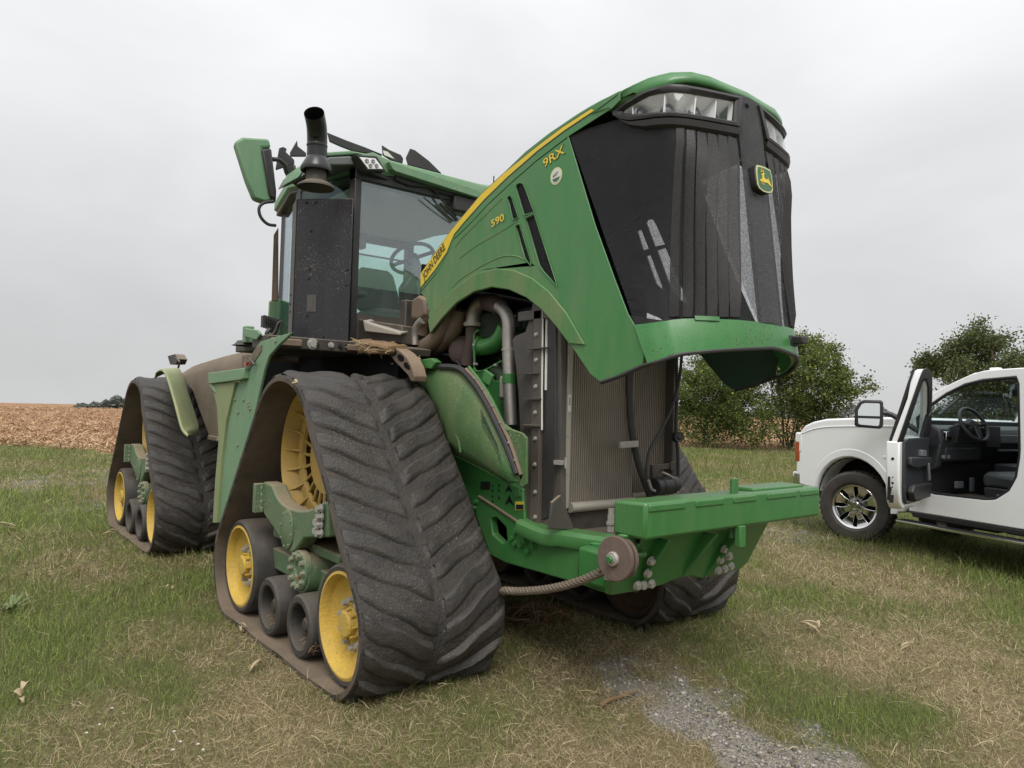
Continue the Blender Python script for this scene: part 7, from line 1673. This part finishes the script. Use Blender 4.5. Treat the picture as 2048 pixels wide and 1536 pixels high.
# gravel stones
r_ = np.random.default_rng(6)
def grav_pts(n, box):
    x = r_.uniform(box[0], box[1], n); y = r_.uniform(box[2], box[3], n); t, g, s = masks(x, y); k = r_.random(n) < g * 1.1; return x[k], y[k]
gxs, gys = [], []
for P, s in GRAV:
    P = np.array(P); x0, y0 = P[:, 0].min() - .3, P[:, 1].min() - .3; x1, y1 = P[:, 0].max() + .3, P[:, 1].max() + .3
    n = int(min(40000, (x1 - x0) * (y1 - y0) * 7000)); a, b = grav_pts(n, (x0, x1, y0, y1)); gxs.append(a); gys.append(b)
X = np.concatenate(gxs); Y = np.concatenate(gys); n = len(X)
sz = r_.gamma(1.3, .0026, n) + .0022
octa = np.array([(1, 0, 0), (-1, 0, 0), (0, 1, 0), (0, -1, 0), (0, 0, 1), (0, 0, -1), ]) * 1.0
jit = r_.uniform(.6, 1.25, (n, 6, 1)); ang = r_.uniform(0, 6.28, n)
P = octa[None] * jit * sz[:, None, None] * np.array((1.15, .9, .62))
ca, sa = np.cos(ang)[:, None], np.sin(ang)[:, None]
P = np.stack([P[..., 0] * ca - P[..., 1] * sa, P[..., 0] * sa + P[..., 1] * ca, P[..., 2]], -1)
P = P + np.stack([X, Y, ground_z(X, Y) + sz * .25], 1)[:, None]
F = np.array([(0, 2, 4), (2, 1, 4), (1, 3, 4), (3, 0, 4), (2, 0, 5), (1, 2, 5), (3, 1, 5), (0, 3, 5)])
f_ = (np.arange(n)[:, None, None] * 6 + F[None]).reshape(-1, 3)
k = r_.random(n)[:, None]; c_ = np.array((.14, .127, .112)) * (1 - k) + np.array((.44, .41, .375)) * k ** 1.3
tag(np_obj('gravel', P.reshape(-1, 3), f_, m_stone, np.repeat(c_, 6, 0)), kind='stuff')

# ---- trees
def tree(name, label, cat, x, y, h, rad_, stems, seed, leaf, nleaf, cols, group=None, low=.12, up=.55, trunk_r=.042, trans=None, airy=1.0, lo_=.06, lowleaf=.16):
    r = random.Random(seed); z0 = float(ground_z(np.array([x]), np.array([y]))[0])
    root = thing(name, label, cat, (x, y, z0), 0, group)
    tg = G(); tips = []
    def branch(p, d, l, w, lev):
        steps = 4; pts = [p]; q = p
        for i in range(steps):
            d = (d + V((r.gauss(0, .16), r.gauss(0, .16), r.gauss(.04, .12)))).normalized(); q = q + d * l / steps; pts.append(q)
        if w > .006: tg.tube([tuple(a) for a in pts], lambda t: w * (1 - .65 * t), 6 if lev == 0 else 4, 0, cap=False)
        for i in range(1, len(pts)):
            if lev >= 1: tips.append((pts[i], d, l))
        if lev < 3:
            nb = (7, 5, 4)[lev]
            for b in range(nb):
                t = r.uniform(lo_ if lev == 0 else .2, 1.0); i = min(steps - 1, int(t * steps)); s = pts[i].lerp(pts[i + 1], t * steps - i)
                a = r.uniform(0, 2 * math.pi); o = d.orthogonal().normalized(); o = Matrix.Rotation(a, 3, d) @ o
                nd = (d * r.uniform(.35, .8) + o * r.uniform(.6, 1.0) + V((0, 0, .12))).normalized()
                branch(s, nd, l * r.uniform(.38, .58) * (1.15 - .5 * t), w * .45, lev + 1)
    for s in range(stems):
        a = 2 * math.pi * s / stems + r.uniform(-.4, .4); sp = r.uniform(.15, 1.0)
        d = V((math.cos(a) * sp * rad_ / h * up * 2, math.sin(a) * sp * rad_ / h * up * 2, 1)).normalized()
        branch(V((math.cos(a) * .12 * stems ** .5 * r.random(), math.sin(a) * .12 * stems ** .5 * r.random(), 0)), d, h * r.uniform(.72, .98), trunk_r * r.uniform(.6, 1.1), 0)
    obj('trunk', tg, 'bark', root, smooth=60)
    tips = [t for t in tips if t[0].z > h * low]
    rn = np.random.default_rng(seed); sel = rn.integers(0, len(tips), nleaf)
    base = np.array([tips[i][0] for i in sel]); dr = np.array([tips[i][1] for i in sel])
    ll_ = np.array([tips[i][2] for i in sel]); cl = np.clip(rn.normal(0, 1, (nleaf, 3)), -1.9, 1.9) * .62 * np.array((.20, .20, .15)) * (h / 5) ** .5 * airy * (1 + .45 * (rn.random((nleaf, 1)) < .12))
    lowm = rn.random(nleaf) < lowleaf
    aa = rn.uniform(0, 6.28, nleaf); rr_ = rad_ * .75 * np.sqrt(rn.random(nleaf)); base = np.where(lowm[:, None], np.stack([np.cos(aa) * rr_, np.sin(aa) * rr_, h * (.04 + .30 * rn.random(nleaf)) * (.45 + .55 * (rr_ / rad_)) * 1.2], 1), base)
    p = base + cl + dr * (ll_ * rn.uniform(-.1, .42, nleaf))[:, None]
    p = p[(p[:, 2] > .02 * h)]; n = len(p); sel = sel[:n]
    a = rn.uniform(0, 2 * np.pi, n); ln = leaf * rn.uniform(.6, 1.4, n); wd = ln * rn.uniform(.28, .42, n)
    droop = rn.normal(-.25, .5, n)
    u = np.stack([np.cos(a) * np.cos(droop), np.sin(a) * np.cos(droop), np.sin(droop)], 1); v = rn.normal(0, 1, (n, 3)); v = v - u * (v * u).sum(1)[:, None]; v /= np.linalg.norm(v, axis=1)[:, None]
    A = p; B = p + u * (ln * .5)[:, None] + v * wd[:, None]; Cc = p + u * ln[:, None]; Dd = p + u * (ln * .5)[:, None] - v * wd[:, None]
    co = np.stack([A, B, Cc, Dd], 1).reshape(-1, 3); i = np.arange(n) * 4
    f = np.stack([i, i + 1, i + 2, i + 3], 1)
    tone = (np.array([hash((int(s) * 7919) % 1000) % 1000 for s in (sel // 9)]) / 1000.0 * .6 + rn.random(n) * .4)[:, None]
    c = np.array(cols[0]) * (1 - tone) + np.array(cols[1]) * tone
    yl = (rn.random(n) < .10)[:, None]; c = np.where(yl, np.array(cols[2]), c)
    o = np_obj('crown', co, f, m_leaf, np.repeat(c, 4, 0), loops=4); o.parent = root
    return root
mt['bark'] = M('grey_bark', (.085, .068, .052), .9, var=.3, nscale=12, bump=.5)
b1 = [(22.651,19.003,-0.0)][0]; b2 = [(25.814,17.013,0.0)][0]; b3 = [(20.193,19.521,0.0)][0]
tree('bush_tree', 'bushy green tree seen between the radiator and the tilted hood, left of the spreading one', 'tree', b1[0], b1[1], 4.9, 1.9, 6, 31, .095, 36000, ((.045, .078, .020), (.155, .205, .050), (.28, .28, .07)), up=.5, low=.0, lowleaf=.10)
tree('spreading_tree', 'multi stemmed spreading tree with yellowish tips just left of the white pickup bonnet', 'tree', b2[0], b2[1], 4.9, 2.9, 8, 5, .095, 40000, ((.045, .076, .019), (.155, .200, .048), (.30, .285, .07)), up=.46, low=.02, lowleaf=.05)
tree('dark_tree', 'large dark rounded tree rising behind the cab roof of the white pickup', 'tree', 41.0, 13.2, 6.5, 5.6, 8, 77, .125, 85000, ((.045, .068, .026), (.13, .158, .055), (.19, .205, .07)), up=.75, low=.05, trunk_r=.13, airy=1.7)
# far woods beyond the rise of the field
def wood(name, az0, az1, dist, hts, n, seed, cols):
    rn = np.random.default_rng(seed); az = np.radians(rn.uniform(az0, az1, n)); u = (np.degrees(az) - az0) / (az1 - az0)
    hmax = np.interp(u, np.linspace(0, 1, len(hts)), hts) * (.8 + .4 * vnoise(u * 23, u * 0, seed)); r = dist + rn.uniform(0, 14, n)
    x = CX + np.sin(az) * r; y = CY + np.cos(az) * r; z = ground_z(x, y) + hmax * rn.random(n) ** .7
    ln = .5; a = rn.uniform(0, 6.28, n); t = rn.normal(0, .6, n)
    U = np.stack([np.cos(a) * np.cos(t), np.sin(a) * np.cos(t), np.sin(t)], 1) * ln; W_ = np.cross(U, rn.normal(0, 1, (n, 3))); W_ /= np.linalg.norm(W_, axis=1)[:, None]; W_ *= .3
    p = np.stack([x, y, z], 1); co = np.stack([p - W_, p + U, p + W_, p - U], 1).reshape(-1, 3); i = np.arange(n) * 4
    k = rn.random(n)[:, None]; c = np.array(cols[0]) * (1 - k) + np.array(cols[1]) * k
    tag(np_obj(name, co, np.stack([i, i + 1, i + 2, i + 3], 1), m_leaf, np.repeat(c, 4, 0), loops=4), kind='stuff')
gw = ((.11, .13, .115), (.18, .195, .17))  # leaf colours greyed and lightened to stand in for haze
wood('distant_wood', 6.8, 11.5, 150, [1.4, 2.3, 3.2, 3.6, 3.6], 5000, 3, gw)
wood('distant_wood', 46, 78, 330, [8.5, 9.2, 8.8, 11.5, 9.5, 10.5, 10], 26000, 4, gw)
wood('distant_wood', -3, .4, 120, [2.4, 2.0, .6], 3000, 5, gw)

# ---- small things lying in the grass
def husk(p, lab, n, ln, wd, seed, cat='corn husk', mat='husk'):
    r = random.Random(seed); g = G(); a0 = r.uniform(0, 6.28)
    for k in range(n):
        a = a0 + r.gauss(0, .5); d = V((math.cos(a), math.sin(a), 0)); s = V((-d.y, d.x, 0)); w = wd * r.uniform(.5, 1.1); l = ln * r.uniform(.5, 1.05); b = V((r.gauss(0, wd), r.gauss(0, wd), .008 + .012 * k))
        rows = []
        for i in range(6):
            t = i / 5; ww = w * math.sin(max(.08, min(1, t * 1.1)) * 2.9) + .002
            c = b + d * l * t + V((0, 0, .02 * math.sin(t * 3.1) + .006 * k)); rows.append([c - s * ww + V((0, 0, ww * .6)), c, c + s * ww + V((0, 0, ww * .5))])
        g.grid(rows)
    o = obj('corn_husk', g, mat, None, smooth=60, thick=.002); z = float(ground_z(np.array([p[0]]), np.array([p[1]]))[0])
    o.location = (p[0], p[1], z + .012); return tag(o, lab, cat)
husk([(1.698,2.676,0.0)][0], 'forked pale corn stalk lying in the dry grass right of the far track', 4, .20, .012, 3)
husk([(-2.923,4.423,0.0)][0], 'crumpled tan corn husk in lush grass at the left edge of the photo', 4, .075, .017, 4)
husk([(-1.723,4.289,0.0)][0], 'long pale corn leaf lying beside the belt of the front track', 2, .15, .010, 5)
husk([(-1.661,4.94,0.0)][0], 'bleached stalk splinter against the outer edge of the front track belt', 3, .10, .009, 6)
husk([(-2.525,9.838,0.0)][0], 'bundle of straw coloured stalks in the grass well left of the rear track', 4, .28, .014, 7)
husk([(-1.756,6.25,0.0)][0], 'small pale husk flake in the grass between the rear and front tracks', 2, .05, .012, 8)
husk([(-2.355,7.372,0.0)][0], 'reddish tan husk flake in the grass left of the front track', 2, .06, .014, 9)
husk([(1.968,2.143,0.0)][0], 'thin broken stalk on the straw patch far right of the gravel', 2, .18, .010, 10)
husk([(-1.651,8.998,0.0)][0], 'stubby stalk end sticking out at the rear edge of the rear track', 3, .16, .014, 12)
stk_ = obj('dead_stick', G().tube([(-.16, .05, .01), (-.08, .03, .018), (0, 0, .014), (.07, -.04, .02), (.13, -.06, .012)], lambda t: .012 * (1.1 - .7 * t), 8, 4), 'debris', None)
p = [(-0.361,2.711,-0.0)][0]; stk_.location = (p[0], p[1], .01); stk_.rotation_euler = (0, 0, .4)
tag(stk_, 'grey brown curved stick lying on the edge of the gravel patch', 'stick')
straw_tuft('stalk_heap', 'heap of broken brown corn stalks in the shade between the two front tracks', 'stalks', tuple([(0.199,4.053,0.02)][0]), None, (.22, .14, .03), 60, .22, 'debris', thk=.006)
straw_tuft('straw_wisp', 'wisp of trash caught in the left small roller of the front track', 'straw', (-1.52, 4.60, .12), None, (.03, .07, .02), 34, .09, 'debris', thk=.003)
straw_tuft('straw_wisp', 'wisp of trash caught in the right small roller of the front track', 'straw', (-1.52, 4.05, .12), None, (.03, .07, .02), 34, .09, 'debris', thk=.003)
straw_tuft('straw_nest', 'nest of dry trash wedged beside the round holed bracket above the side shield', 'straw', (-.74, 4.42, 1.84), None, (.04, .08, .03), 60, .09, 'straw', thk=.003)
# broad leaved weed
wg = G(); r = random.Random(3)
for k in range(16):
    a = r.uniform(0, 6.28); d = V((math.cos(a), math.sin(a), 0)); s = V((-d.y, d.x, 0)); l = r.uniform(.08, .20); lift = r.uniform(.4, 1.3); rows = []
    for i in range(6):
        t = i / 5; w = .011 * math.sin(max(.1, t) * 2.9) + .001; c = d * l * t + V((0, 0, l * lift * t * (1 - .55 * t))); rows.append([c - s * w, c - V((0, 0, .003)), c + s * w])
    wg.grid(rows)
mt['weed'] = M('weed_leaf', (.11, .15, .045), .5, var=.35, nscale=9)
wd_ = obj('weed', wg, 'weed', None, smooth=60, thick=.001); p = [(-2.821,6.322,0.0)][0]; wd_.location = (p[0], p[1], 0)
tag(wd_, 'broad leaved green weed clump at the left edge of the grass', 'weed')
fl0 = None
for i, p in enumerate([(-2.585,4.004,0.0),(-2.73,3.763,0.0),(-2.415,3.542,0.0),(-2.41,3.452,0.0),(-2.358,3.37,-0.0),(-2.36,3.29,0.0),(-2.666,3.839,0.0),(-2.46,3.377,-0.0)]):
    if fl0 is None:
        fl0 = thing('wildflower', 'tiny white wildflower head standing in the grass at lower left', 'flower', (p[0], p[1], .0), 0, 'tiny white wildflowers in the grass')
        obj('stem', G().tube([(0, 0, 0), (.004, .002, .03), (.0, .0, .062)], .0012, 5, 2), 'weed', fl0)
        hd = G()
        for k in range(6):
            a = k * math.pi / 3; hd.add([(0, 0, .062), (.008 * math.cos(a - .4), .008 * math.sin(a - .4), .067), (.012 * math.cos(a), .012 * math.sin(a), .064), (.008 * math.cos(a + .4), .008 * math.sin(a + .4), .067)], [(0, 1, 2, 3)])
        obj('blossom', hd, 'label', fl0, smooth=0); o = fl0
    else:
        o = fl0.copy(); COL.objects.link(o)
        for ch in fl0.children: c = ch.copy(); COL.objects.link(c); c.parent = o
    o.location = (p[0], p[1], 0); o.rotation_euler = (0, 0, i * 1.1); o.scale = (.75, .75, .75 + .1 * (i % 3))
